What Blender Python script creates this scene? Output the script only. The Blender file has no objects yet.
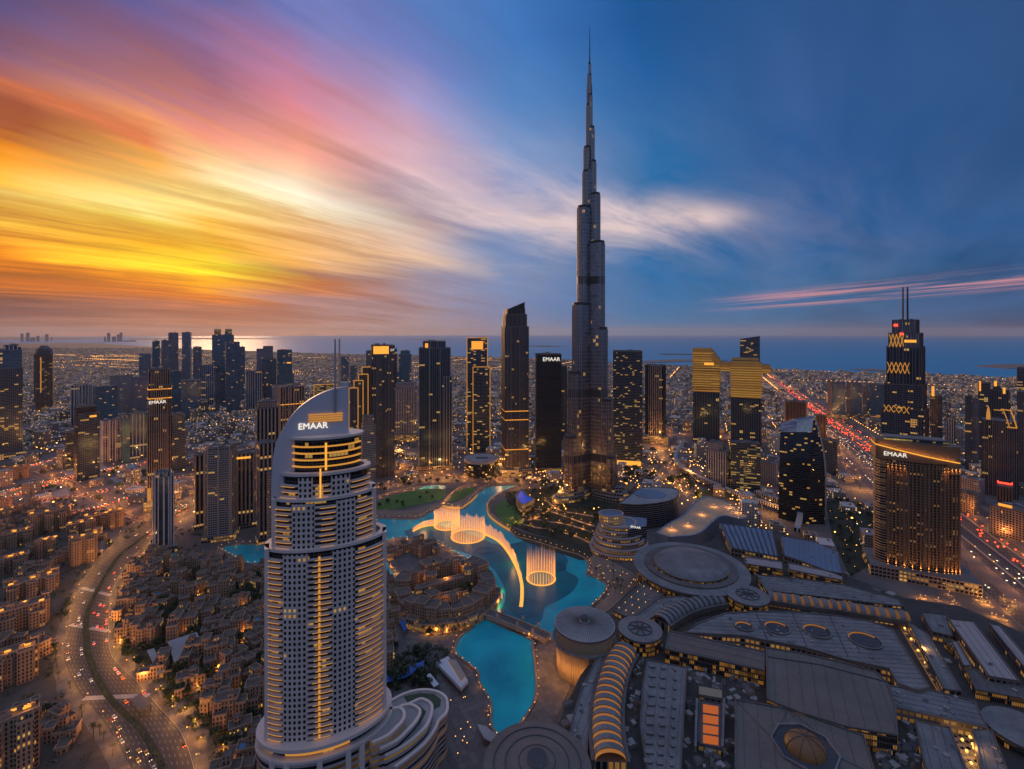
import bpy, bmesh, math, random
from mathutils import Vector
R = math.radians
sc = bpy.context.scene
col = sc.collection
random.seed(7)
# ---------------------------------------------------------------- camera
F, H, CX, HY = 482.0, 303.0, 512.0, 333.0
cam = bpy.data.cameras.new('camera')
cam.sensor_width = 36.0
cam.lens = F / 1024 * 36.0
cam.shift_y = -(384.5 - HY) / 1024
cam.clip_start = 1.0
cam.clip_end = 200000.0
cam_ob = bpy.data.objects.new('camera', cam)
cam_ob.location = (0, 0, H)
cam_ob.rotation_euler = (R(90), 0, 0)
col.objects.link(cam_ob)
sc.camera = cam_ob
sc.view_settings.view_transform = 'Standard'
sc.view_settings.look = 'None'
sc.view_settings.exposure = 0.0
sc.view_settings.gamma = 1.0
sc.render.engine = 'CYCLES'
cy = sc.cycles
cy.use_denoising = True
cy.max_bounces = 4
cy.diffuse_bounces = 2
cy.glossy_bounces = 2
cy.transmission_bounces = 2
cy.transparent_max_bounces = 24
cy.volume_bounces = 0
cy.caustics_reflective = False
cy.caustics_refractive = False
cy.sample_clamp_indirect = 4.0
cy.use_light_tree = True


def lin(c):
    return tuple(((v / 255) / 12.92 if v / 255 <= .04045 else ((v / 255 + .055) / 1.055) ** 2.4) for v in c[:3]) + (1.0,)


# ---------------------------------------------------------------- node maths
class V:
    """a socket with operators, so that node maths reads like maths"""
    def __init__(s, nt, k): s.nt, s.k = nt, k

    def op(s, o, *a, clamp=False):
        n = s.nt.nodes.new('ShaderNodeMath'); n.operation = o; n.use_clamp = clamp
        for i, x in enumerate((s,) + a):
            if isinstance(x, V): s.nt.links.new(x.k, n.inputs[i])
            else: n.inputs[i].default_value = x
        return V(s.nt, n.outputs[0])

    def c(s, x):
        n = s.nt.nodes.new('ShaderNodeValue'); n.outputs[0].default_value = x
        return V(s.nt, n.outputs[0])
    def __add__(s, o): return s.op('ADD', o)
    def __radd__(s, o): return s.op('ADD', o)
    def __sub__(s, o): return s.op('SUBTRACT', o)
    def __rsub__(s, o): return s.c(o).op('SUBTRACT', s)
    def __mul__(s, o): return s.op('MULTIPLY', o)
    def __rmul__(s, o): return s.op('MULTIPLY', o)
    def __truediv__(s, o): return s.op('DIVIDE', o)
    def mx(s, o): return s.op('MAXIMUM', o)
    def mn(s, o): return s.op('MINIMUM', o)
    def gt(s, o): return s.op('GREATER_THAN', o)
    def lt(s, o): return s.op('LESS_THAN', o)
    def fl(s): return s.op('FLOOR')
    def fr(s): return s.op('FRACT')
    def ab(s): return s.op('ABSOLUTE')
    def cl(s): return s.op('ADD', 0.0, clamp=True)

    def rng(s, a, b, lo=0.0, hi=1.0, smooth=False):
        n = s.nt.nodes.new('ShaderNodeMapRange')
        if smooth: n.interpolation_type = 'SMOOTHSTEP'
        s.nt.links.new(s.k, n.inputs[0])
        for i, x in enumerate((a, b, lo, hi)): n.inputs[i + 1].default_value = x
        return V(s.nt, n.outputs[0])


def xyz(nt, a, b, c):
    n = nt.nodes.new('ShaderNodeCombineXYZ')
    for i, x in enumerate((a, b, c)):
        if isinstance(x, V): nt.links.new(x.k, n.inputs[i])
        else: n.inputs[i].default_value = x
    return V(nt, n.outputs[0])


def sep(nt, v):
    n = nt.nodes.new('ShaderNodeSeparateXYZ'); nt.links.new(v.k, n.inputs[0])
    return [V(nt, o) for o in n.outputs]


def noise(nt, vec, scale=1.0, detail=4.0, rough=.5, dist=0.0):
    n = nt.nodes.new('ShaderNodeTexNoise')
    nt.links.new(vec.k, n.inputs['Vector'])
    n.inputs['Scale'].default_value = scale; n.inputs['Detail'].default_value = detail
    n.inputs['Roughness'].default_value = rough; n.inputs['Distortion'].default_value = dist
    return V(nt, n.outputs[0])


def white(nt, vec):
    n = nt.nodes.new('ShaderNodeTexWhiteNoise'); n.noise_dimensions = '3D'
    nt.links.new(vec.k, n.inputs['Vector'])
    return V(nt, n.outputs['Value']), V(nt, n.outputs['Color'])


def mixc(nt, f, a, b, blend='MIX'):
    n = nt.nodes.new('ShaderNodeMix'); n.data_type = 'RGBA'; n.blend_type = blend
    for i, x in ((0, f), (6, a), (7, b)):
        if isinstance(x, V): nt.links.new(x.k, n.inputs[i])
        elif i == 0: n.inputs[0].default_value = x
        else: n.inputs[i].default_value = (tuple(x) + (1.0,))[:4]
    return V(nt, n.outputs[2])


def ramp(nt, f, stops):
    n = nt.nodes.new('ShaderNodeValToRGB'); nt.links.new(f.k, n.inputs[0])
    e = n.color_ramp.elements
    stops = sorted(stops, key=lambda s: s[0])
    while len(e) < len(stops): e.new(1.0)
    for el, (p, c) in zip(e, stops): el.position = p; el.color = (tuple(c) + (1.0,))[:4]
    return V(nt, n.outputs[0])


# ---------------------------------------------------------------- world: dusk sky
world = bpy.data.worlds.new('World'); sc.world = world; world.use_nodes = True
nt = world.node_tree; nt.nodes.clear()
HAZE = 1.4e-5
SUN_AZ, SUN_EL = -31.0, 5.0
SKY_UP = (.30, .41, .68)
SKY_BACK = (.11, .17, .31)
tcn = nt.nodes.new('ShaderNodeTexCoord')
dirv = V(nt, tcn.outputs['Generated'])
dx, dy, dz = sep(nt, dirv)
az = dx.op('ARCTAN2', dy) * (180 / math.pi)
hor = (dx * dx + dy * dy).op('SQRT').mx(.02)
te = dz / hor                                         # tangent of the elevation
# high cloud sheet, stretched along the wind towards azimuth 32
zz = dz.mx(0.0) + .07
pxc, pyc = dx / zz, dy / zz
s32, c32 = math.sin(R(32)), math.cos(R(32))
along = pxc * s32 + pyc * c32
across = pxc * c32 - pyc * s32
w0 = noise(nt, xyz(nt, along * .35, across * .35, 3.3), 1.0, 3)
st1 = noise(nt, xyz(nt, along * .22, across * .8 + w0 * 1.1, 0.0), 1.0, 6, .58)
st2 = noise(nt, xyz(nt, along * .4, across * 2.4 + w0 * 1.8, 5.0), 1.0, 5, .6)
st3 = noise(nt, xyz(nt, along * .5 + across * .22, across * .75 - along * .1, 9.0), 1.0, 6, .6, .35)
st4 = noise(nt, xyz(nt, along * .5, across * 7.0 + w0 * 2.5, 11.0), 1.0, 4, .6)
azc = (az + (w0 - .5) * 20.0).mn(0.0).mx(-58.0)
sn = ((azc * -1.0 + 32.0) * (math.pi / 180)).op('SINE')
left_w = az.rng(-2, -26, 0, 1)
t = te * c32 / sn
t = t * ((st1 - .5) * left_w * .42 + (st2 - .5) * (left_w * .34 + .16) + (st4 - .5) * left_w * .1 + (st3 - .5) * left_w * .32 + 1.0)
t = t.cl()
COLS = [  # azimuth, [(t, sRGB)]
 (-100, [(0, (120, 88, 86)), (.1, (150, 95, 70)), (.3, (110, 80, 95)), (.6, (50, 60, 105))]),
 (-46.7, [(0, (150, 100, 85)), (.03, (118, 82, 80)), (.045, (130, 80, 60)), (.055, (240, 130, 15)), (.072, (165, 92, 30)), (.09, (215, 112, 15)), (.11, (232, 132, 10)), (.141, (255, 200, 70)), (.166, (255, 215, 110)), (.196, (255, 190, 55)), (.227, (255, 150, 15)), (.25, (172, 92, 50)), (.27, (165, 88, 62)), (.3, (218, 120, 80)), (.337, (155, 95, 100)), (.375, (112, 80, 112)), (.42, (76, 72, 118)), (.5, (56, 64, 116))]),
 (-36.9, [(0, (200, 125, 85)), (.02, (170, 110, 85)), (.046, (165, 102, 80)), (.057, (220, 120, 40)), (.083, (235, 140, 20)), (.11, (255, 205, 40)), (.135, (250, 180, 30)), (.165, (255, 225, 90)), (.195, (255, 233, 150)), (.2256, (255, 212, 120)), (.263, (250, 172, 80)), (.293, (222, 122, 75)), (.338, (236, 150, 95)), (.383, (175, 112, 115)), (.444, (132, 94, 128)), (.52, (84, 84, 140))]),
 (-31.6, [(0, (228, 150, 90)), (.02, (188, 118, 85)), (.045, (182, 110, 80)), (.058, (235, 130, 30)), (.0867, (252, 175, 10)), (.108, (255, 228, 35)), (.128, (255, 205, 45)), (.15, (245, 175, 45)), (.19, (250, 192, 75)), (.233, (255, 228, 145)), (.2667, (255, 228, 170)), (.308, (250, 190, 130)), (.358, (225, 138, 112)), (.408, (170, 110, 130)), (.475, (140, 100, 136)), (.57, (92, 96, 154))]),
 (-23.7, [(0, (205, 140, 105)), (.03, (172, 120, 105)), (.07, (165, 115, 105)), (.087, (215, 128, 70)), (.116, (180, 124, 95)), (.146, (242, 175, 80)), (.184, (242, 182, 110)), (.23, (246, 200, 140)), (.262, (255, 240, 200)), (.29, (255, 242, 212)), (.33, (250, 202, 165)), (.379, (242, 160, 135)), (.456, (215, 130, 138)), (.53, (165, 118, 158)), (.65, (104, 112, 170))]),
 (-10.8, [(0, (170, 142, 142)), (.09, (158, 135, 146)), (.152, (150, 140, 160)), (.19, (242, 200, 165)), (.24, (222, 190, 172)), (.316, (152, 132, 152)), (.367, (152, 137, 162)), (.418, (214, 178, 184)), (.494, (200, 158, 178)), (.595, (158, 146, 192)), (.72, (112, 124, 186)), (.85, (84, 117, 180))]),
 (0, [(0, (125, 135, 165)), (.05, (115, 130, 170)), (.15, (115, 135, 176)), (.24, (122, 140, 178)), (.316, (102, 132, 178)), (.4, (165, 162, 192)), (.48, (142, 156, 198)), (.62, (112, 145, 195)), (.78, (82, 130, 190)), (1.0, (62, 115, 182))]),
 (16, [(0, (57, 116, 161)), (.08, (48, 113, 163)), (.16, (37, 107, 163)), (.27, (32, 105, 161)), (.4, (40, 109, 163)), (.55, (32, 105, 163)), (.8, (20, 92, 156)), (1.0, (12, 81, 145))]),
 (30.9, [(0, (51, 103, 145)), (.07, (47, 103, 148)), (.16, (36, 100, 150)), (.27, (26, 91, 150)), (.45, (13, 81, 144)), (.7, (8, 72, 134)), (1.0, (5, 61, 120))]),
 (46.7, [(0, (35, 68, 108)), (.06, (37, 75, 115)), (.14, (32, 78, 122)), (.25, (16, 76, 131)), (.4, (9, 67, 119)), (.65, (5, 54, 108)), (1.0, (2, 41, 90))]),
 (110, [(0, (40, 68, 108)), (.1, (32, 64, 111)), (.4, (14, 53, 99)), (1.0, (5, 38, 78))]),
]
aj = az + (st3 - .5) * 13.0 + (st1 - .5) * left_w * 10.0
skyc = None
for i, (a, stops) in enumerate(COLS):
    w = None
    if i > 0: w = aj.rng(COLS[i - 1][0], a)
    if i < len(COLS) - 1:
        w2 = aj.rng(a, COLS[i + 1][0], 1, 0)
        w = w2 if w is None else w.mn(w2)
    r = ramp(nt, t, [(p, lin(c)) for p, c in stops])
    m = nt.nodes.new('ShaderNodeVectorMath'); m.operation = 'SCALE'
    nt.links.new(r.k, m.inputs[0]); nt.links.new(w.k, m.inputs['Scale'])
    r = V(nt, m.outputs[0])
    if skyc is None: skyc = r
    else:
        m = nt.nodes.new('ShaderNodeVectorMath'); m.operation = 'ADD'
        nt.links.new(skyc.k, m.inputs[0]); nt.links.new(r.k, m.inputs[1]); skyc = V(nt, m.outputs[0])


def gauss(ca, ce, wa, we):
    a = (az - ca) / wa
    e = (te.op('ARCTANGENT') * (180 / math.pi) - ce) / we
    return ((a * a + e * e) * -1.0).op('EXPONENT')


# pale wisps in the middle of the sky, and the flat pink bars low on the right
wi = noise(nt, xyz(nt, along * .28 + across * .5, across * .9 - along * .35, 2.0), 1.3, 7, .62, .5)
wisp = (gauss(13, 12.5, 10, 3.0) * 1.0 + gauss(-6, 15.5, 9, 6) * 1.0 + gauss(4, 14, 6, 4) * .8 + gauss(22, 12.5, 4, 1.2) * .5 + gauss(30, 10, 14, 6) * .12 + gauss(20, 22, 16, 7) * .05).mn(1.0)
wm = (wi.rng(.36, .62) * wisp).cl()
skyc = mixc(nt, wm * .8, skyc, lin((242, 212, 204)))
gr_ = noise(nt, xyz(nt, along * .6 + across * .6, across * 1.1 - along * .5, 6.0), 1.2, 6, .6, .4)
skyc = mixc(nt, (gr_.rng(.4, .66) * gauss(-15, 14.5, 6, 3.6)).cl() * .6, skyc, lin((122, 112, 140)))
skyc = mixc(nt, gauss(-1.5, 10.6, 5.5, 1.6) * .75, skyc, lin((98, 132, 182)))
dk = noise(nt, xyz(nt, along * .2, across * .5 + w0, 14.0), 1.0, 5, .55)
skyc = mixc(nt, (dk.rng(.42, .68) * az.rng(6, 30)).cl() * .5, skyc, lin((66, 104, 154)))
skyc = mixc(nt, ((1.0 - dk).rng(.5, .72) * az.rng(14, 40)).cl() * .45, skyc, lin((4, 40, 88)))
bar_e = te.op('ARCTANGENT') * (180 / math.pi)
bn = noise(nt, xyz(nt, az * .05, (bar_e - az * .058) * 3.6, 1.0), 1.0, 5, .6, .3)
be2 = bar_e - (az - 25.0) * .058
bars = (bn.rng(.45, .64) * be2.rng(2.1, 2.9, smooth=True) * be2.rng(4.5, 3.5, smooth=True) * az.rng(19, 33, smooth=True)).cl()
skyc = mixc(nt, bars * .8, skyc, lin((222, 150, 150)))
# the unseen sky overhead and behind the viewer: brightness added to light the city
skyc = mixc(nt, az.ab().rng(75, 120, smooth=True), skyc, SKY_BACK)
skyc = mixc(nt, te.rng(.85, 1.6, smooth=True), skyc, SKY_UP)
fine = (st2 - .5) * (left_w * .75 + .25) + (st4 - .5) * (left_w * .5 + .2) + (st3 - .5) * (left_w * .7 + .25) + (st1 - .5) * left_w * .95 + 1.0
# the thicker cloud bands in the glow go to smoky orange, not to olive
skyc = mixc(nt, ((fine * -1.0 + 1.0).mx(0.0) * left_w * te.rng(.42, .25, .5, 1.0) * 1.25).mn(.6), skyc, lin((168, 84, 52)))
fine = (fine * 1.07).mx(left_w * .2 + .8)
m = nt.nodes.new('ShaderNodeVectorMath'); m.operation = 'SCALE'
nt.links.new(skyc.k, m.inputs[0]); nt.links.new(fine.k, m.inputs['Scale'])
skyc = V(nt, m.outputs[0])
nish = nt.nodes.new('ShaderNodeTexSky'); nish.sky_type = 'NISHITA'; nish.sun_disc = False
nish.sun_elevation = R(SUN_EL); nish.sun_rotation = R(SUN_AZ)
nish.dust_density = 2.0
b1 = nt.nodes.new('ShaderNodeBackground'); nt.links.new(nish.outputs[0], b1.inputs[0]); b1.inputs[1].default_value = .0006
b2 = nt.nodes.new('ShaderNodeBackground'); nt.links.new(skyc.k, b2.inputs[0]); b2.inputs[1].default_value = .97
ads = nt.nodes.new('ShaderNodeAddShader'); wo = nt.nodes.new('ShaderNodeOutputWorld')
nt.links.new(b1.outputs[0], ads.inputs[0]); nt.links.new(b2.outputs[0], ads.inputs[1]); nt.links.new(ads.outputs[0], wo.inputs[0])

sun = bpy.data.lights.new('sun', 'SUN'); sun.energy = 2.0; sun.angle = R(8); sun.color = (1.0, .55, .25)
sun_ob = bpy.data.objects.new('sun', sun); col.objects.link(sun_ob)
sd = Vector((math.sin(R(SUN_AZ)) * math.cos(R(SUN_EL)), math.cos(R(SUN_AZ)) * math.cos(R(SUN_EL)), math.sin(R(SUN_EL))))
sun_ob.rotation_euler = sd.to_track_quat('Z', 'Y').to_euler()
sun_ob.location = sd * 3000

# ---------------------------------------------------------------- survey helpers: photograph -> ground plan in metres
def G(px, py, z=0.0):
    Y = (H - z) * F / (py - HY)
    return ((px - CX) * Y / F, Y)
def Zat(py, Y): return H - (py - HY) * Y / F
def Xat(px, Y): return (px - CX) * Y / F
def GP(pts, z=0.0): return [G(x, y, z) for x, y in pts]


def ccw(poly):
    a = sum(poly[i][0] * poly[(i + 1) % len(poly)][1] - poly[(i + 1) % len(poly)][0] * poly[i][1] for i in range(len(poly)))
    return list(poly) if a > 0 else list(reversed(poly))


def ell(cx, cy, a, b, n=40, p0=0.0, p1=360.0, rot=0.0):
    full = abs(p1 - p0) >= 360
    out = []
    for i in range(n if full else n + 1):
        t = R(p0 + (p1 - p0) * i / n)
        x, y = a * math.cos(t), b * math.sin(t)
        out.append((cx + x * math.cos(rot) - y * math.sin(rot), cy + x * math.sin(rot) + y * math.cos(rot)))
    return out


def smooth(pts, n=6):
    """Catmull-Rom through an open line of points"""
    out = []
    P = [pts[0]] + list(pts) + [pts[-1]]
    for i in range(1, len(P) - 2):
        for k in range(n):
            t = k / n
            out.append(tuple(.5 * ((2 * P[i][j]) + (-P[i - 1][j] + P[i + 1][j]) * t + (2 * P[i - 1][j] - 5 * P[i][j] + 4 * P[i + 1][j] - P[i + 2][j]) * t * t + (-P[i - 1][j] + 3 * P[i][j] - 3 * P[i + 1][j] + P[i + 2][j]) * t ** 3) for j in range(len(P[i]))))
    out.append(tuple(pts[-1]))
    return out


def sides(line, w0, w1=None):
    """left and right border of a ground line"""
    L, Rr = [], []
    for i, p in enumerate(line):
        a, b = line[max(0, i - 1)], line[min(len(line) - 1, i + 1)]
        dx_, dy_ = b[0] - a[0], b[1] - a[1]; l = math.hypot(dx_, dy_) or 1
        nx, ny = -dy_ / l, dx_ / l
        L.append((p[0] + nx * w0, p[1] + ny * w0)); Rr.append((p[0] - nx * (w0 if w1 is None else w1), p[1] - ny * (w0 if w1 is None else w1)))
    return L, Rr


class MB:
    def __init__(s): s.v, s.f, s.m, s.uv = [], [], [], []

    def face(s, pts, mat=0, uv=None):
        i = len(s.v); s.v += [tuple(p) for p in pts]
        s.f.append(tuple(range(i, i + len(pts)))); s.m.append(mat)
        s.uv += uv if uv else [(p[0], p[1]) for p in pts]

    def prism(s, poly, z0, z1, wm=0, rm=1, top=True, poly2=None, bottom=False, closed=True):
        n = len(poly); q = poly2 or poly; u = 0.0
        for i in range(n if closed else n - 1):
            a, b = poly[i], poly[(i + 1) % n]; c, d = q[(i + 1) % n], q[i]
            l = math.hypot(b[0] - a[0], b[1] - a[1])
            za = z0 if not callable(z0) else None
            t0, t1 = (z1(d), z1(c)) if callable(z1) else (z1, z1)
            s.face([(a[0], a[1], z0), (b[0], b[1], z0), (c[0], c[1], t1), (d[0], d[1], t0)], wm,
                   [(u, z0), (u + l, z0), (u + l, t1), (u, t0)])
            u += l
        if top: s.face([(p[0], p[1], z1(p) if callable(z1) else z1) for p in q], rm)
        if bottom: s.face([(p[0], p[1], z0) for p in reversed(poly)], rm)
        return s

    def box(s, cx, cy, w, d, z0, z1, rot=0.0, wm=0, rm=1, bottom=False, top=True):
        c, n = math.cos(rot), math.sin(rot)
        P = [(cx + x * c - y * n, cy + x * n + y * c) for x, y in ((-w / 2, -d / 2), (w / 2, -d / 2), (w / 2, d / 2), (-w / 2, d / 2))]
        return s.prism(P, z0, z1, wm, rm, bottom=bottom, top=top)

    def ring(s, outer, inner, z0, z1, wm=0, rm=1):
        """a closed band between two outlines with the same number of points"""
        n = len(outer)
        s.prism(outer, z0, z1, wm, rm, top=False); s.prism(list(reversed(inner)), z0, z1, wm, rm, top=False)
        for i in range(n):
            j = (i + 1) % n
            s.face([(*outer[i], z1), (*outer[j], z1), (*inner[j], z1), (*inner[i], z1)], rm)
            s.face([(*outer[j], z0), (*outer[i], z0), (*inner[i], z0), (*inner[j], z0)], rm)
        return s

    def strip(s, A, B, z0, z1, wm=0, rm=1):
        """an open slab between two borders; heights may be lists"""
        n = len(A); h0 = z0 if isinstance(z0, (list, tuple)) else [z0] * n; h1 = z1 if isinstance(z1, (list, tuple)) else [z1] * n
        u = 0.0
        for i in range(n - 1):
            l = math.hypot(A[i + 1][0] - A[i][0], A[i + 1][1] - A[i][1]); w = math.hypot(A[i][0] - B[i][0], A[i][1] - B[i][1])
            a, b, c, d = (*A[i], h1[i]), (*A[i + 1], h1[i + 1]), (*B[i + 1], h1[i + 1]), (*B[i], h1[i])
            s.face([b, a, d, c], rm, [(u + l, 0), (u, 0), (u, w), (u + l, w)])
            a0, b0, c0, d0 = (*A[i], h0[i]), (*A[i + 1], h0[i + 1]), (*B[i + 1], h0[i + 1]), (*B[i], h0[i])
            s.face([a, b, b0, a0], wm, [(u, h1[i]), (u + l, h1[i + 1]), (u + l, h0[i + 1]), (u, h0[i])])
            s.face([c, d, d0, c0], wm, [(u + l, h1[i + 1]), (u, h1[i]), (u, h0[i]), (u + l, h0[i + 1])])
            if i == 0: s.face([d, a, a0, d0], wm)
            if i == n - 2: s.face([b, c, c0, b0], wm)
            u += l
        return s

    def cone(s, cx, cy, r0, r1, z0, z1, n=16, wm=0, rm=1, top=True, sy=1.0, rot=0.0):
        return s.prism(ell(cx, cy, r0, r0 * sy, n, rot=rot), z0, z1, wm, rm, top=top, poly2=ell(cx, cy, r1, r1 * sy, n, rot=rot))

    def bar(s, p, q, w, h=None, mat=0):
        p, q = Vector(p), Vector(q); d = q - p
        if d.length < 1e-6: return s
        h = h or w; d.normalize()
        up = Vector((0, 0, 1)) if abs(d.z) < .95 else Vector((0, 1, 0))
        x = d.cross(up).normalized(); y = x.cross(d).normalized()
        c = [(-1, -1), (1, -1), (1, 1), (-1, 1)]
        A = [p + x * (w / 2 * i) + y * (h / 2 * j) for i, j in c]; B = [q + x * (w / 2 * i) + y * (h / 2 * j) for i, j in c]
        for i in range(4):
            j = (i + 1) % 4; s.face([A[j], A[i], B[i], B[j]], mat)
        s.face([A[0], A[1], A[2], A[3]], mat); s.face([B[3], B[2], B[1], B[0]], mat)
        return s

    def dome(s, cx, cy, rx, ry, z0, h, n=24, k=6, mat=0, p=1.0, rot=0.0):
        prev = ell(cx, cy, rx, ry, n, rot=rot); pz = z0
        for i in range(1, k + 1):
            t = i / k * math.pi / 2; f = math.cos(t) ** p; z = z0 + h * math.sin(t)
            cur = ell(cx, cy, max(rx * f, .01), max(ry * f, .01), n, rot=rot)
            for a in range(n):
                b = (a + 1) % n
                s.face([(*prev[a], pz), (*prev[b], pz), (*cur[b], z), (*cur[a], z)], mat, [(a * rx * 6.283 / n, i * rx / k), ((a + 1) * rx * 6.283 / n, i * rx / k), ((a + 1) * rx * 6.283 / n, (i + 1) * rx / k), (a * rx * 6.283 / n, (i + 1) * rx / k)])
            prev, pz = cur, z
        return s

    def build(s, name, mats, parent=None, label=None):
        me = bpy.data.meshes.new(name)
        me.from_pydata(s.v, [], s.f)
        uvl = me.uv_layers.new(name='UVMap')
        uvl.data.foreach_set('uv', [c for p in s.uv for c in p])
        mats = mats if isinstance(mats, (list, tuple)) else [mats]
        for m_ in mats: me.materials.append(m_)
        me.polygons.foreach_set('material_index', [min(x, len(mats) - 1) for x in s.m])
        me.update()
        o = bpy.data.objects.new(name, me); col.objects.link(o)
        if parent: o.parent = parent
        if label: o['label'] = label
        return o


def tag(o, label, cat, group=None):
    o['label'] = label; o['category'] = cat
    if group: o['group'] = group
    return o
def struct(o): o['kind'] = 'structure'; return o
def stuff(o): o['kind'] = 'stuff'; return o


def thing(name, label, cat, loc=(0, 0, 0), rz=0.0, group=None):
    o = bpy.data.objects.new(name, None); col.objects.link(o)
    o.empty_display_size = 2.0
    o.location = (loc + (0,))[:3] if len(loc) == 2 else loc
    o.rotation_euler = (0, 0, rz)
    return tag(o, label, cat, group)


def copy_tree(o, parent=None):
    c = o.copy(); col.objects.link(c)
    if parent: c.parent = parent
    for ch in KIDS.get(o.name, None) or [x for x in o.children]: copy_tree(ch, c)
    return c
KIDS = {}


# ---------------------------------------------------------------- materials
def newmat(name):
    m_ = bpy.data.materials.new(name); m_.use_nodes = True
    t_ = m_.node_tree; t_.nodes.clear()
    out = t_.nodes.new('ShaderNodeOutputMaterial'); b = t_.nodes.new('ShaderNodeBsdfPrincipled')
    t_.links.new(b.outputs[0], out.inputs[0])
    m_.cycles.emission_sampling = 'NONE'
    return m_, t_, b


def setin(t_, b, k, x):
    if isinstance(x, V): t_.links.new(x.k, b.inputs[k])
    elif isinstance(x, (tuple, list)): b.inputs[k].default_value = (tuple(x) + (1.0,))[:4]
    else: b.inputs[k].default_value = x


def plain(name, c, rough=.7, metal=0.0, var=.18, scale=.05, spec=.5):
    """one colour with the unevenness of a weathered surface"""
    m_, t_, b = newmat(name)
    g = V(t_, t_.nodes.new('ShaderNodeTexCoord').outputs['Object'])
    n = noise(t_, g, scale, 5, .6); n2 = noise(t_, g, scale * 9, 3, .6)
    k = (n * .65 + n2 * .35).rng(.3, .7)
    setin(t_, b, 'Base Color', mixc(t_, k, [x * (1 - var) for x in c], [min(1, x * (1 + var)) for x in c]))
    b.inputs['Roughness'].default_value = rough; b.inputs['Metallic'].default_value = metal
    b.inputs['Specular IOR Level'].default_value = spec
    return m_


def glow(name, c, s, sample=False):
    m_, t_, b = newmat(name)
    b.inputs['Base Color'].default_value = (.06, .035, .015, 1); b.inputs['Emission Color'].default_value = (*c, 1); b.inputs['Emission Strength'].default_value = s
    if sample: m_.cycles.emission_sampling = 'AUTO'
    return m_


def fac(name, wall, glass, fh=3.6, bw=3.0, wx=.7, wy=.6, lit=.08, st=1.0, lc=(1.0, .45, .08), gr=.12, gm=.55, wr=.6, wmet=0.0, blocks=3.0, dim=.5, z0=None, z1=None):
    """a facade measured in metres: bays, storeys, glass, and the rooms that have their lights on"""
    m_, t_, b = newmat(name)
    uv = V(t_, t_.nodes.new('ShaderNodeTexCoord').outputs['UV'])
    u, v, _ = sep(t_, uv)
    rnd = V(t_, t_.nodes.new('ShaderNodeObjectInfo').outputs['Random'])
    cu, cv = u / bw, v / fh
    fu, fv = (cu.fr() - .5).ab(), (cv.fr() - .5).ab()
    mask = None
    if wx < 1: mask = fu.lt(wx / 2)
    if wy < 1:
        mv = fv.lt(wy / 2); mask = mv if mask is None else mask * mv
    iu, iv = cu.fl(), cv.fl()
    if lit < .2: lit *= .45
    r1, rc = white(t_, xyz(t_, (iu / 2.2).fl(), iv, rnd * 91.7))
    rr = sep(t_, rc)
    patch = noise(t_, xyz(t_, iu / (blocks * 4), iv / (blocks * 3), rnd * 57.0), 1.0, 2)
    on = (r1 * -1.0 + 1.0).lt(patch.rng(.35, .7, lit * .25, lit * 3.4))
    tint = mixc(t_, rr[1], wall, [x * .82 for x in wall])
    wn = noise(t_, xyz(t_, u * .07, v * .025, rnd * 33.0), 1.0, 4, .6)
    tint = mixc(t_, wn.rng(.3, .7), tint, [min(1, x * 1.22) for x in wall])
    gl = mixc(t_, rr[2], glass, [x * .45 for x in glass])
    if mask is None: mask = u * 0.0 + 1.0
    setin(t_, b, 'Base Color', mixc(t_, mask, tint, gl))
    setin(t_, b, 'Roughness', mask * (gr - wr) + wr)
    setin(t_, b, 'Metallic', mask * (gm - wmet) + wmet)
    es = mask * on * (rr[0] * rr[0] * rr[0] * (1 - dim) + dim * .2) * st * 1.2
    if z0 is not None: es = es * v.rng(z0, z1)
    setin(t_, b, 'Emission Color', mixc(t_, rr[1], lc, (min(1, lc[0]), lc[1] * 1.35, lc[2] * 2.0)))
    setin(t_, b, 'Emission Strength', es)
    # panels are never perfectly flat: each pane tilts its reflection a little
    bp = t_.nodes.new('ShaderNodeBump'); bp.inputs['Strength'].default_value = .25; bp.inputs['Distance'].default_value = .4
    t_.links.new((wn * 2.0 + r1 * .15).k, bp.inputs['Height']); t_.links.new(bp.outputs[0], b.inputs['Normal'])
    return m_


M = {}
M['roof'] = plain('roof_grey', (.16, .15, .15), .85, var=.3, scale=.06)
M['roof_pale'] = plain('roof_pale', (.34, .31, .3), .8, var=.25, scale=.05)
M['roof_dark'] = plain('roof_dark', (.06, .06, .07), .7, var=.3, scale=.05)
M['white'] = plain('white_cladding', (.62, .6, .6), .5, var=.06)
M['steel'] = plain('steel', (.45, .44, .44), .35, .7, var=.1)
M['dark_steel'] = plain('dark_steel', (.07, .07, .08), .4, .5)
M['beige'] = plain('beige_stone', (.42, .31, .23), .85, var=.2, scale=.03)
M['concrete'] = plain('concrete', (.3, .27, .25), .85, var=.2, scale=.05)
M['gold_light'] = glow('gold_light', (1.0, .42, .05), 1.1)
M['amber_light'] = glow('amber_light', (1.0, .36, .04), 1.1)
M['soft_gold'] = glow('soft_gold', (1.0, .42, .07), .5)
M['lamp'] = glow('lamp_bulb', (1.0, .43, .08), 3.2)
M['red_light'] = glow('red_light', (1.0, .05, .02), 3.0)
M['white_light'] = glow('white_light', (1.0, .92, .8), 1.05)
M['asphalt'] = plain('asphalt', (.055, .052, .055), .75, var=.25, scale=.05)
M['paint'] = plain('road_paint', (.6, .58, .55), .7, var=.15)
M['paving'] = plain('paving', (.125, .102, .09), .8, var=.25, scale=.06)
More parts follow.
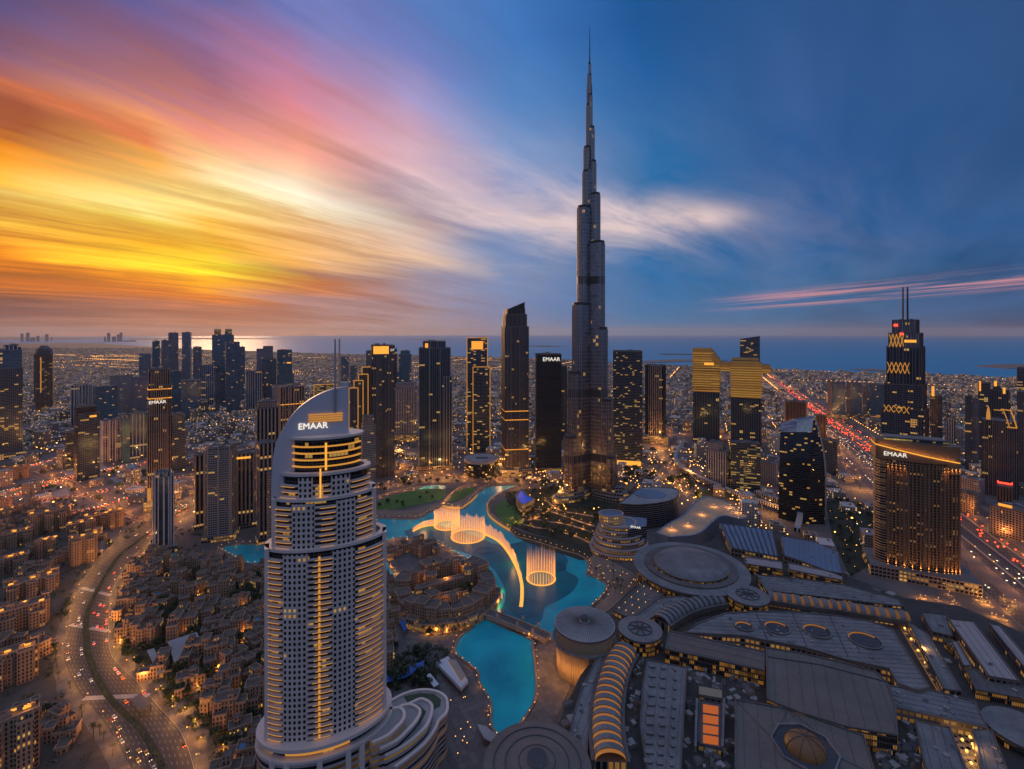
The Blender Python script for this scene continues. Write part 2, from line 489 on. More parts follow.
def paved(name, c, step=5.0):
    m_, t_, b = newmat(name); g_ = V(t_, t_.nodes.new('ShaderNodeTexCoord').outputs['Object']); x_, y_, _ = sep(t_, g_)
    u_, v_ = x_ * .88 + y_ * .47, y_ * .88 - x_ * .47
    n = noise(t_, g_, .05, 5, .65); n2 = white(t_, xyz(t_, (u_ / step).fl(), (v_ / step).fl(), 0.0))[0]
    j = ((u_ / step).fr() - .5).ab().gt(.465).mx(((v_ / step).fr() - .5).ab().gt(.465))
    base = mixc(t_, (n * .7 + n2 * .3).rng(.3, .7), [q * .7 for q in c], [q * 1.3 for q in c])
    setin(t_, b, 'Base Color', mixc(t_, j * .6, base, [q * .45 for q in c])); b.inputs['Roughness'].default_value = .75
    return m_
M['paving'] = paved('paving', (.125, .108, .1))
M['soil'] = plain('planting_soil', (.035, .04, .025), .95, var=.35, scale=.08)
M['leaf'] = plain('leaves', (.045, .07, .03), .8, var=.5, scale=.35)
M['palm'] = plain('palm_fronds', (.05, .065, .03), .8, var=.4, scale=.4)
M['bark'] = plain('bark', (.09, .065, .045), .9, var=.3, scale=.5)
M['lawn'] = plain('lawn', (.08, .17, .035), .9, var=.3, scale=.04)

# ---------------------------------------------------------------- ground, sea, sky line
def sheet(poly, z, name, m_, tri=False):
    mb = MB(); mb.face([(p[0], p[1], z) for p in ccw(poly)]); return mb.build(name, m_)


COAST = [(-260, 341.6), (-80, 342.2), (0, 342.6), (30, 343.6), (60, 342.8), (100, 343.4), (132, 345.5), (165, 347.5), (200, 349.5), (245, 350.8), (285, 352.0), (330, 353.4), (380, 354.6), (430, 355.4), (480, 356.5), (540, 358.5), (600, 361.5), (650, 364), (700, 366.0), (770, 368.5), (830, 371.5), (880, 373.0), (950, 374.5), (1024, 378.5), (1300, 392)]
coast = [G(x, y) for x, y in COAST]
ground_poly = coast + [(9000, 1500), (9000, -2500), (-38000, -2500), (-38000, 14000)]
m_, t_, b = newmat('city_ground')
gv = V(t_, t_.nodes.new('ShaderNodeTexCoord').outputs['Object'])
gx, gy, _ = sep(t_, gv)
gx2, gy2 = gx * .912 + gy * -.41, gx * .41 + gy * .912
n1 = noise(t_, gv, .0016, 5, .6); n2 = noise(t_, gv, .012, 5, .6); n3 = noise(t_, gv, .0035, 4, .6)
cc = mixc(t_, n2.rng(.3, .7), (.085, .074, .075), (.19, .16, .145))
cc = mixc(t_, n3.rng(.56, .68) * .85, cc, (.035, .045, .025))
st = ((gx2 / 95).fr() - .5).ab().lt(.05).mx(((gy2 / 70).fr() - .5).ab().lt(.05)) * gy.rng(900, 1000)
cc = mixc(t_, st * .8, cc, (.06, .055, .055))
setin(t_, b, 'Base Color', cc); b.inputs['Roughness'].default_value = .9
M['ground'] = m_
struct(sheet(ground_poly, 0.0, 'ground', M['ground']))
m_, t_, b = newmat('sea_water')
gv = V(t_, t_.nodes.new('ShaderNodeTexCoord').outputs['Object'])
sx, sy, _ = sep(t_, gv)
wn = noise(t_, xyz(t_, sx * .0006, sy * .0025, 0.0), 1.0, 6, .65)
w2 = noise(t_, gv, .02, 4, .6)
setin(t_, b, 'Base Color', mixc(t_, wn.rng(.3, .7), (.02, .27, .47), (.03, .33, .55)))
setin(t_, b, 'Roughness', wn.rng(.3, .7, .52, .64))
b.inputs['Specular IOR Level'].default_value = .3
bp = t_.nodes.new('ShaderNodeBump'); bp.inputs['Strength'].default_value = .35; bp.inputs['Distance'].default_value = 3.0
t_.links.new(w2.k, bp.inputs['Height']); t_.links.new(bp.outputs[0], b.inputs['Normal'])
M['sea'] = m_
struct(sheet(ell(0, 0, 60000, 60000, 128), -2.0, 'sea', M['sea']))
# low islands, spits and the harbour arm
def islet(name, pts, z=3.0, m='sand'):
    P = ccw(GP(pts)); mb = MB(); mb.prism(P, -2.5, z); return struct(mb.build(name, M[m]))
M['sand'] = plain('sand', (.2, .15, .13), .95, var=.3, scale=.004)
M['rock_dark'] = plain('breakwater_rock', (.05, .05, .06), .95, var=.3, scale=.01)
islet('spit', [(640, 361.4), (676, 359.6), (696, 359.2), (728, 360), (728, 361), (690, 361.2), (660, 362.6), (644, 362.6)])
islet('island', [(975, 365.8), (1000, 364.4), (1060, 363.6), (1060, 368.5), (1010, 368.6), (985, 367.0)])
islet('spit', [(850, 369.4), (872, 369.0), (900, 371), (890, 372.0), (865, 370.5)])
islet('breakwater', [(520, 346.2), (545, 345.6), (566, 346.2), (545, 346.8)], 2, 'rock_dark')
islet('breakwater', [(658, 353.6), (690, 354.0), (696, 354.8), (664, 354.6)], 2, 'rock_dark')
islet('breakwater', [(128, 338.5), (215, 337.9), (300, 338.9), (215, 339.3), (130, 339.6)], 2, 'rock_dark')
islet('breakwater', [(0, 337.2), (70, 337.4), (118, 338.0), (60, 339.6), (0, 339.4)], 2, 'rock_dark')
islet('breakwater', [(402, 339.5), (430, 339.3), (458, 339.9), (430, 340.1)], 2, 'rock_dark')

# ---------------------------------------------------------------- roads
def road_mat(name, lanes, c=(.036, .036, .042)):
    """asphalt with painted lines; v runs across the road in metres"""
    m_, t_, b = newmat(name)
    uv = V(t_, t_.nodes.new('ShaderNodeTexCoord').outputs['UV']); u, v, _ = sep(t_, uv)
    n = noise(t_, xyz(t_, u * .03, v * .12, 0), 1.0, 5, .65)
    base = mixc(t_, n.rng(.3, .7), [x * .75 for x in c], [x * 1.3 for x in c])
    lane = ((v / 3.6).fr() - .5).ab().gt(.465) * (u / 9.0).fr().lt(.4)
    edge = v.lt(.9) * v.gt(.55)
    setin(t_, b, 'Base Color', mixc(t_, (lane + edge).mn(1.0) * .8, base, (.5, .48, .44)))
    b.inputs['Roughness'].default_value = .6
    return m_
M['road'] = road_mat('road', 4)
M['road_warm'] = road_mat('road_warm', 4, (.12, .092, .08))
ROADS = []


def road(name, line, w0, w1=None, z=.012, m='road', n=5, keep=12):
    L = smooth(line, n); A, B = sides(L, w0, w1)
    mb = MB(); u = 0
    for i in range(len(L) - 1):
        l = math.hypot(L[i + 1][0] - L[i][0], L[i + 1][1] - L[i][1]); w = math.hypot(A[i][0] - B[i][0], A[i][1] - B[i][1])
        mb.face([(*B[i], z), (*B[i + 1], z), (*A[i + 1], z), (*A[i], z)], 0, [(u, 0), (u + l, 0), (u + l, w), (u, w)]); u += l
    ROADS.append((L, max(w0, w1 or w0) + keep))
    return struct(mb.build(name, M[m]))


BLV_MED = GP([(172, 790), (160, 762), (140, 729), (117, 707), (100, 684), (91, 663), (87.5, 650), (86, 620), (92.5, 600), (105, 577), (120, 555), (136, 543), (150, 532), (180, 512), (230, 488)])
BLV_L = GP([(140, 790), (125, 757), (105, 724), (77, 689), (65, 662), (64, 645), (69, 630), (75, 605), (87, 577), (107, 552), (124, 535), (140, 525), (172, 507), (222, 485)])
BLV_R = GP([(200, 790), (192, 757), (180, 729), (160, 707), (140, 684), (117, 662), (110, 649), (109, 630), (110, 610), (112, 592), (125, 567), (140, 550), (156, 538), (188, 516), (238, 491)])


def resample(P, n):
    P = smooth(P, 8); d = [0]
    for i in range(1, len(P)): d.append(d[-1] + math.hypot(P[i][0] - P[i - 1][0], P[i][1] - P[i - 1][1]))
    out = []; j = 0
    for k in range(n):
        s_ = d[-1] * k / (n - 1)
        while j < len(P) - 2 and d[j + 1] < s_: j += 1
        f = 0 if d[j + 1] == d[j] else (s_ - d[j]) / (d[j + 1] - d[j])
        out.append(tuple(P[j][c] + (P[j + 1][c] - P[j][c]) * f for c in (0, 1)))
    return out


def ribbon(name, A, B, z, m):
    mb = MB(); u = 0
    for i in range(len(A) - 1):
        l = math.hypot(A[i + 1][0] - A[i][0], A[i + 1][1] - A[i][1]); w = math.hypot(A[i][0] - B[i][0], A[i][1] - B[i][1])
        mb.face([(*B[i], z), (*B[i + 1], z), (*A[i + 1], z), (*A[i], z)], 0, [(u, 0), (u + l, 0), (u + l, w), (u, w)]); u += l
    return mb.build(name, m)


NB = 70
bm_, bl_, br_ = resample(BLV_MED, NB), resample(BLV_L, NB), resample(BLV_R, NB)
struct(ribbon('pavement', [p for p in sides(bl_, 9, 0)[0]], [p for p in sides(br_, 0, 14)[1]], .03, M['paving']))
struct(ribbon('boulevard', bl_, br_, .06, M['road']))
ML, MR = sides(bm_, 2.4)
mb = MB(); mb.strip(ML, MR, .06, .32); struct(mb.build('median', [M['concrete'], M['soil']]))
hedge = MB()
rng = random.Random(3)
for i in range(2, NB - 6):
    for k in range(5):
        f = rng.random(); x = bm_[i][0] + (bm_[i + 1][0] - bm_[i][0]) * f; y = bm_[i][1] + (bm_[i + 1][1] - bm_[i][1]) * f
        x += rng.uniform(-1.7, 1.7); y += rng.uniform(-1, 1)
        hedge.dome(x, y, rng.uniform(.7, 1.4), rng.uniform(.7, 1.4), .3, rng.uniform(.6, 1.5), 7, 3)
tag(hedge.build('hedge', M['leaf']), 'low dark hedge running along the median of the curved boulevard', 'hedge')
ROADS.append((bm_, 34))
# crosswalks: flat slabs of paler paving across the boulevard
for i, k in enumerate((25, 33, 12)):
    a, b2 = bl_[k], br_[k]; d = Vector((b2[0] - a[0], b2[1] - a[1])).normalized(); nrm = Vector((-d.y, d.x))
    mb = MB(); cnt = int(math.hypot(b2[0] - a[0], b2[1] - a[1]) / 1.4)
    for q in range(cnt):
        c = Vector(a) + d * (q * 1.4 + .6)
        if (c - Vector(bm_[k])).length < 3.5: continue
        P = [c + nrm * s1 * 2.4 + d * s2 * .38 for s1, s2 in ((-1, -1), (1, -1), (1, 1), (-1, 1))]
        mb.face([(p.x, p.y, .064) for p in P][::-1])
    struct(mb.build('crosswalk', M['paint']))
# far roads
HW = [G(773, 383), G(850, 440), G(960, 530), G(1024, 580)]
hd = Vector((HW[3][0] - HW[0][0], HW[3][1] - HW[0][1])).normalized()
hw0 = Vector(HW[1]); HWL = [tuple(hw0 - hd * s) for s in (3600, 2400, 1600, 900, 300)] + [tuple(hw0 + hd * s) for s in (300, 900, 1600)]
HWL = [(p[0], p[1]) for p in HWL]
road('highway', HWL, 36, z=.02)
hn = Vector((-hd.y, hd.x))
mb = MB()
for off in (-21, -1.2, 21):
    A = [(p[0] + hn.x * (off + 1.2), p[1] + hn.y * (off + 1.2)) for p in HWL]; B = [(p[0] + hn.x * (off - 1.2), p[1] + hn.y * (off - 1.2)) for p in HWL]
    mb.strip(A, B, .02, 1.0)
struct(mb.build('median', [M['concrete'], M['concrete']]))
for off in (-62, 58):
    road('service_road', [(p[0] + hn.x * off, p[1] + hn.y * off) for p in HWL], 9, z=.016)
LR = {
 'a': [(-60, 521), (0, 500), (40, 487), (80, 476), (130, 466), (200, 455)],
 'b': [(-60, 513), (0, 493), (50, 481), (95, 472), (150, 461)],
 'c': [(40, 470), (62, 480), (85, 492), (110, 504), (130, 513), (160, 524)],
 'd': [(-60, 540), (0, 511), (45, 500), (85, 494), (120, 487), (160, 480), (230, 470)],
 'e': [(70, 512), (95, 508), (120, 500), (150, 492), (190, 486)],
 'f': [(150, 532), (180, 510), (200, 500), (240, 486), (270, 470)],
 'g': [(-40, 480), (20, 468), (70, 457), (140, 450)],
}
for k, pts in LR.items():
    road('road', GP(pts), 11 if k in 'acd' else 7, z=.024 + .004 * ord(k) % .02, m='road_warm')
# slip roads beside the big highway, and the street by the park
road('road', GP([(830, 430), (845, 452), (850, 470), (862, 480), (885, 495), (905, 512)]), 9, z=.03)
road('road', GP([(835, 445), (862, 452), (855, 466), (864, 474), (880, 482)]), 7, z=.034)
road('road', GP([(622, 462), (650, 470), (672, 482), (690, 495), (720, 505)]), 12, z=.03, m='road_warm')
road('road', GP([(640, 425), (655, 440), (664, 458), (680, 480)]), 12, z=.034, m='road_warm')
road('road', GP([(640, 436), (700, 434), (770, 441), (830, 448)]), 16, z=.038, m='road_warm')
road('street', GP([(378, 492), (410, 484), (450, 481), (500, 482), (540, 484)]), 8, z=.03, m='road_warm')
road('street', GP([(490, 740), (522, 715), (540, 690), (542, 665), (537, 645), (545, 632)]), 8, z=.05)

# ---------------------------------------------------------------- towers
def rotp(p, r): return (p[0] * math.cos(r) - p[1] * math.sin(r), p[0] * math.sin(r) + p[1] * math.cos(r))


def solve(x0, x1, yb, dr, rot):
    """ground plan of a box whose outline spans x0..x1 and whose near corner stands at yb; faces the lens plus rot"""
    Yf = H * F / (yb - HY); w = (x1 - x0) * Yf / F; xc, Y = Xat((x0 + x1) / 2, Yf), Yf
    for _ in range(12):
        r = -math.atan2(xc, Y) + rot
        cs = [rotp(p, r) for p in ((-w / 2, -w * dr / 2), (w / 2, -w * dr / 2), (w / 2, w * dr / 2), (-w / 2, w * dr / 2))]
        cs = [(xc + p[0], Y + p[1]) for p in cs]
        near = min(p[1] for p in cs); Y += Yf - near
        pxs = [CX + F * p[0] / max(p[1], 1) for p in cs]
        a, b = min(pxs), max(pxs)
        w *= (x1 - x0) / (b - a); xc += ((x0 + x1) / 2 - (a + b) / 2) * Y / F
    return xc, Y, -math.atan2(xc, Y) + rot, w, w * dr


def roof_kit(mb, w, d, z, seed, cx=0, cy=0):
    g = random.Random(seed)
    for _ in range(g.randint(2, 4)):
        mb.box(cx + g.uniform(-.28, .28) * w, cy + g.uniform(-.28, .28) * d, g.uniform(.12, .3) * w, g.uniform(.12, .3) * d, z, z + g.uniform(1.5, 4.5), 0)


PLACED = []   # (x, y, radius) kept clear of the small houses


def tower(label, yb, tiers, fm, dr=.8, rot=0.0, rm='roof', fins=None, crown=None, podium=None, band=None, spire=None, edge=None, cat='skyscraper', name='tower', group=None, cham=0.0, red=False, slant=None, rnd=0):
    """tiers: (x0, x1, top y) in the photograph, widest first. fm: facade material or one per tier"""
    x0 = min(t[0] for t in tiers); x1 = max(t[1] for t in tiers)
    xc, Y, r, w, d = solve(x0, x1, yb, dr, R(rot))
    dist = Y
    o = thing(name, label, cat, (xc, Y, 0), r, group)
    PLACED.append((xc, Y, max(w, d) * .62 + 6))
    sc_ = w / (x1 - x0)
    tops = []
    for i, (a, b, yt) in enumerate(tiers):
        z = Zat(yt, Y); tw = (b - a) * sc_; cx_ = ((a + b) / 2 - (x0 + x1) / 2) * sc_
        td = d - i * 2.4; f_ = fm[min(i, len(fm) - 1)] if isinstance(fm, (list, tuple)) else fm
        mb = MB()
        if rnd:
            P = []
            n_ = 14
            for k in range(n_ + 1):
                t_ = -1 + 2 * k / n_
                P.append((cx_ + t_ * tw / 2, -td / 2 + rnd * (abs(t_) ** 2.5) * td))
            P += [(cx_ + tw / 2, td / 2), (cx_ - tw / 2, td / 2)]
        elif cham:
            c = cham * min(tw, td)
            P = [(cx_ - tw / 2 + c, -td / 2), (cx_ + tw / 2 - c, -td / 2), (cx_ + tw / 2, -td / 2 + c), (cx_ + tw / 2, td / 2 - c), (cx_ + tw / 2 - c, td / 2), (cx_ - tw / 2 + c, td / 2), (cx_ - tw / 2, td / 2 - c), (cx_ - tw / 2, -td / 2 + c)]
        else: P = [(cx_ - tw / 2, -td / 2), (cx_ + tw / 2, -td / 2), (cx_ + tw / 2, td / 2), (cx_ - tw / 2, td / 2)]
        if slant and i == len(tiers) - 1:
            z2 = Zat(slant, Y)
            zf = lambda p, cx_=cx_, tw=tw, z=z, z2=z2: z + (z2 - z) * (p[0] - cx_ + tw / 2) / tw
            mb.prism(P, 0, zf)
        else:
            mb.prism(P, 0, z)
            # parapet
            mb2 = [(cx_ + (p[0] - cx_) * .97, p[1] * .97) for p in P]
            mb.ring([(cx_ + (p[0] - cx_) * 1.004, p[1] * 1.004) for p in P], mb2, z - .6, z + 1.3, 1, 1)
        mb.build('shaft' if i == 0 else 'upper_tier', [M[f_], M[rm]], o)
        tops.append((cx_, tw, td, z))
        if fins:
            n_, fw, fd, fmat = fins
            fb = MB()
            for k in range(n_ + 1):
                x_ = cx_ - tw / 2 + tw * k / n_
                lo = tops[i - 1][3] if i and abs(x_ - tops[i - 1][0]) < tops[i - 1][1] / 2 and td < tops[i - 1][2] - 5 else 0
                yy = -td / 2 + (rnd * (abs(-1 + 2 * k / n_) ** 2.5) * td if rnd else 0)
                fb.box(x_, yy - fd / 2 + .1, fw, fd, 0, z + 1.5, 0, 0, 0)
                fb.box(x_, td / 2 + fd / 2 - .1, fw, fd, 0, z + 1.5, 0, 0, 0)
            n2 = max(2, int(n_ * td / tw))
            for k in range(n2 + 1):
                y_ = -td / 2 + td * k / n2
                if rnd and k == 0: continue
                for s_ in (-1, 1): fb.box(cx_ + s_ * (tw / 2 + fd / 2 - .1), y_, fd, fw, 0, z + 1.2, 0, 0, 0)
            fb.build('fin', M[fmat], o)
    cx_, tw, td, z = tops[-1]
    if not slant:
        mb = MB(); roof_kit(mb, tw, td, z, sum(map(ord, label)), cx_)
        mb.build('roof_plant', [M['concrete'], M['roof_dark']], o)
    if crown:
        for (a, b, ya, yb2, mk) in crown:
            c0 = ((a + b) / 2 - (x0 + x1) / 2) * sc_; cw = (b - a) * sc_
            i_ = max(range(len(tops)), key=lambda q: (abs(tops[q][0] - c0) < tops[q][1] / 2 + 1, q))
            dd = tops[i_][2] / 2
            mb = MB(); mb.box(c0, -dd - .5, cw, 1.6, Zat(yb2, Y), Zat(ya, Y), 0, 0, 0, bottom=True)
            if cw > tw * .6:
                for s_ in (-1, 1): mb.box(c0 + s_ * (cw / 2 + .3), -dd / 3, 1.2, dd * 1.2, Zat(yb2, Y), Zat(ya, Y), 0, 0, 0, bottom=True)
            mb.build('light_panel', M[mk], o)
    if edge:   # lit outline of the corners
        mb = MB()
        for (cx_, tw, td, z) in tops:
            for s_ in (-1, 1): mb.box(cx_ + s_ * tw / 2, -td / 2 - .2, 1.8, 1.8, 0, z + 1, 0, 0, 0)
            mb.box(cx_, -td / 2 - .2, tw, 1.7, z + .2, z + 2.0, 0, 0, 0, bottom=True)
        mb.build('light_edge', M[edge], o)
    if band:
        mb = MB()
        for yy in band:
            for q, (cx_, tw, td, z) in enumerate(tops):
                zb = Zat(yy, Y)
                if zb < z:
                    mb.box(cx_, 0, tw + 1.0, td + 1.0, zb - .8, zb + .8, 0, 0, 0, bottom=True); break
        mb.build('light_band', M['amber_light'], o)
    if podium:
        pw, ph = podium; mb = MB(); mb.box(0, 0, w * pw, d * pw, 0, ph); mb.build('podium', [M['podium'], M['roof']], o)
    if spire:
        for (px, yt) in spire:
            x_ = (px - (x0 + x1) / 2) * sc_; mb = MB(); mb.cone(x_, 0, .9, .35, tops[-1][3], Zat(yt, Y), 8); mb.build('spire', M['steel'], o)
    if red:
        mb = MB(); mb.box(tops[-1][0], 0, 2.4, 2.4, tops[-1][3] + 4, tops[-1][3] + 6.4, 0, 0, 0, bottom=True); mb.build('beacon', M['red_light'], o)
    return o, tops, sc_, Y, w, d, (x0 + x1) / 2


def sign(text, parent, x, y, z, size, mat='white_light', rx=90, rz=0, ext=.3, name='sign_letters'):
    c = bpy.data.curves.new(name, 'FONT'); c.body = text; c.size = size; c.extrude = ext; c.align_x = 'CENTER'; c.align_y = 'CENTER'; c.resolution_u = 3
    c.materials.append(M[mat])
    t_ = bpy.data.objects.new('outline', c)
    me = bpy.data.meshes.new_from_object(t_); me.name = name
    bpy.data.objects.remove(t_); bpy.data.curves.remove(c)
    if not me.materials: me.materials.append(M[mat])
    o = bpy.data.objects.new(name, me); col.objects.link(o); o.parent = parent
    o.location = (x, y, z); o.rotation_euler = (R(rx), 0, R(rz))
    return o


GB = (.022, .045, .065)      # dark blue glass
GD = (.014, .028, .044)
M['podium'] = fac('podium_front', (.25, .2, .17), GD, 4.5, 4, .75, .6, .35, .9, lc=(1, .42, .08))
M['f_blue'] = fac('facade_blue_glass', (.09, .18, .26), (.07, .17, .265), 3.6, 2.4, .86, .86, .035, .7, gm=.3)
M['f_teal'] = fac('facade_teal_glass', (.07, .18, .25), (.06, .18, .26), 3.6, 3.0, .9, .8, .03, .7, gm=.3)
M['f_slate'] = fac('facade_slate', (.24, .27, .34), (.13, .16, .22), 3.6, 3.2, .6, 1, .02, .5, gm=.3)
M['f_dark'] = fac('facade_dark', (.11, .14, .175), (.03, .06, .09), 3.6, 3.4, .84, .68, .12, .8, blocks=2)
M['f_darkfin'] = fac('facade_dark_ribbed', (.16, .15, .155), (.03, .045, .065), 3.5, 2.8, .5, 1, .04, .7)
M['f_vert'] = fac('facade_blue_stripes', (.48, .48, .55), (.06, .14, .23), 3.6, 7.0, .78, 1, .03, .6)
M['f_brown'] = fac('facade_brown', (.17, .11, .085), (.03, .03, .034), 3.5, 3.6, .45, 1, .05, .6)
M['f_brownfin'] = fac('facade_bronze_fins', (.24, .15, .105), (.03, .035, .045), 3.6, 2.9, .5, 1, .04, .9)
M['f_beige'] = fac('facade_beige', (.34, .25, .2), (.02, .022, .026), 3.4, 3.4, .5, .55, .08, .9)
M['f_beigevert'] = fac('facade_beige_ribs', (.32, .245, .21), (.02, .025, .034), 3.4, 5.5, .55, 1, .06, .7)
M['f_resi'] = fac('facade_balconies', (.3, .26, .26), (.03, .095, .14), 3.3, 3.0, .82, .58, .1, .8)
M['f_white'] = fac('facade_white_grid', (.52, .47, .45), (.03, .04, .055), 3.8, 4.6, .62, .88, .06, .6)
M['f_grey'] = fac('facade_grey', (.3, .28, .3), (.05, .06, .08), 3.8, 3.2, .5, .5, .03, .6)
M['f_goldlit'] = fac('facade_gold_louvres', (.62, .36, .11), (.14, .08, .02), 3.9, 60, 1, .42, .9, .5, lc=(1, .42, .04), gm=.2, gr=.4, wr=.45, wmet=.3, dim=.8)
M['f_yellow'] = fac('facade_many_lit', (.07, .085, .105), GD, 3.6, 2.4, .8, .5, .17, .7, lc=(1, .5, .09), blocks=2)
M['f_office'] = fac('facade_lit_offices', (.08, .095, .115), GD, 3.9, 3.2, .9, .45, .28, .75, lc=(1, .52, .1), blocks=1.5)
M['f_black'] = fac('facade_black_louvres', (.035, .045, .062), GD, 2.2, 40, 1, .5, .006, .5)
M['f_fadedark'] = fac('facade_dark_vertical', (.1, .125, .155), (.03, .07, .105), 3.6, 4.2, .72, 1, .035, .7)

EM = 'EMAAR'
T = tower
# --- far left
T('dark blue glass tower with wide low front block at the western edge of the city', 462, [(-16, 23, 368), (-12, 22, 350), (4, 21, 345.5)], ['f_dark', 'f_blue', 'f_vert'], .7, 4, podium=(1.2, 14))
o, tp, s_, Y_, w_, d_, xm = T('brown ribbed tower with chamfered dome top standing alone among low roofs', 412, [(33.5, 54.5, 354)], 'f_brown', .8, -8, cham=.12, podium=(1.5, 16))
mb = MB(); mb.cone(0, 0, w_ * .5, w_ * .42, tp[0][3], Zat(349, Y_), 8, 0, 1); mb.cone(0, 0, w_ * .42, w_ * .18, Zat(349, Y_), Zat(345.5, Y_), 8, 0, 1); mb.build('dome', [M['dark_steel'], M['dark_steel']], o)
mb = MB(); mb.box(-w_ * .12, -d_ / 2 - .3, 3.2, 1, Zat(392, Y_), Zat(357, Y_), 0, 0, 0); mb.build('light_panel', M['soft_gold'], o)
T('short black apartment slab beside a taller black tower above the highway ramps', 471, [(64.5, 76, 432)], 'f_yellow', .8, 12)
T('black tower under a dark overhanging cap above the highway ramps', 482, [(75, 100, 413), (74, 96, 406)], ['f_dark', 'f_black'], .7, 12, crown=[(88, 96, 415, 417, 'gold_light')])
T('grey tower with closely spaced pale vertical fins and a flat top', 426, [(71, 94, 385)], 'f_vert', .8, -6, fins=(6, 1.2, 1.6, 'white'))
T('broad teal glass tower next to the grey finned tower', 426, [(93, 118, 386)], 'f_teal', .7, 10)
T('plain grey lilac slab rising behind the teal glass tower', 416, [(110, 133, 375.5)], 'f_grey', .7, 0)
T('slim grey tower with a blue glass stripe and lit sign ledge', 418, [(132, 147, 377), (134, 141, 384)], ['f_slate', 'f_blue'], .8, 0)
T('white framed glass office block with an open roof frame', 463, [(100, 122, 420)], 'f_white', .8, 10, fins=(3, 2, 2.5, 'white'))
T('narrow dark glass block pressed against the white framed office', 463, [(121, 130, 419)], 'f_teal', .9, 5)
T('white and blue striped apartment tower behind the bronze tower', 459, [(129, 147.5, 413)], 'f_vert', .8, 0)
o, tp, s_, Y_, w_, d_, xm = T('tall bronze tower of vertical fins with two gold light bands and a white sign', 512, [(146.8, 172, 414), (147.5, 171.5, 385), (148, 170, 369.5)], 'f_brownfin', .75, 3, band=[388.5, 397.5], podium=(1.3, 18))
fb = MB()
for k in range(9): fb.box(-w_ * .42 + w_ * .72 * k / 8, -d_ / 2 - .6, .9, 1.6, 0, Zat(371 if k else 400, Y_), 0, 0, 0)
fb.build('fin', M['beige'], o)
sign(EM, o, -w_ * .1, -d_ / 2 - 1.8, Zat(401.2, Y_), 7.6)
mb = MB(); mb.box(-w_ * .43, -d_ / 2 - .5, 5, 1.2, 4, 40, 0, 0, 0); mb.build('light_panel', M['soft_gold'], o)
T('dark glass tower with scattered lit rooms half hidden by the bronze tower', 472, [(166, 185, 414)], 'f_dark', .8, 14)
o, tp, s_, Y_, w_, d_, xm = T('white round fronted apartment tower with blue stripes rising from the boulevard bend', 556, [(153, 173.5, 476), (155, 171, 472)], 'f_vert', .9, 0, cham=.25, fins=(4, .8, .8, 'white'), podium=(1.35, 9))
# --- left middle distance
far = [
 (139, 151, 354, 402, 'f_slate', 'plain slate tower with a stepped right edge, lowest of the far pair'),
 (152, 160, 341, 404, 'f_teal', 'slender blue tower with a notched open top beside the far slate tower'),
 (161, 168.5, 340.5, 398, 'f_slate', 'slim grey tower with a pointed top between blue and ribbed towers'),
 (168.3, 178.5, 333, 400, 'f_slate', 'ribbed lilac grey tower, left one of the twin slabs against the sunset'),
 (181.8, 191.5, 332.5, 400, 'f_slate', 'ribbed lilac grey tower, right one of the twin slabs against the sunset'),
 (193, 201.8, 347, 402, 'f_slate', 'shorter lilac tower beside the twin slabs against the sunset'),
 (160, 182, 371, 414, 'f_teal', 'low teal glass block with a sloping roof below the twin slabs'),
 (181, 201, 380, 420, 'f_blue', 'flat topped dark blue block in front of the twin slabs'),
 (200, 217, 365, 406, 'f_vert', 'pale blue striped tower below the double crowned tower'),
 (214, 226, 374, 412, 'f_blue', 'small dark block left of the tall blue slab'),
 (238, 245, 347, 404, 'f_blue', 'thin dark blue slab behind the tall blue glass slab'),
 (246, 257, 371, 414, 'f_vert', 'striped blue tower nearest the tall blue slab in the tower cluster'),
 (255.5, 263.5, 371, 414, 'f_vert', 'narrow striped blue tower in the middle of the tower cluster'),
 (263, 276.5, 359, 412, 'f_blue', 'dark blue tower with a flat pale edged roof in the tower cluster'),
 (288, 294, 374, 412, 'f_slate', 'low pale stub tower at the end of the tower cluster'),
 (272, 281, 385, 420, 'f_grey', 'short blank grey block in front of the tower cluster'),
 (341, 349.5, 357, 404, 'f_blue', 'small dark blue tower behind the twin masts'),
 (350, 357, 366, 408, 'f_blue', 'short navy tower between the masts and the gold stepped tower'),
 (384, 400, 372, 420, 'f_teal', 'low teal block behind the white grid tower'),
 (560, 567, 366, 440, 'f_fadedark', 'dark slab peeping out beside the tallest tower'),
 (366, 373, 351, 420, 'f_blue', 'navy tower edge beside the gold crowned dark tower'),
]
for i, (a, b, yt, yb, f_, lb) in enumerate(far): T(lb, yb, [(a, b, yt)], f_, .85, (-12, 8, 16, 0)[i % 4])
o, tp, s_, Y_, w_, d_, xm = T('broad blue tower with two lit cubes and antennas on its roof', 404, [(212, 234, 335)], 'f_teal', .7, 0, spire=[(218, 323.5), (228.5, 323.5)])
for a, b in ((214, 221), (225, 232)):
    mb = MB(); mb.box(((a + b) / 2 - xm) * s_, 0, (b - a) * s_, d_ * .6, tp[0][3], Zat(329, Y_)); mb.build('roof_cube', [M['f_office'], M['roof_dark']], o)
T('tall blue glass slab with lit specks in front of the double crowned tower', 414, [(225, 239.8, 342)], 'f_blue', .8, 6)
T('grey stepped tower with a lilac top in the blue tower cluster', 412, [(256.5, 273, 349), (263, 273, 346.5)], 'f_slate', .8, 0)
T('blue tower with a lit band near its flat top ending the blue cluster', 413, [(277, 292, 350)], 'f_teal', .9, 10, crown=[(286, 291, 362, 363.2, 'gold_light')], red=True)
T('brown framed block with dark glass and lit floors behind the sail topped hotel', 470, [(278, 304, 386)], 'f_beigevert', .8, 8, band=[403], fins=(5, 1.2, 1.6, 'beige'))
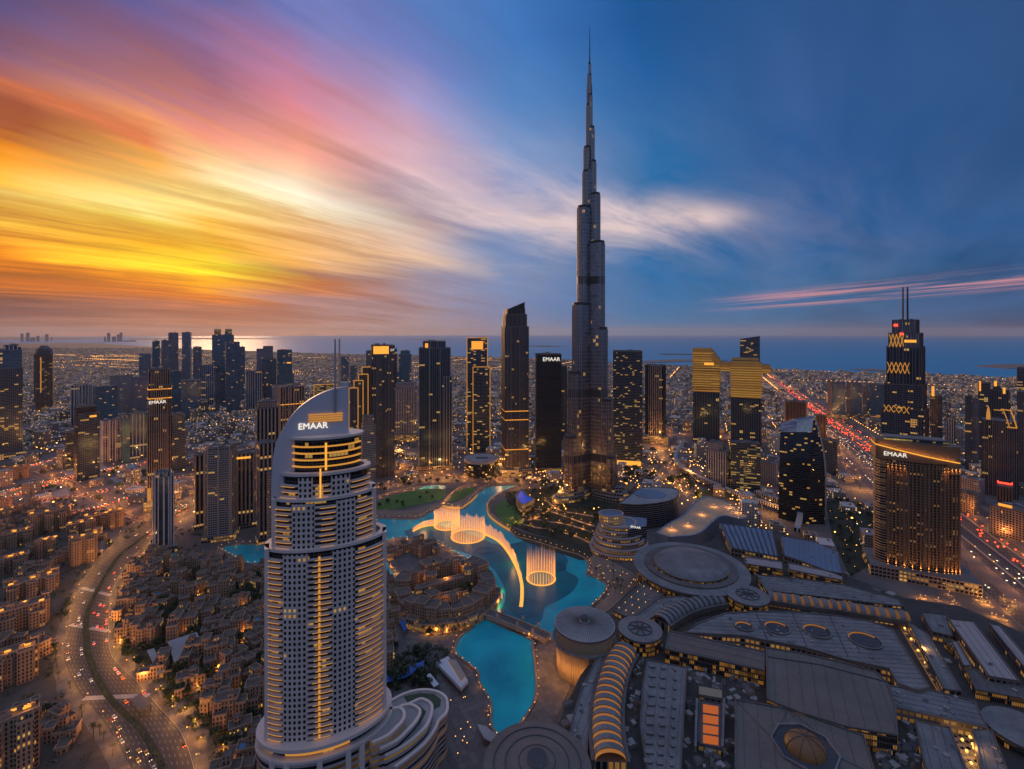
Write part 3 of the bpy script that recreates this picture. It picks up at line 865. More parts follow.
T('beige stepped tower with dark glazed middle and lit roof edge', 520, [(255, 279, 407), (257, 276, 401)], ['f_beigevert', 'f_beige'], .8, 6)
T('beige ribbed tower standing behind the twin balcony towers', 530, [(194, 209, 454)], 'f_beigevert', .8, 8, podium=(1.3, 8))
T('blue balcony tower with beige corner piers and crowned roof terrace beside the small pool', 543, [(205, 235.5, 450), (208, 233, 446)], 'f_resi', .75, -14, cham=.14, fins=(2, 1.6, 1.4, 'beige'), podium=(1.25, 9))
T('beige portal tower with dark glass centre under a yellow light bar', 530, [(233.5, 256, 452)], 'f_beigevert', .8, -6, crown=[(236, 252, 455, 456.8, 'gold_light')], podium=(1.2, 8))
T('tall beige tower with a central dark blue window bay by the curved hotel wall', 545, [(257, 275, 442)], 'f_beigevert', .9, 10, podium=(1.2, 8))
T('pale beige tower with stepped top pressed against the curved hotel', 550, [(266.5, 284, 472)], 'f_beige', .9, 10)
T('unfinished floor frame hung with gold work lights above the sail wall', 432, [(314, 334, 384)], 'f_office', .8, 0, edge='soft_gold')
# --- centre
T('stepped tower with four gold capped shafts rising to the right', 475, [(349, 358, 387), (354, 363, 380), (358.5, 368, 374), (362, 372, 367)], 'f_darkfin', 1.0, 0, edge='soft_gold')
o, tp, s_, Y_, w_, d_, xm = T('dark ribbed tower under a glowing gold crown box', 478, [(371, 394, 354), (371.5, 390, 345.2)], ['f_darkfin', 'f_darkfin'], .8, 4, fins=(9, .7, 1.0, 'dark_steel'))
mb = MB(); mb.box((380.5 - xm) * s_, -tp[1][2] / 2 - .8, 16 * s_, 1.5, Zat(353.6, Y_), Zat(346, Y_), 0, 0, 0, bottom=True); mb.build('light_panel', M['gold_light'], o)
o, tp, s_, Y_, w_, d_, xm = T('dark rounded tower with small white letters near its top corner', 432, [(388, 397, 349), (388.5, 395, 345.6)], 'f_fadedark', .9, 0)
sign('DT', o, 0, -d_ / 2 - 1.2, Zat(350, Y_), 9)
T('navy glass tower with a small rounded cap behind the white grid tower', 412, [(399, 411.5, 354.5), (400.5, 410, 351)], 'f_teal', .9, 0, cham=.2)
T('off white grid fronted tower with a flat cornice', 441, [(395, 418.5, 388), (395.5, 416, 383)], ['f_white', 'f_grey'], .8, -8, podium=(1.4, 18))
T('slim beige capped tower in front of the ribbed dark tower', 492, [(361, 375.5, 424), (362, 374, 416)], ['f_resi', 'f_beige'], .9, 8)
T('dark stepped glass tower ruled by pale vertical lines', 471, [(444, 452, 376), (419, 450.5, 348), (423, 445.5, 341.5)], 'f_fadedark', .75, 0, fins=(3, .9, .9, 'steel'), crown=[(425, 428, 343, 347.5, 'amber_light')], podium=(1.15, 9))
o, tp, s_, Y_, w_, d_, xm = T('tower outlined in gold light with a shorter outlined shaft in front', 447, [(467, 487.5, 338)], 'f_dark', .8, 0, edge='soft_gold', crown=[(471.5, 483, 341, 349, 'amber_light')])
o2, tp2, s2, Y2, w2_, d2_, xm2 = T('shorter gold outlined shaft before the taller gold outlined tower', 452, [(473, 490, 367)], 'f_dark', .6, 0, edge='soft_gold')
M['bronze'] = plain('bronze', (.16, .12, .1), .4, .5)
T('tall dark ribbed tower with a slanted black crown', 476, [(501.8, 528.5, 327), (503, 526.5, 315), (505, 524.5, 310)], ['f_darkfin', 'f_darkfin', 'f_black'], .9, 10, slant=302.5, fins=(8, .8, 1.0, 'bronze'), band=[409.5, 418, 447], podium=(1.3, 14))
o, tp, s_, Y_, w_, d_, xm = T('black louvred slab with white lettering at its top right', 471, [(535, 561.5, 354)], 'f_black', .6, 6, podium=(1.05, 6))
sign(EM, o, w_ * .1, -d_ / 2 - .8, Zat(359, Y_), 12)
T('dark tower speckled with yellow windows, its foot glowing amber', 466, [(613, 642.5, 351)], 'f_yellow', .75, 0, crown=[(614, 641, 458, 464, 'gold_light')], podium=(1.05, 7))
T('beige ribbed slab between black side walls', 443, [(645, 666, 365)], 'f_black', .5, 0)
o, tp, s_, Y_, w_, d_, xm = T('beige panel tower front framed by darker flanks near the spit', 444, [(648.5, 662.5, 366)], 'f_beigevert', .5, 0, podium=(1.8, 22))
# twin towers with the sky bridge: one building
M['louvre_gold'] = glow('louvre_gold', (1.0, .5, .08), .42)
def twin():
    Yf = H * F / (444 - HY); X0 = (728 - CX) * Yf / F
    AZ = math.atan2(X0, Yf); DD = math.hypot(X0, Yf)
    o = thing('tower', 'pair of gold louvred towers joined by a gold sky bridge', 'skyscraper', (X0, Yf, 0), -AZ)
    ox = 0.0
    def Xat(px, Y): return DD * math.tan(math.atan((px - CX) / F) - AZ)
    def blk(nm, x0, x1, y0, y1, fm, dep, yo=0.0, cut=None, lower=True):
        mb = MB(); a, b = Xat(x0, Yf) - ox, Xat(x1, Yf) - ox
        P = [(a, yo), (b, yo), (b, yo + dep), (a, yo + dep)]
        if cut:
            z = Zat(y0, Yf); zc = Zat(cut[1], Yf); xa = Xat(cut[0], Yf) - ox
            mb.prism([(a, yo), (xa, yo), (xa, yo + dep), (a, yo + dep)], Zat(y1, Yf), z)
            mb.prism([(xa, yo), (b, yo), (b, yo + dep), (xa, yo + dep)], Zat(y1, Yf), lambda p: z + (zc - z) * ((p[0] - xa) / (b - xa)) ** .8)
        else: mb.prism(P, Zat(y1, Yf), Zat(y0, Yf), bottom=True)
        return mb.build(nm, [M[fm], M['roof']], o)
    blk('shaft', 693, 719.5, 392.5, 444, 'f_fadedark', 60, 2)
    blk('louvred_top', 692.5, 720, 348.5, 393, 'f_goldlit', 64, 0, (711, 360))
    blk('shaft', 731, 761.5, 396, 447, 'f_fadedark', 60, 2)
    blk('louvred_top', 730.5, 762, 362, 397, 'f_goldlit', 64, 0)
    blk('roof_block', 732, 759, 358, 362, 'f_goldlit', 40, 6)
    for (xa, xb, ya, yb_, yo) in ((692.5, 712, 351, 392, 0), (712, 719.5, 362, 392, 0), (730.5, 762, 364, 396, 0), (720, 730.5, 364, 371, 6), (762, 771, 366, 372, 6)):
        za, zb = Zat(yb_, Yf), Zat(ya, Yf); n_ = int((zb - za) / 6.5); a_, b_ = Xat(xa, Yf), Xat(xb, Yf); lv = MB()
        for q in range(n_): lv.box((a_ + b_) / 2, yo - .5, b_ - a_ - .4, 1.0, za + q * 6.5, za + q * 6.5 + random.uniform(.7, 2.2), 0, 0, 0, bottom=True)
        lv.build('louvre', M['louvre_gold'], o)
    blk('sky_bridge', 720, 730.5, 362.5, 371.5, 'f_goldlit', 40, 6)
    blk('sky_bridge', 762, 771, 364, 372.5, 'f_goldlit', 40, 6)
    mb = MB(); mb.box(Xat(709, Yf) - ox, -.6, 9 * Yf / F, 1.0, Zat(365.6, Yf), Zat(363, Yf), 0, 0, 0); mb.build('light_panel', M['gold_light'], o)
    PLACED.append(((706 - CX) * Yf / F, Yf + 30, 45)); PLACED.append(((746 - CX) * Yf / F, Yf + 30, 45))
twin()
T('black office block with rows of lit floors below the gold towers', 492, [(729.5, 760.5, 442)], 'f_office', .6, 6, rm='roof_dark')
T('black tower with a slanted roof behind the gold bridge', 432, [(740, 760, 339)], 'f_dark', .7, 0, slant=336)
T('white framed mid rise with a deep grid and roof house', 489, [(706, 731, 450), (708, 721, 442)], ['f_white', 'f_grey'], .7, -16)
T('grey office block with a plain side wall beside the lit black offices', 486, [(760, 778, 462)], 'f_grey', .8, -10)
T('beige hotel block with twin end piers behind the curved black tower', 441, [(785, 806.5, 401)], 'f_brown', .7, 0, fins=(1, 3, 3, 'beige'))
T('brown slab with plain side just behind the curved black tower', 441, [(815, 826.5, 415)], 'f_brown', .8, 10)
for k, (a, b, yt, lb) in enumerate(((828, 845.5, 382, 'first of three lit edged apartment slabs along the highway, nearest the sea view gap'), (846.5, 862, 383, 'middle one of three lit edged apartment slabs along the highway'), (862.5, 884, 384, 'widest of three lit edged apartment slabs, beside the twin spired tower'))):
    o, tp, s_, Y_, w_, d_, xm = T(lb, 419, [(a, b, yt)], 'f_blue', .6, 4, podium=(1.25, 14))
    mb = MB(); mb.box(-w_ / 2 + 4, -d_ / 2 - .6, 12, 2, 0, tp[0][3] - 2, 0, 0, 0); mb.build('end_pier', M['pier'] if 'pier' in M else M['f_beige'], o)
# twin spired hotel
o, tp, s_, Y_, w_, d_, xm = T('tall stepped hotel tower with twin spires and gold lattice crown', 520, [(882, 928.5, 408), (885, 926, 384), (887.5, 924.5, 347), (889.5, 922.5, 333.5), (893.5, 918.5, 320.5)], ['f_dark', 'f_dark', 'f_fadedark', 'f_slate', 'f_slate'], .7, -8, fins=(6, 1.0, 1.2, 'bronze'))
for px in (902.8, 908):
    mb = MB(); mb.cone((px - xm) * s_, 0, 1.5, 1.1, tp[-1][3], Zat(287, Y_), 10); mb.build('spire', M['dark_steel'], o)
mb = MB()
for (ya, yb_, xa, xb, n_) in ((334, 347, 890, 906, 4), (362, 373, 888, 912, 5), (405, 412, 884, 912, 5)):
    i_ = 3 if yb_ < 350 else (2 if yb_ < 380 else 1)
    for k in range(n_):
        p, q = xa + (xb - xa) * k / n_, xa + (xb - xa) * (k + 1) / n_
        yy = -tp[i_][2] / 2 - 1.6
        for (u0, v0, u1, v1) in ((p, ya, q, yb_), (q, ya, p, yb_)): mb.bar(((u0 - xm) * s_, yy, Zat(v0, Y_)), ((u1 - xm) * s_, yy, Zat(v1, Y_)), 1.0)
mb.build('lattice', M['soft_gold'], o)
mb = MB(); mb.box((897 - xm) * s_, -tp[4][2] / 2 - 1, 4.4 * s_, 1, Zat(326.5, Y_), Zat(324, Y_), 0, 0, 0); mb.box((903.5 - xm) * s_, -tp[3][2] / 2 - 1, 4.4 * s_, 1, Zat(335, Y_), Zat(332.8, Y_), 0, 0, 0); mb.build('beacon', M['red_light'], o)
mb = MB(); mb.box((912.8 - xm) * s_, -tp[3][2] / 2 - .8, 13 * s_, 1, Zat(342.3, Y_), Zat(339.7, Y_), 0, 0, 0); mb.build('light_panel', M['gold_light'], o)
# --- right edge
T('slim grey tower with a gold finial behind the twin spired hotel', 442, [(930, 937.5, 396)], 'f_brown', .9, 0, crown=[(931.5, 934.5, 386, 396, 'amber_light')])
T('dark round topped tower beside the gold finialled one', 442, [(936.5, 942.5, 396)], 'f_dark', .9, 0, cham=.25)
T('low white pair of slabs with a gap beyond the crown of the bronze hotel', 448, [(946.5, 955.5, 418)], 'f_white', .6, 0)
T('dark narrow tower with vertical piers left of the arched pediment tower', 470, [(965, 972, 396)], 'f_dark', 1, 0)
T('plain grey wall tower between two dark ones on the eastern edge', 470, [(971, 979, 399)], 'f_slate', 1, 0)
T('dark tower with slim gold lit crown post', 462, [(978, 990.5, 383)], 'f_dark', .9, 0, crown=[(979, 981, 381, 391, 'amber_light')])
T('black stepped tower with a yellow lit top panel', 462, [(990, 1010, 390), (993, 1001, 384)], 'f_darkfin', .8, 0, crown=[(994, 997, 381, 386, 'gold_light'), (1003, 1005.5, 387, 393, 'gold_light')])
T('dark tower with a red beacon at the eastern edge of the city', 455, [(1017, 1042, 368)], 'f_dark', .8, 0, red=True)
T('tall black tower cropped by the eastern edge, behind the pediment tower', 490, [(1017, 1048, 392)], 'f_darkfin', .9, 0)
o, tp, s_, Y_, w_, d_, xm = T('dark ornate tower with gold dome finial and curved gold pediment', 500, [(982, 1018, 420)], 'f_darkfin', .8, 0, fins=(8, .8, 1, 'dark_steel'))
mb = MB(); mb.dome((988.5 - xm) * s_, -d_ / 2 + 4, 3, 2.4, tp[0][3] + 1, Zat(406.5, Y_) - tp[0][3], 12, 6, 0, 1.3); mb.build('finial', M['soft_gold'], o)
mb = MB(); A = [((1001 - xm) * s_, Zat(408, Y_)), ((1011 - xm) * s_, Zat(408.5, Y_)), ((1014 - xm) * s_, Zat(416, Y_)), ((1017 - xm) * s_, Zat(425, Y_))]
for (p, q) in zip(A, A[1:]): mb.bar((p[0], -d_ / 2 - 1, p[1]), (q[0], -d_ / 2 - 1, q[1]), 2, 2)
for (p, q) in zip(A, A[1:]): mb.bar((p[0] - 7 * s_, -d_ / 2 - 1, p[1] - 2), (q[0] - 7 * s_, -d_ / 2 - 1, q[1] - 1), 1.4, 1.4)
mb.bar((A[3][0], -d_ / 2 - 1, A[3][1]), (A[3][0] - 10 * s_, -d_ / 2 - 1, A[3][1]), 2, 2)
mb.build('pediment', M['soft_gold'], o)
T('mid rise block with a red lit roof edge beyond the ring road', 510, [(997, 1013, 486)], 'f_brown', .8, 0, crown=[(998, 1012, 481.5, 483, 'red_light')])
T('curved beige apartment block with gold lit roof line beside the highway', 545, [(990, 1040, 508)], 'f_beige', .6, -14, edge=None, crown=[(1000, 1016, 504, 506.5, 'amber_light')], cat='building', name='apartment_block')
T('long low tan block behind the red roofed mid rise', 500, [(1008, 1050, 486)], 'f_beige', .7, -10, cat='building', name='apartment_block')
T('low beige block beside the arched roof hall', 515, [(958, 980, 492)], 'f_beige', .8, -20, cat='building', name='apartment_block')
T('low hall with a pale arched roof beyond the bronze hotel', 505, [(958, 985, 478)], 'f_grey', .8, -20, rm='roof_pale', cat='building', name='hall')
T('dark boxy block behind the curved black tower', 476, [(823, 839, 440)], 'f_dark', .8, -10)

# ---------------------------------------------------------------- the tallest tower
M['f_burj'] = fac('facade_silver_fins', (.28, .24, .22), (.17, .215, .29), 6.8, 2.6, .62, .78, .03, .7, gr=.16, gm=.92, wr=.3, wmet=.75)
M['f_burj_dark'] = plain('mechanical_band', (.05, .05, .055), .5, .3)
BX, BY = Xat(589.6, 905), 905.0
bt = thing('tower', 'tallest tower, silver stepped spire with three lobed wings above the lake', 'skyscraper', (BX, BY, 0), 0)
PLACED.append((BX, BY, 85))
LEFT = [(74, 4.6), (104, 7), (147, 12.5), (171, 15), (207, 26), (303, 36), (370, 45), (432, 53)]
RIGHT = [(63, 3), (94, 6), (127, 10), (161, 13), (194, 20.5), (242, 29), (327, 34), (397, 43), (452, 49)]
BACK = [(85, 6), (115, 9), (150, 15), (185, 22), (225, 30), (270, 36), (340, 44), (410, 50)]


def wing(ang, tiers):
    c, s_ = math.cos(R(ang)), math.sin(R(ang))
    zs = [Zat(y, BY) for y, _ in tiers]
    for i, ((yt, ext), z) in enumerate(zip(tiers, zs)):
        wid = 3.2 + min(9.5, ext * .3)                      # half width of the lobe
        reach = max(ext / .87 - wid * .28, .5)
        P = [(-1.0, -wid * .96), (max(reach - wid * .6, 0), -wid)]
        for k in range(9):
            a = -70 + 140 * k / 8
            P.append((max(reach - wid * .6, 0) + wid * .75 * math.cos(R(a)) - wid * .75 * math.cos(R(70)) + .2, wid * math.sin(R(a)) / math.sin(R(70))))
        P += [(max(reach - wid * .6, 0), wid), (-1.0, wid * .96)]
        Q = ccw([(p[0] * c - p[1] * s_, p[0] * s_ + p[1] * c) for p in P])
        mb = MB(); mb.prism(Q, 0, z - 5); mb.build('wing_tier', [M['f_burj'], M['roof_dark']], bt)
        mb = MB(); cx_ = sum(p[0] for p in Q) / len(Q); cy_ = sum(p[1] for p in Q) / len(Q)
        Q2 = [(cx_ + (p[0] - cx_) * .93, cy_ + (p[1] - cy_) * .93) for p in Q]
        mb.prism(Q2, z - 5, z); mb.build('setback_crown', [M['f_burj_dark'], M['roof']], bt)
        nb = MB()                                           # fins down the nose
        for k in range(2, len(Q) - 2):
            p = Q[k]; nb.box(p[0] * 1.003, p[1] * 1.003, .9, .9, 0, z - 4.6, 0, 0, 0)
        nb.build('fin', M['steel_bright'], bt)


M['steel_bright'] = plain('bright_steel_fins', (.4, .36, .34), .28, .85, var=.1)
for a, tr in ((212, LEFT), (-32, RIGHT), (90, BACK)): wing(a, tr)
mb = MB(); mb.prism(ell(0, 0, 12, 12, 6), 0, Zat(171, BY)); mb.build('core', [M['f_burj'], M['roof_dark']], bt)
mb = MB()
for r0, r1, ya, yb in ((2.8, 2.4, 171, 120), (2.2, 1.8, 120, 85), (1.7, 1.2, 85, 58), (1.0, .7, 58, 40), (.55, .3, 40, 26)): mb.cone(0, 0, r0, r1, Zat(ya, BY), Zat(yb, BY), 12)
mb.build('spire', [M['dark_steel'], M['dark_steel']], bt)
for yy, lim in ((281, 31), (392, 44), (455, 50)):
    mb = MB(); z = Zat(yy, BY)
    for ang, tr in ((212, LEFT), (-32, RIGHT), (90, BACK)):
        ok = [e for y, e in tr if y < yy - 6]
        ext = max(ok); wid = 3.2 + min(9.5, ext * .3); reach = ext / .87 - wid * .28
        P = ccw([rotp(p, R(ang)) for p in [(0, -wid - .3), (reach - wid * .6, -wid - .3)] + [(reach - wid * .6 + (wid + .3) * .75 * (math.cos(R(a)) - math.cos(R(70))) + .5, (wid + .3) * math.sin(R(a)) / math.sin(R(70))) for a in range(-70, 71, 20)] + [(reach - wid * .6, wid + .3), (0, wid + .3)]])
        mb.prism(P, z - 7, z + 7, 0, 0, bottom=True)
    mb.build('mechanical_band', M['f_burj_band'] if 'f_burj_band' in M else M['f_burj_dark'], bt)
M['f_burjpod'] = fac('podium_terraces', (.3, .25, .21), GD, 5, 6, .8, .55, .45, .7, lc=(1, .45, .08))
mb = MB()
for ang in (212, -32, 90):
    for rr, hh, ww in ((86, 9, 20), (74, 16, 16), (64, 24, 13)):
        P = ccw([rotp(p, R(ang)) for p in ell(rr * .5, 0, rr * .5, ww, 24)]); mb.prism(P, 0, hh)
mb.build('podium', [M['f_burjpod'], M['roof']], bt)

# ---------------------------------------------------------------- curved hotel with the sail wall (foreground)
AX, AY = Xat(327, 315), 315.0
ar = -math.atan2(AX, AY)
ad = thing('hotel_tower', 'foreground hotel tower with curved balconies, pale sail shaped top wall and twin masts', 'hotel', (AX, AY, 0), ar)
PLACED.append((AX, AY, 62))
M['a_sail'] = plain('sail_panels', (.6, .55, .58), .55, var=.06, scale=.08)
M['a_wall'] = plain('pale_stone_panels', (.74, .6, .53), .6, var=.07, scale=.08)
M['f_punch'] = fac('punched_windows', (.64, .51, .45), (.015, .017, .022), 3.4, 2.85, .5, .56, .07, .55, wr=.6)
M['f_glassband'] = fac('balcony_glass', (.05, .05, .055), (.014, .018, .026), 3.4, 2.4, .9, .8, .09, .55, blocks=1.2)
M['led'] = glow('led_strip', (1.0, .42, .06), .62)
def EP(a, b, n, k=1.0): ph = 2 * math.pi - math.acos(max(-1, min(1, n))); return (a * k * math.cos(ph), b * k * math.sin(ph))
def seg(a, b, n0, n1, k, q=10): return [EP(a, b, n0 + (n1 - n0) * i / q, k) for i in range(q + 1)]


def hotel_tier(a, b, z0, z1, xo, bays, punched, fins=True, slim=False, strip=None):
    sh = lambda P: [(p[0] + xo, p[1]) for p in P]
    mb = MB(); mb.prism(sh(ell(0, 0, a, b, 72)), z0, z1 - .5); mb.build('shaft', [M['f_glassband'], M['roof']], ad)
    rim = MB(); rim.ring(sh(ell(0, 0, a + 1.6, b + 1.6, 72)), sh(ell(0, 0, a - 2.5, b - 2.5, 72)), z1 - .7, z1 + 1.0, 0, 0); rim.build('roof_rim', M['a_wall'], ad)
    for n0, n1 in punched:
        pw = MB(); A, B = sh(seg(a, b, n0, n1, 1.0)), sh(seg(a, b, n0, n1, 1 + 1.1 / b))
        pw.prism(B, z0, z1 - 1.7, 0, 0, top=False, closed=False)
        for e in (0, -1): pw.face([(*A[e], z0), (*B[e], z0), (*B[e], z1 - 1.7), (*A[e], z1 - 1.7)], 1)
        pw.build('window_wall', [M['f_punch'], M['a_wall']], ad)
    bl, ld = MB(), MB()
    n_ = int((z1 - z0 - 2) / 3.4)
    for i in range(n_):
        z = z0 + 1.2 + i * 3.4
        for n0, n1 in bays:
            A, B = sh(seg(a, b, n0, n1, 1 - .6 / b, 8)), sh(seg(a, b, n0, n1, 1 + 1.5 / b, 8))
            if z0 > 100: q_ = MB(); q_.strip(B, A, z, z + 1.05, 0, 0); q_.build('balcony', M['a_wall'], ad)
            else: bl.strip(B, A, z, z + 1.05, 0, 0)
            g = random.Random(i * 7 + int(n0 * 50))
            f0, f1 = (.0, 1.0) if n0 < -.5 else ((.2, 1.0) if n0 < .2 else (.0, 1.0))
            if slim: f0, f1 = 0, 1
            if g.random() < .06: continue
            f0 = min(.6, f0 + g.random() * .15); f1 = max(.5, f1 - g.random() * .2)
            A, B = sh(seg(a, b, n0 + (n1 - n0) * f0, n0 + (n1 - n0) * f1, 1 + 1.2 / b, 6)), sh(seg(a, b, n0 + (n1 - n0) * f0, n0 + (n1 - n0) * f1, 1 + 1.58 / b, 6))
            ld.strip(B, A, z - .32, z - .02, 0, 0)
    if bl.f: bl.build('balcony_rail', M['a_wall'], ad)
    stuff_ = ld.build('light_strip', M['led'], ad)
    if fins:
        for s_ in (-1, 1):
            fb = MB(); p = EP(a, b, .975 * s_); fb.box(p[0] * 1.02 + xo, p[1] - .5, 2.6, 9, z0, z1 + 1, R(-6 * s_), 0, 0); fb.build('corner_fin', M['a_wall'], ad)
    if strip:
        p = EP(a, b, strip); sb = MB()
        for i in range(n_): sb.box(p[0] + xo, p[1] - 1.9, 1.2, .5, z0 + 1.3 + i * 3.4, z0 + 3.6 + i * 3.4, 0, 0, 0, bottom=True)
        sb.build('vertical_light', M['led'], ad)


BAYS = [(-.95, -.68), (-.32, .07), (.42, .93)]; PUN = [(-.68, -.32), (.07, .42)]
hotel_tier(35.6, 18.5, 54, 170, .6, BAYS, PUN, strip=-.14)
hotel_tier(30.2, 16.5, 170, 200, -.8, [(-.95, -.6), (-.2, .2), (.55, .95)], [(-.6, -.2), (.2, .55)])
hotel_tier(26.2, 14.5, 200, 215, -.3, [(-.95, -.58), (-.3, .1), (.5, .95)], [(-.58, -.3), (.1, .5)], fins=False)
mb = MB(); mb.box(-3.8, -16.4, 1.0, .8, 200.5, 219, 0, 0, 0); mb.build('vertical_light', M['gold_light'], ad)
# glass drum
mb = MB(); mb.prism(ell(0, 0, 20.6, 12, 60), 215, 236); mb.build('drum', [M['f_glassband'], M['roof']], ad)
for k in range(4):
    z = 218.8 + k * 4.15; mb = MB()
    A, B = seg(20.6, 12, -.93, .95, 1.0, 16), seg(20.6, 12, -.93, .95, 1.075, 16); mb.strip(B, A, z, z + .85, 0, 0)
    mb.build('light_band', M['led'], ad)
mb = MB(); mb.box(-.6, -13.1, 1.3, .8, 217, 234, 0, 0, 0); mb.build('vertical_light', M['gold_light'], ad)
mb = MB(); mb.prism(ell(0, 0, 23, 14, 60), 236.2, 237.6, 0, 0, bottom=True); mb.build('roof_disc', M['a_wall'], ad)
# sail wall
WY = -4.6
def wp(px, py): return ((px - 327) / 1.62, 303 - (py - 333) * 319 / 482)
outl = [wp(x, y) for x, y in smooth([(276.2, 560), (275.2, 520), (274.8, 490), (275.2, 468), (276.4, 450), (279, 436), (285, 424.5), (293.5, 411.5), (302.5, 402.5), (316, 394), (331, 388.3), (348.6, 386)], 4)] + [wp(348.6, 440), wp(348.6, 560)]
mb = MB(); n_ = len(outl)
mb.face([(x, WY, z) for x, z in outl][::-1], 0); mb.face([(x, WY + 4.5, z) for x, z in outl], 0)
for i in range(n_):
    a, b2 = outl[i], outl[(i + 1) % n_]; mb.face([(a[0], WY, a[1]), (b2[0], WY, b2[1]), (b2[0], WY + 4.5, b2[1]), (a[0], WY + 4.5, a[1])], 0)
mb.build('sail_wall', M['a_sail'] if 'a_sail' in M else M['a_wall'], ad)
mb = MB()
for k in range(4): a = wp(309.3, 411.2 + k * 2.2); b2 = wp(342.3, 411.2 + k * 2.2); mb.box((a[0] + b2[0]) / 2, WY - .6, b2[0] - a[0], 1.2, a[1] - .75, a[1], 0, 0, 0, bottom=True)
mb.build('louvre', M['soft_gold'], ad)
for px, y0 in ((334.9, 411), (339.3, 386)):
    a = wp(px, y0); mb = MB(); mb.cone(a[0], WY - .9 if y0 > 400 else WY + 2.2, .75, .5, a[1], wp(px, 339)[1], 8); mb.build('mast', M['steel'], ad)
a = wp(313.6, 422.8); sign(EM, ad, a[0], WY - .3, a[1], 5.5, ext=.2)
mb = MB(); a = wp(344, 382); mb.box(a[0], WY + 2, 5, 3, a[1] - 2.5, a[1] + .3); mb.build('roof_house', M['white'], ad)
# podium
M['f_band'] = fac('podium_bands', (.4, .34, .33), (.02, .02, .024), 4.0, 60, 1, .52, .25, .14, lc=(1, .45, .08), wr=.6, gr=.3)
mb = MB(); mb.prism(ell(0, 2, 41, 27, 80), 0, 47); mb.build('podium', [M['f_band'], M['roof_dark']], ad)
mb = MB()
for n0 in (-.75, -.55, -.1, .3, .5):
    p = EP(41, 27, n0); mb.box(p[0], p[1] + 1.6, 3.2, 1.4, 0, 47, math.atan2(-p[0] / 41 ** 2, p[1] / 27 ** 2) * -1 if False else 0, 0, 0)
mb.build('podium_pier', M['a_wall'], ad)
mb = MB(); mb.prism(ell(0, 2, 37, 24, 80), 47, 52, 0, 0, top=False); mb.build('recessed_storey', M['f_dark'], ad)
mb = MB(); A, B = seg(37, 24, -.62, .35, 1.01, 16), seg(37, 24, -.62, .35, 1.03, 16); mb.strip([(p[0], p[1] + 2) for p in B], [(p[0], p[1] + 2) for p in A], 48.2, 50.2, 0, 0); mb.build('light_strip', M['soft_gold'], ad)
mb = MB(); mb.ring(ell(0, 2, 41.5, 27.5, 80), ell(0, 2, 30, 15, 80), 52, 54.2, 0, 0); mb.ring(ell(0, 2, 42, 28, 80), ell(0, 2, 36, 23, 80), 45.6, 47.3, 0, 0); mb.build('podium_ledge', M['a_wall'], ad)
# stepped terraces curling to the right
def loc(P): return [rotp((p[0] - AX, p[1] - AY), -ar) for p in P]
TER = [(30, [(387, 704), (404, 695), (420, 691), (435, 692), (445, 697.5), (447.5, 706), (446, 714), (438.5, 722), (435, 730), (425, 744), (410, 757), (395, 768)]),
       (36, [(392, 712), (411, 704), (421, 700), (430, 704), (432, 711), (427.5, 725), (416, 737.5), (402, 748), (385, 757)]),
       (41, [(388, 715), (402, 707), (412, 706), (420, 712), (416, 722), (405, 734), (396, 742), (380, 750)]),
       (46, [(380, 712), (399, 709), (404, 714), (403, 721), (396, 729), (387, 737), (372, 744)])]
M['f_terr'] = fac('terrace_bands', (.42, .36, .35), (.02, .02, .026), 3.6, 60, 1, .45, .3, .22, lc=(1, .45, .08), wr=.6, gr=.3)
for z, pts in TER:
    P = smooth(GP(pts, z), 5); inner = loc(P)
    core_ = [(22, -8), (22, 12)]
    poly = ccw(inner + core_)
    mb = MB(); mb.prism(poly, 0, z); mb.build('terrace', [M['f_terr'], M['roof_terr'] if 'roof_terr' in M else M['roof_pale']], ad)
    A, B = sides(inner, 1.0, 1.0); mb = MB(); mb.strip(A, B, z + .004, z + 1.3, 0, 0); mb.build('parapet', M['a_wall'], ad)
mb = MB(); P = loc(GP([(413, 705), (419, 705), (426, 712), (420, 724), (411, 735), (404, 742), (409, 733), (415, 722), (420, 712)], 36)); mb.prism(ccw(P), 36.004, 36.4); mb.build('planting_bed', [M['leaf'], M['leaf']], ad)
mb = MB(); P = loc(GP([(404, 697), (420, 693.5), (434, 694.5), (441, 700), (440, 706), (433, 710), (431, 703), (421, 698.5), (408, 703)], 30)); mb.prism(ccw(P), 30.004, 30.5); mb.build('planting_bed', [M['leaf'], M['leaf']], ad)

# ---------------------------------------------------------------- bronze hotel with the curved gold crown (right)
Yh = H * F / (580 - HY); hc = Xat(918, Yh); HR = -math.atan2(hc, Yh) + R(13)
def hpx(hw_): return [CX + F * (hc + rotp(p, HR)[0]) / (Yh + rotp(p, HR)[1]) for p in ((-hw_, 4), (hw_, 7))]
hw = 40.0
for _ in range(20): q = hpx(hw); hw *= (959.5 - 875.8) / (q[1] - q[0])
hc += (917.6 - sum(hpx(hw)) / 2) * Yh / F
hb = thing('hotel_tower', 'broad bronze hotel slab with gold uplights and a sweeping lit crown', 'hotel', (hc, Yh, 0), HR)
PLACED.append((hc, Yh + 15, 60))
M['f_hotel'] = fac('hotel_front', (.25, .165, .11), (.02, .017, .016), 3.3, 3.3, .7, .55, .12, .35, lc=(1, .4, .1), wr=.5, blocks=1.5)
M['f_balc'] = fac('hotel_side_balconies', (.3, .22, .17), (.012, .012, .014), 3.3, 60, 1, .6, .3, .1, lc=(1, .4, .1))
M['bronze_clad'] = plain('bronze_cladding', (.23, .145, .085), .45, .35, var=.12, scale=.05)
def hfront(t): return (-hw + 2 * hw * t, 4 - 9 * math.sin(math.pi * min(1, max(0, t))) + 3 * t)
zt_b = Zat(462, Yh)
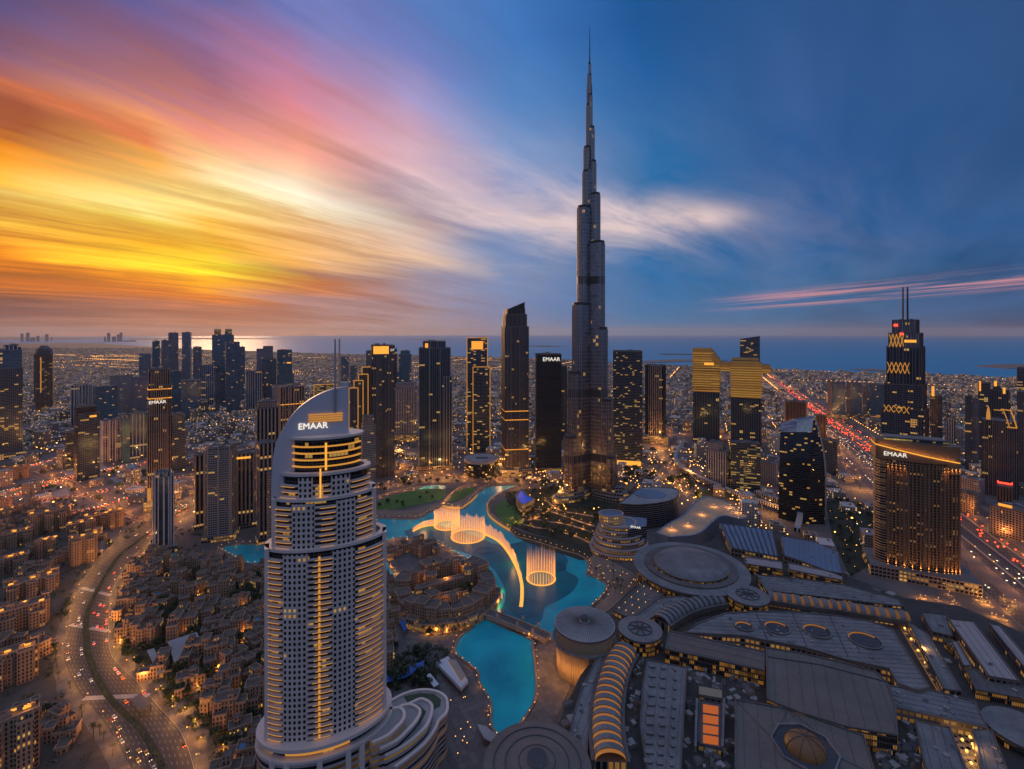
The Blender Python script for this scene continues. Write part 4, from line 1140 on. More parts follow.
fr = [hfront(.12 + .88 * i / 20) for i in range(21)]
mb = MB(); mb.prism(fr + [(hw, 34), (-hw * .7, 34), fr[0]][:-1], 0, zt_b); mb.build('shaft', [M['f_hotel'], M['roof']], hb)
lf = [(hfront(.12)[0] + .3, hfront(.12)[1] + .6)] + [hfront(.12 - .12 * i / 5) for i in range(1, 6)]
lf = [(-hw * .76, 30), (-hw + 1, 26), (-hw - .0, 16), (-hw, 8), (-hw + 4, 2.6), (-hw * .76, .3)]
mb = MB(); mb.prism(ccw(lf), 0, zt_b); mb.build('balcony_wing', [M['f_balc'], M['roof']], hb)
pil = MB(); lights = []
for k in range(19):
    t = .14 + .86 * k / 18; p = hfront(t); pil.box(p[0], p[1] - .7, 1.5, 1.7, 0, zt_b - (2 if 5 < k < 13 else 8), 0, 0, 0)
    if k in (0, 1, 2, 3, 4, 14, 15, 16, 17, 18): lights.append((p[0], p[1] - 2.5, zt_b - 5, 1))
    if k % 2 == 0 or k > 13: lights.append((p[0], p[1] - 2.5, 14.5, 0))
pil.build('pilaster', M['bronze_clad'], hb)
for i, (x, y, z, tp_) in enumerate(lights):
    mb = MB(); mb.cone(x, y + .3, .35, .35, z - .3, z, 8); u = mb.build('uplight', M['lamp'], hb)
    l = bpy.data.lights.new('uplight', 'SPOT'); l.energy = 9000; l.color = (1, .4, .07); l.shadow_soft_size = .3; l.spot_size = R(46); l.spot_blend = .8
    lo = bpy.data.objects.new('uplight_bulb', l); col.objects.link(lo); lo.parent = u; lo.location = (x, y, z - .5 if tp_ else z + .4); lo.rotation_euler = (R(14), 0, 0) if tp_ else (R(166), 0, 0)
# crown: a wide lower band, a lit groove, and the overhanging upper shell
zl = lambda t: Zat(447.5 + 12.5 * t, Yh)
cf = [hfront(i / 24) for i in range(25)]; cf = [(p[0] * 1.012, p[1] - 1.8) for p in cf]
def shell(name, z0f, z1f, off, mt, dep=30):
    mb = MB(); A = [(p[0], p[1] - off) for p in cf]
    for i in range(24):
        t0, t1 = i / 24, (i + 1) / 24
        mb.face([(*A[i], z0f(t0)), (*A[i + 1], z0f(t1)), (*A[i + 1], z1f(t1)), (*A[i], z1f(t0))], 0)
    for e in (0, 24):
        x, y = A[e]; q = [(x, y, z0f(e / 24)), (x, dep, z0f(e / 24)), (x, dep, z1f(e / 24)), (x, y, z1f(e / 24))]
        mb.face(q if e else q[::-1], 0)
    for i in range(24):
        for zf, rev in ((z0f, True), (z1f, False)):
            q = [(*A[i], zf(i / 24)), (*A[i + 1], zf((i + 1) / 24)), (A[i + 1][0], dep, zf((i + 1) / 24)), (A[i][0], dep, zf(i / 24))]
            mb.face(q[::-1] if rev else q, 0)
    return mb.build(name, M[mt], hb)
shell('crown_band', lambda t: zt_b + .01 - (12 if t > .84 else 0), lambda t: zl(t) - 1.2, 0, 'bronze_clad')
shell('crown_light', lambda t: zl(t) - 1.2, lambda t: zl(t) + .1, -.5, 'gold_light')
shell('crown_shell', lambda t: zl(t) + .1, lambda t: Zat(442 + 3 * t, Yh), -1.2, 'bronze_clad')
for i in range(1, 24, 1):
    l = bpy.data.lights.new('cove_lamp', 'POINT'); l.energy = 260; l.color = (1, .42, .08); l.shadow_soft_size = .5
    lo = bpy.data.objects.new('cove_lamp', l); col.objects.link(lo); lo.parent = hb; lo.location = (cf[i][0], cf[i][1] - 3.2, zl(i / 24) + 1.2)
sign(EM, hb, hfront(.22)[0], hfront(.22)[1] - 3.4, Zat(456, Yh), 7.2, rz=-7)
mb = MB(); mb.prism([(-hw * .8, 4), (hw * .75, 4), (hw * .7, 26), (-hw * .75, 26)], Zat(445, Yh), Zat(439.5, Yh)); mb.build('roof_house', [M['f_office'], M['roof']], hb)
mb = MB(); mb.prism([(-hw - 8, -12), (hw + 14, -16), (hw + 14, 44), (-hw - 8, 44)], 0, 14); mb.build('podium', [M['podium'], M['roof']], hb)

# ---------------------------------------------------------------- curved black sail building
Ys = H * F / (523 - HY); sx_ = Xat(801, Ys)
SAZ = math.atan2(sx_, Ys); SD = math.hypot(sx_, Ys)
sl = thing('tower', 'black curved office tower with a silver tipped sail roof', 'skyscraper', (sx_, Ys, 0), -SAZ)
PLACED.append((sx_, Ys + 30, 62))
M['f_sail'] = fac('curved_black_glass', (.02, .025, .03), (.03, .05, .065), 3.7, 2.2, .9, .6, .1, .7, gr=.08, gm=.75, blocks=1.6)
M['sail_top'] = plain('reflecting_top_glass', (.6, .56, .5), .16, .95, var=.25, scale=.25)
def sxx(px): return SD * math.tan(math.atan((px - CX) / F) - SAZ)
mb = MB(); tb = MB(); NL = 24
zb, zpk = 0.0, Zat(418.5, Ys)
def lvl(f):
    z = zpk * f
    xr = 826 - 11.0 * max(0, (f - .45) / .55) ** 2.0           # right edge curves in to the peak
    xl = 778 + 2.2 * f
    xm_ = 808.5 + 5.0 * f * f
    k = max(0, (f - .5) / .5)
    return z, [(sxx(xl), 6 + 26 * k * k), (sxx((xl + xm_) / 2), 1 + 20 * k * k), (sxx(xm_), 0 + 16 * k * k), (sxx(max(xr, xm_ + .5)), 14 + 8 * k), (sxx(max(xr, xm_ + .5)), 48), (sxx(xl), 48)]
for i in range(NL):
    z0, P0 = lvl(i / NL); z1, P1 = lvl((i + 1) / NL); u = 0
    for j in range(6):
        a, b2, c, d = P0[j], P0[(j + 1) % 6], P1[(j + 1) % 6], P1[j]; l = math.hypot(b2[0] - a[0], b2[1] - a[1])
        dr_ = lambda p, f: (p[0], p[1], zpk * f - 16 * max(0, (f - .6) / .4) ** 2 * max(0, 1 - (p[0] - sxx(778)) / (sxx(814) - sxx(778))))
        f0, f1 = i / NL, (i + 1) / NL
        (tb if i >= NL - 3 and j < 2 else mb).face([dr_(a, f0), dr_(b2, f0), dr_(c, f1), dr_(d, f1)], 0, [(u, z0), (u + l, z0), (u + l, z1), (u, z1)]); u += l
z1, P1 = lvl(1.0); mb.face([dr_(p, 1.0) for p in P1], 0)
mb.build('shaft', M['f_sail'], sl); tb.build('roof_glazing', M['sail_top'], sl)
eb = MB()
for i in range(NL):
    z0, P0 = lvl(i / NL); z1, P1 = lvl((i + 1) / NL); eb.bar((P0[3][0], P0[3][1] - 1, z0), (P1[3][0], P1[3][1] - 1, z1), 2.2, 2.2)
eb.build('edge_fin', M['steel'], sl)

# ---------------------------------------------------------------- drum shaped opera house
o = thing('opera_house', 'dark glazed drum with a pale overhanging oval roof by the park', 'opera house', (*G(480, 479), 0), 0)
ox, oy = G(480, 479); o.location = (ox, oy + 32, 0); PLACED.append((ox, oy + 32, 44))
M['f_drum'] = fac('drum_glazing', (.03, .03, .032), GD, 5, 2.5, .8, .8, .16, .6, lc=(1, .45, .08))
mb = MB(); mb.prism(ell(0, 0, 30, 30, 48), 0, 30, poly2=ell(0, 0, 35, 33, 48)); mb.build('drum', [M['f_drum'], M['roof']], o)
mb = MB(); mb.prism(ell(0, 0, 36.5, 34, 48), 30, 36, bottom=True, rm=0); mb.build('roof', M['roof_pale'], o)
mb = MB(); mb.box(2, -4, 26, 4, 36, 37.5); mb.build('roof_vent', M['dark_steel'], o)

# ---------------------------------------------------------------- the lake
m_, t_, b = newmat('lake_water')
gv = V(t_, t_.nodes.new('ShaderNodeTexCoord').outputs['Object'])
n1 = noise(t_, gv, .02, 4, .6); n2 = noise(t_, gv, .5, 3, .6)
setin(t_, b, 'Base Color', mixc(t_, n1.rng(.3, .7), (.004, .27, .35), (.01, .5, .55)))
b.inputs['Roughness'].default_value = .34; b.inputs['Specular IOR Level'].default_value = .22
bp = t_.nodes.new('ShaderNodeBump'); bp.inputs['Strength'].default_value = .35; bp.inputs['Distance'].default_value = .4
t_.links.new(n2.k, bp.inputs['Height']); t_.links.new(bp.outputs[0], b.inputs['Normal'])
M['lake'] = m_
m_, t_, b = newmat('deep_water')
gv = V(t_, t_.nodes.new('ShaderNodeTexCoord').outputs['Object'])
n1 = noise(t_, gv, .03, 4, .6)
setin(t_, b, 'Base Color', mixc(t_, n1.rng(.3, .7), (.004, .12, .17), (.006, .17, .23)))
b.inputs['Roughness'].default_value = .34; b.inputs['Specular IOR Level'].default_value = .2
M['deep'] = m_
LAKE = [(374, 519), (400, 519.5), (418, 519), (432, 512), (441, 509), (455, 511), (467, 507), (473, 499), (483, 490), (492, 486.5), (506, 485.5), (516, 486), (504, 491), (492, 498), (486, 506), (488, 514), (497, 523), (509, 531), (516, 537), (528, 540), (548, 546), (566, 552), (582, 557), (588, 566), (586, 575), (597, 579), (606, 586), (601, 596), (592, 604), (585, 612), (560, 630), (545, 641), (520, 640), (480, 620), (474, 628), (461, 637), (456, 652), (467, 662), (479, 672), (481, 684), (492, 702), (493, 727), (507, 736), (530, 708), (535, 690), (534, 664), (531, 645), (480, 618), (488, 612), (497, 592), (494, 582), (480, 570), (455, 566), (395, 566), (392, 600), (383, 600), (374, 560)]
LAKE1 = LAKE[:32] + [(488, 618), (497, 594), (494, 582), (480, 570), (455, 580), (420, 600), (400, 610), (391, 600), (380, 596), (370, 560)]
LAKE2 = [(478, 617), (500, 626), (531, 641), (531.5, 645), (534, 664), (535, 690), (530, 708), (507, 736), (493, 727), (492, 702), (481, 684), (479, 672), (467, 662), (456, 652), (461, 637), (474, 628)]
M['shore'] = plain('shore_paving', (.24, .17, .12), .8, var=.25, scale=.08)
def water(pts, nm='lake'):
    P = GP(smooth(pts + [pts[0]], 3)[:-1]); struct(sheet(P, .09, nm, M['lake'])); return ccw(P)
LK1, LK2 = water(LAKE1), water(LAKE2)
LK3 = water([(220, 549), (232, 545.5), (262, 545), (285, 548), (280, 560), (258, 563.5), (246, 563), (235, 557)])
LK4 = water([(163, 556), (180, 553), (185, 555), (176, 559.5), (166, 560.5)])
LK5 = water([(418, 489.5), (428, 485.5), (446, 486), (440, 491.5), (424, 493)])
DEEP = smooth([(404, 531), (430, 524), (470, 534), (500, 545), (530, 540), (546, 546), (560, 552), (568, 560), (566, 570), (578, 578), (574, 590), (560, 600), (545, 608), (540, 622), (515, 632), (498, 622), (505, 600), (503, 585), (490, 566), (462, 552), (436, 547), (412, 541), (404, 531)], 4)[:-1]
struct(sheet(GP(DEEP), .105, 'lake_deep_basin', M['deep']))


def rim(P, w=2.2, h=.9, mat='shore', lamps=None, nm='quay_wall'):
    L = list(P) + [P[0]]; A, B = sides(L, 0, w); mb = MB(); mb.strip(A, B, .05, h, 0, 0)
    return struct(mb.build(nm, [M[mat], M[mat]]))
for P in (LK1, LK2, LK3): rim(P)
# wide paved promenade round the main basin
def deck(name, pts, z, m='shore', zb=None, lbl=None):
    P = ccw(GP(smooth(pts, 3) if len(pts) > 8 else pts, z)); mb = MB(); mb.prism(P, 0, z); return struct(mb.build(name, [M[m], M[m]]))
deck('promenade', [(374, 514), (400, 516), (418, 515.5), (430, 510), (441, 506), (455, 508), (466, 504), (470, 498), (480, 489), (480, 486), (462, 499), (452, 503), (440, 503), (425, 506), (400, 511), (376, 507)], .5)
deck('promenade', [(584, 553), (592, 566), (590, 574), (600, 577), (612, 586), (604, 600), (594, 609), (606, 612), (630, 590), (640, 578), (610, 560), (596, 550)], .5)
deck('promenade', [(516, 537), (530, 543), (566, 555), (584, 560), (592, 552), (560, 541), (530, 534), (512, 527), (500, 518)], .6, 'soil')
deck('promenade', [(536, 646), (537, 664), (538, 690), (532, 710), (508, 739), (492, 738), (490, 769), (545, 769), (556, 720), (574, 676), (568, 655), (545, 640)], .5, 'paving')
deck('plaza', [(452, 655), (465, 665), (477, 675), (479, 686), (490, 704), (489, 735), (484, 769), (430, 790), (420, 769), (450, 720), (440, 690), (400, 670), (395, 640), (440, 640)], .4, 'paving')
# park lawns
deck('lawn', [(376, 510), (400, 508), (425, 503), (441, 499), (446, 492), (438, 488.5), (415, 490), (393, 495), (378, 501)], .7, 'lawn')
deck('lawn', [(449, 502), (459, 500), (468, 495), (477, 489), (470, 487), (458, 490), (451, 496)], .7, 'lawn')
deck('lawn', [(494, 508), (500, 520), (510, 527), (524, 522), (514, 507), (504, 500)], .7, 'lawn')
# lit retaining walls of the park
def lit_wall(pts, z0, z1, lbl, m='soft_gold'):
    L = smooth(GP(pts), 4); A, B = sides(L, .5); mb = MB(); mb.strip(A, B, 0, z1, 0, 0); o = mb.build('retaining_wall', [M['beige'], M['beige']]); tag(o, lbl, 'wall')
    A, B = sides(L, .8); mb = MB(); mb.strip(A, B, z0, z1 - .6, 0, 0); mb.build('light_strip', M[m], o); return o
lit_wall([(487, 505), (488.5, 515), (497, 523.5), (510, 531.5)], .5, 4.5, 'curved stone wall glowing gold along the lawn opposite the fountain jets')
lit_wall([(462, 509), (470, 503), (477, 496)], .5, 3.8, 'gold lit bank wall of the small triangular lawn')
lit_wall([(443, 506.5), (452, 508.5), (462, 509)], .5, 3.4, 'gold lit wall directly behind the curtain of jets')

# ---------------------------------------------------------------- fountain
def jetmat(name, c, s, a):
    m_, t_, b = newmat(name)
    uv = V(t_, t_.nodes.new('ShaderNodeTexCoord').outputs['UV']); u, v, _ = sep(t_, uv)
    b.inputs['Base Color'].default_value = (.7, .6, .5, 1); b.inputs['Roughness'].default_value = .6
    b.inputs['Emission Color'].default_value = (*c, 1); b.inputs['Emission Strength'].default_value = s  # water glows by itself, standing in for lamp light falling on it
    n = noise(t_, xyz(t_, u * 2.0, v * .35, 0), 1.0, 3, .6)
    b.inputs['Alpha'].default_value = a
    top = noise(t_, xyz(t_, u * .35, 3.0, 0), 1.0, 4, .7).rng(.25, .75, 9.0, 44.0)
    setin(t_, b, 'Alpha', n.rng(.25, .75, a * .4, a * 1.5) * v.rng(2, 36, 1.5, .35) * ((top - v) / 16.0 + .75).cl().mx(.12))  # spray thins upward; the fade also imitates the fall-off of lamps below
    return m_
M['jet'] = jetmat('self_lit_spray', (1.0, .34, .06), 1.0, .3)
M['jet_faint'] = jetmat('self_lit_mist', (1.0, .33, .07), .85, .19)
M['mist_thin'] = jetmat('self_lit_thin_mist', (1.0, .33, .07), .8, .07)
M['foam'] = glow('self_lit_foam', (1.0, .45, .06), 1.15)  # foam given its own glow in place of the nozzle lamps
M['foam_in'] = glow('self_lit_foam_inner', (1.0, .42, .1), .35)


def jets(label, P, hts, group='dancing fountain jets on the lake', w=.5, veil=True, foam=1.1):
    """a line of nozzles P with a jet of height hts[i] above each; every jet is a part"""
    c = (sum(p[0] for p in P) / len(P), sum(p[1] for p in P) / len(P))
    o = thing('fountain', label, 'fountain', (*c, .1), 0, group)
    for p, h in zip(P, hts):
        mb = MB(); x, y = p[0] - c[0], p[1] - c[1]
        mb.cone(x, y, w, w * .75, 0.1, h * .7, 6, 0, 0, top=False); mb.cone(x, y, w * .75, w * .25, h * .7, h, 6, 0, 0)
        mb.build('jet', M['jet'], o)
    L = [(p[0] - c[0], p[1] - c[1]) for p in P]
    closed = math.hypot(L[0][0] - L[-1][0], L[0][1] - L[-1][1]) < 6
    if closed: L = L + [L[0]]
    A, B = sides(L, foam); mb = MB(); mb.strip(A, B, 0, .5, 0, 0); mb.build('foam', M['foam'], o)
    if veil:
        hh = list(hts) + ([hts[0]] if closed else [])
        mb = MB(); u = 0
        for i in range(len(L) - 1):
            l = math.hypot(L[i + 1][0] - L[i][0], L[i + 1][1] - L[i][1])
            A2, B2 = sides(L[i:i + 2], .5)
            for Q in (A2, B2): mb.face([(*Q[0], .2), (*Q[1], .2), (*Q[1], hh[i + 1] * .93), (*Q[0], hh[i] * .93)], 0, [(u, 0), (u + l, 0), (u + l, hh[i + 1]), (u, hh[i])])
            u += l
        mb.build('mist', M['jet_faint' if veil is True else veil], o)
    lp = bpy.data.lights.new('fountain_lamp', 'POINT'); lp.energy = 14000; lp.color = (1, .45, .1); lp.shadow_soft_size = 5
    lo = bpy.data.objects.new('fountain_lamp', lp); col.objects.link(lo); lo.parent = o; lo.location = (0, 0, 12) if closed else (L[len(L) // 2][0], L[len(L) // 2][1], 12)
    return o


def circ(px, py, rx, n):
    x, y = G(px, py); r = rx * y / F; return ell(x, y, r, r, n)
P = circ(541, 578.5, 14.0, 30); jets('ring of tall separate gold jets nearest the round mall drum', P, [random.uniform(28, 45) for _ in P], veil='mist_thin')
P = circ(468, 536.5, 16.5, 40); jets('widest fountain ring, a gold lit curtain in the middle of the lake', P, [33 - 8 * abs(math.sin(i * .157)) + random.uniform(-5, 4) for i in range(40)])
P = circ(447, 525.5, 12.5, 34); jets('smaller fountain ring at the park shore behind the widest ring', P, [random.uniform(23, 33) for _ in P])
arc = resample(GP([(484, 534), (498, 541), (508, 552), (517, 568), (521.5, 583), (522, 596), (521, 607)]), 46)
jets('long curved row of gold jets sweeping toward the bridge', arc, [18 - 11 * (i / 45) + random.uniform(-3, 3) for i in range(46)], foam=2.0)
arc = resample(GP([(413, 531.5), (420, 528), (428, 526), (436, 525.5)]), 20)
jets('short row of low gold jets reaching toward the curved hotel', arc, [6 + 5 * (i / 19) for i in range(20)], foam=1.6)
for (px, py, r) in ((541, 578.5, 11), (541, 578.5, 7), (468, 536.5, 9), (478, 540, 16)):
    pass
# rings of nozzles lying still on the dark basin
for k, (px, py, r) in enumerate(((527, 608, 16), (557, 567, 9), (485, 551, 9))):
    x, y = G(px, py); rr = r * y / F; mb = MB()
    for q in (1, .75, .5): mb.ring(ell(x, y, rr * q, rr * q, 40), ell(x, y, rr * q - .8, rr * q - .8, 40), .1, .3, 0, 0)
    tag(mb.build('nozzle_ring', M['dark_steel']), ('large idle nozzle ring lying beside the bridge end of the curved jet row', 'idle nozzle ring behind the tall separate jets', 'idle nozzle ring below the widest fountain ring')[k], 'fountain')

# ---------------------------------------------------------------- bridge between the two basins
mb = MB(); L = smooth(GP([(474, 612), (500, 621), (525, 631), (548, 641)]), 5); A, B = sides(L, 6); mb.strip(A, B, .3, 4.2, 0, 1)
br = mb.build('footbridge', [M['beige'], M['paving']]); tag(br, 'stone footbridge with lit parapets between the two turquoise basins', 'bridge')
for s_ in (5.4, -5.4):
    A, B = sides(L, s_ + .5, -(s_ - .5)); mb = MB(); mb.strip(A, B, 4.204, 5.4, 0, 0); mb.build('parapet', M['beige'], br)
for k, f in enumerate((.18, .38, .62, .82)):
    p = L[int(f * (len(L) - 1))]
    for s_ in (-5.6, 5.6):
        d = Vector((L[-1][0] - L[0][0], L[-1][1] - L[0][1])).normalized(); x, y = p[0] - d.y * s_, p[1] + d.x * s_
        mb = MB(); mb.box(x, y, 2.2, 2.2, .3, 9); mb.cone(x, y, 1.6, .1, 9, 11, 4); mb.build('pier_turret', [M['beige'], M['beige']], br)
mb = MB(); p = G(538, 545)

# ---------------------------------------------------------------- shopping mall: dark roofs, vaults, drums and domes
M['m_roof'] = plain('mall_roof', (.2, .185, .18), .75, var=.42, scale=.05)
M['m_roof2'] = plain('mall_roof_dark', (.125, .105, .095), .75, var=.4, scale=.05)
M['m_flat'] = plain('mall_membrane', (.16, .13, .11), .8, var=.25, scale=.03)
M['m_pink'] = plain('mall_sandstone_slab', (.4, .32, .3), .8, var=.12, scale=.05)
M['m_blue'] = plain('mall_metal_sheet', (.2, .24, .32), .45, .3, var=.12, scale=.05)
M['m_under'] = plain('mall_service_deck', (.06, .052, .048), .85, var=.35, scale=.08)
M['m_wall'] = fac('mall_wall', (.22, .17, .14), GD, 5, 4, .7, .5, .3, .5, lc=(1, .42, .07))
M['m_lit'] = fac('mall_lit_glazing', (.1, .07, .05), GD, 4, 1.3, .75, .7, .36, .34, lc=(1, .38, .05), dim=.5)
M['m_slot'] = glow('lit_rooflight', (1.0, .36, .05), .3)
M['m_slot3'] = glow('dim_rooflight', (1.0, .36, .05), .12)
M['m_slot2'] = glow('bright_rooflight', (1.0, .2, .005), .42)
def seams(o, P, z, step, seed=0, m='roof_dark'):
    e_ = max(range(len(P)), key=lambda i: math.hypot(P[i][0] - P[i - 1][0], P[i][1] - P[i - 1][1])); a = math.atan2(P[e_][1] - P[e_ - 1][1], P[e_][0] - P[e_ - 1][0])
    Q = [rotp(p, -a) for p in P]; y = min(q[1] for q in Q) + step * .6; mb = MB(); k = 0
    while y < max(q[1] for q in Q):
        xs_ = sorted(Q[i - 1][0] + (Q[i][0] - Q[i - 1][0]) * (y - Q[i - 1][1]) / (Q[i][1] - Q[i - 1][1]) for i in range(len(Q)) if (Q[i][1] > y) != (Q[i - 1][1] > y))
        for x0, x1 in zip(xs_[::2], xs_[1::2]):
            if x1 - x0 > 3: mb.bar((*rotp((x0 + 1, y), a), z + .06), (*rotp((x1 - 1, y), a), z + .06), .22, .16)
        y += step
    mb.build('seam', M[m], o)
def slab(name, label, pts, z, zb=0.0, m='m_roof', w='m_wall', parapet=True, zf=None):
    P = ccw(GP(pts, z)); mb = MB(); mb.prism(P, zb, z)
    o = mb.build(name, [M[w], M[m]]); tag(o, label, 'building')
    if parapet:
        c = (sum(p[0] for p in P) / len(P), sum(p[1] for p in P) / len(P))
        seams(o, P, z, 5.5 if m != 'm_flat' else 9.0)
        L = P + [P[0]]; A, B = sides(L, .9, .2); mb = MB(); mb.strip(A, B, z - .3, z + .9, 0, 0); mb.build('parapet', [M['m_roof2'], M['m_roof2']], o)
    return o
def kit(o, pts, z, n, seed, smin=1.2, smax=5, h=1.8, mats=('concrete', 'roof_dark')):
    """plant on a roof, each unit a part"""
    g = random.Random(seed); P = ccw(GP(pts, z)); xs = [p[0] for p in P]; ys = [p[1] for p in P]; k = 0
    for _ in range(n * 12):
        x, y = g.uniform(min(xs), max(xs)), g.uniform(min(ys), max(ys))
        if not inside((x, y), P): continue
        mb = MB(); mb.box(x, y, g.uniform(smin, smax), g.uniform(smin, smax), z, z + g.uniform(.6, h), R(g.choice((20, 24, 66)))); mb.build('roof_unit', [M[mats[0]], M[g.choice(mats)]], o)
        k += 1
        if k >= n: break
def inside(p, P):
    c = False; j = len(P) - 1
    for i in range(len(P)):
        if (P[i][1] > p[1]) != (P[j][1] > p[1]) and p[0] < (P[j][0] - P[i][0]) * (p[1] - P[i][1]) / (P[j][1] - P[i][1]) + P[i][0]: c = not c
        j = i
    return c
MALL = [(612, 612), (632, 592), (650, 575), (668, 556), (712, 540), (725, 528), (778, 530), (846, 575), (905, 598), (960, 606), (1040, 640), (1100, 700), (1160, 800), (545, 800), (552, 740), (566, 705), (580, 676), (598, 652), (606, 630)]
o = slab('mall_hall', 'vast dark service deck under the clustered mall roofs', MALL, 20, m='m_under', parapet=False)
MALLP = ccw(GP(MALL, 20))
for n_, (zone, cnt_) in enumerate((([(688, 670), (700, 676), (694, 769), (683, 769)], 22), ([(724, 688), (738, 694), (734, 769), (722, 769)], 22), ([(696, 752), (726, 758), (730, 769), (694, 769)], 12), ([(764, 702), (800, 715), (846, 731), (866, 738), (868, 731), (800, 709)], 46), ([(872, 740), (898, 738), (926, 769), (880, 769)], 44), ([(628, 660), (640, 664), (634, 769), (624, 769)], 34), ([(686, 668), (760, 686), (758, 700), (690, 684)], 34), ([(898, 712), (916, 716), (930, 760), (915, 760)], 20))):
    kit(o, zone, 20.0, cnt_, 40 + n_, 1.2, 5.5, 4.0, ('concrete', 'm_roof2', 'roof_pale', 'roof_dark'))
kit(o, MALL, 20, 90, 5, 2, 9, 3.5, ('concrete', 'm_roof2', 'roof_pale'))
ROADS.append((resample(GP([(560, 760), (600, 680), (650, 620), (720, 580), (850, 590), (1000, 640)]), 30), 30))

def drum(label, px, py, rx, z, wall, zb=0, name='rotunda', h=1.2, inner=None, star=False, m='m_roof', knob=False, ribs=0):
    x, y = G(px, py, z); r = rx * y / F
    o = thing(name, label, 'building', (x, y, 0))
    mb = MB(); mb.prism(ell(0, 0, r * .93, r * .93, 56), zb, z - 2, 0, 0, top=False); mb.build('wall', M[wall], o)
    mb = MB(); mb.prism(ell(0, 0, r * 1.0, r * 1.0, 56), z - 2, z, bottom=True, rm=1); mb.build('roof', [M['m_roof2'], M[m]], o)
    if h > 1.5: mb = MB(); mb.cone(0, 0, r * .96, r * .12, z, z + h, 48, 0, 0); mb.build('roof_cone', M[m], o)
    if ribs:
        mb = MB()
        for k in range(ribs): a = 2 * math.pi * k / ribs; mb.bar((r * .16 * math.cos(a), r * .16 * math.sin(a), z + h * .95), (r * .96 * math.cos(a), r * .96 * math.sin(a), z + .15), .35, .3)
        mb.build('seam', M['m_roof2'], o)
    if knob:
        mb = MB(); mb.cone(0, 0, 3.6, 3.2, z, z + h + 3.6, 20); mb.build('vent_drum', [M['m_roof2'], M['roof_dark']], o)
    if star:
        mb = MB(); mb.ring(ell(0, 0, r * .55, r * .55, 40), ell(0, 0, r * .5, r * .5, 40), z, z + .5)
        for k in range(8):
            a = 2 * math.pi * k / 8 + .2; mb.bar((0, 0, z + 1.6), (r * .5 * math.cos(a), r * .5 * math.sin(a), z + .3), .8, .6)
        mb.build('star_ribs', M['roof_dark'], o)
    return o, x, y, r
M['m_drumwall'] = plain('drum_stone', (.4, .29, .18), .8, var=.12, scale=.05)
o, x, y, r = drum('large sandstone drum with pale ribbed roof and vent knob at the lake corner', 584.5, 623, 30, 40, 'm_drumwall', h=2.4, m='roof_pale', knob=True, ribs=72)
mb = MB()
for k in range(40):
    a = math.pi + math.pi * k / 39 + .3; mb.box(r * .95 * math.cos(a), r * .95 * math.sin(a), 1.1, 1.6, 0, 33, a, 0, 0)
mb.build('wall_fin', M['m_drumwall'], o)
mb = MB(); mb.ring(ell(0, 0, r * 1.06, r * 1.06, 56), ell(0, 0, r * .9, r * .9, 56), 26, 28, 0, 0); mb.build('ledge', M['m_roof'], o)
for k in range(9):
    a = math.pi * .8 + math.pi * .85 * k / 8
    l = bpy.data.lights.new('uplight', 'POINT'); l.energy = 2600; l.color = (1, .42, .09); l.shadow_soft_size = .8
    lo = bpy.data.objects.new('uplight', l); col.objects.link(lo); lo.parent = o; lo.location = (r * 1.22 * math.cos(a), r * 1.22 * math.sin(a), 12)
drum('smaller disc roofed pavilion with star ribs, between the drum and the lit arcade', 640, 628.5, 21.5, 34, 'm_lit', star=True)
drum('disc roofed pavilion with star ribs below the great oval roof', 747.5, 594.5, 20, 34, 'm_lit', star=True)
o, x, y, r = drum('great oval roof with inner dome and broad outer ring', 690, 566, 55, 33, 'm_lit', name='oval_hall', m='m_roof')
for q, (r0, r1, z0, z1, mt) in enumerate(((.8, .72, 33.004, 34.6, 'm_roof2'), (.66, .655, 33.004, 36.5, 'm_lit'))):
    mb = MB(); mb.ring(ell(0, 0, r * r0, r * r0, 60), ell(0, 0, r * (r1 - .05), r * (r1 - .05), 60), z0, z1); mb.build('ring_wall', [M[mt], M['m_roof2']], o)
mb = MB(); mb.dome(1.5, 0, r * .64, r * .64, 36.5, 4.5, 56, 6, 0, .9); mb.build('inner_dome', M['m_seam'] if 'm_seam' in M else M['m_roof'], o)
mb = MB()
for k in range(34):
    xx = -r * .6 + r * 1.2 * k / 33; yy = math.sqrt(max(0, (r * .62) ** 2 - xx * xx))
    for (p, q) in ((-1, -.5), (-.5, 0), (0, .5), (.5, 1)):
        zz = lambda t: 36.5 + 4.5 * math.sqrt(max(0, 1 - ((xx / (r * .64)) ** 2 + (t * yy / (r * .64)) ** 2))) ** .9 + .12
        mb.bar((xx + 1.5, p * yy, zz(p)), (xx + 1.5, q * yy, zz(q)), .3, .25)
mb.build('seam', M['m_roof2'], o)
o, x, y, r = drum('round brown roofed dome with a dark oculus at the near end of the lit arcade', 537, 764, 54, 30, 'm_lit', h=3.0, m='m_pink' if False else 'm_brown' if 'm_brown' in M else 'm_flat', name='rotunda')
mb = MB(); mb.cone(0, 0, 6.5, 6, 33, 35.5, 24); mb.build('oculus', [M['m_roof'], M['roof_dark']], o)
mb = MB()
for q in (.35, .6, .82): mb.ring(ell(0, 0, r * q, r * q, 48), ell(0, 0, r * q - .7, r * q - .7, 48), 30 + 3.0 * (1 - q) , 30.5 + 3.0 * (1 - q))
mb.build('seam', M['roof_dark'], o)
drum('round roof with pale ring behind the mall slabs at the eastern corner', 1023, 729, 30, 28, 'm_lit')


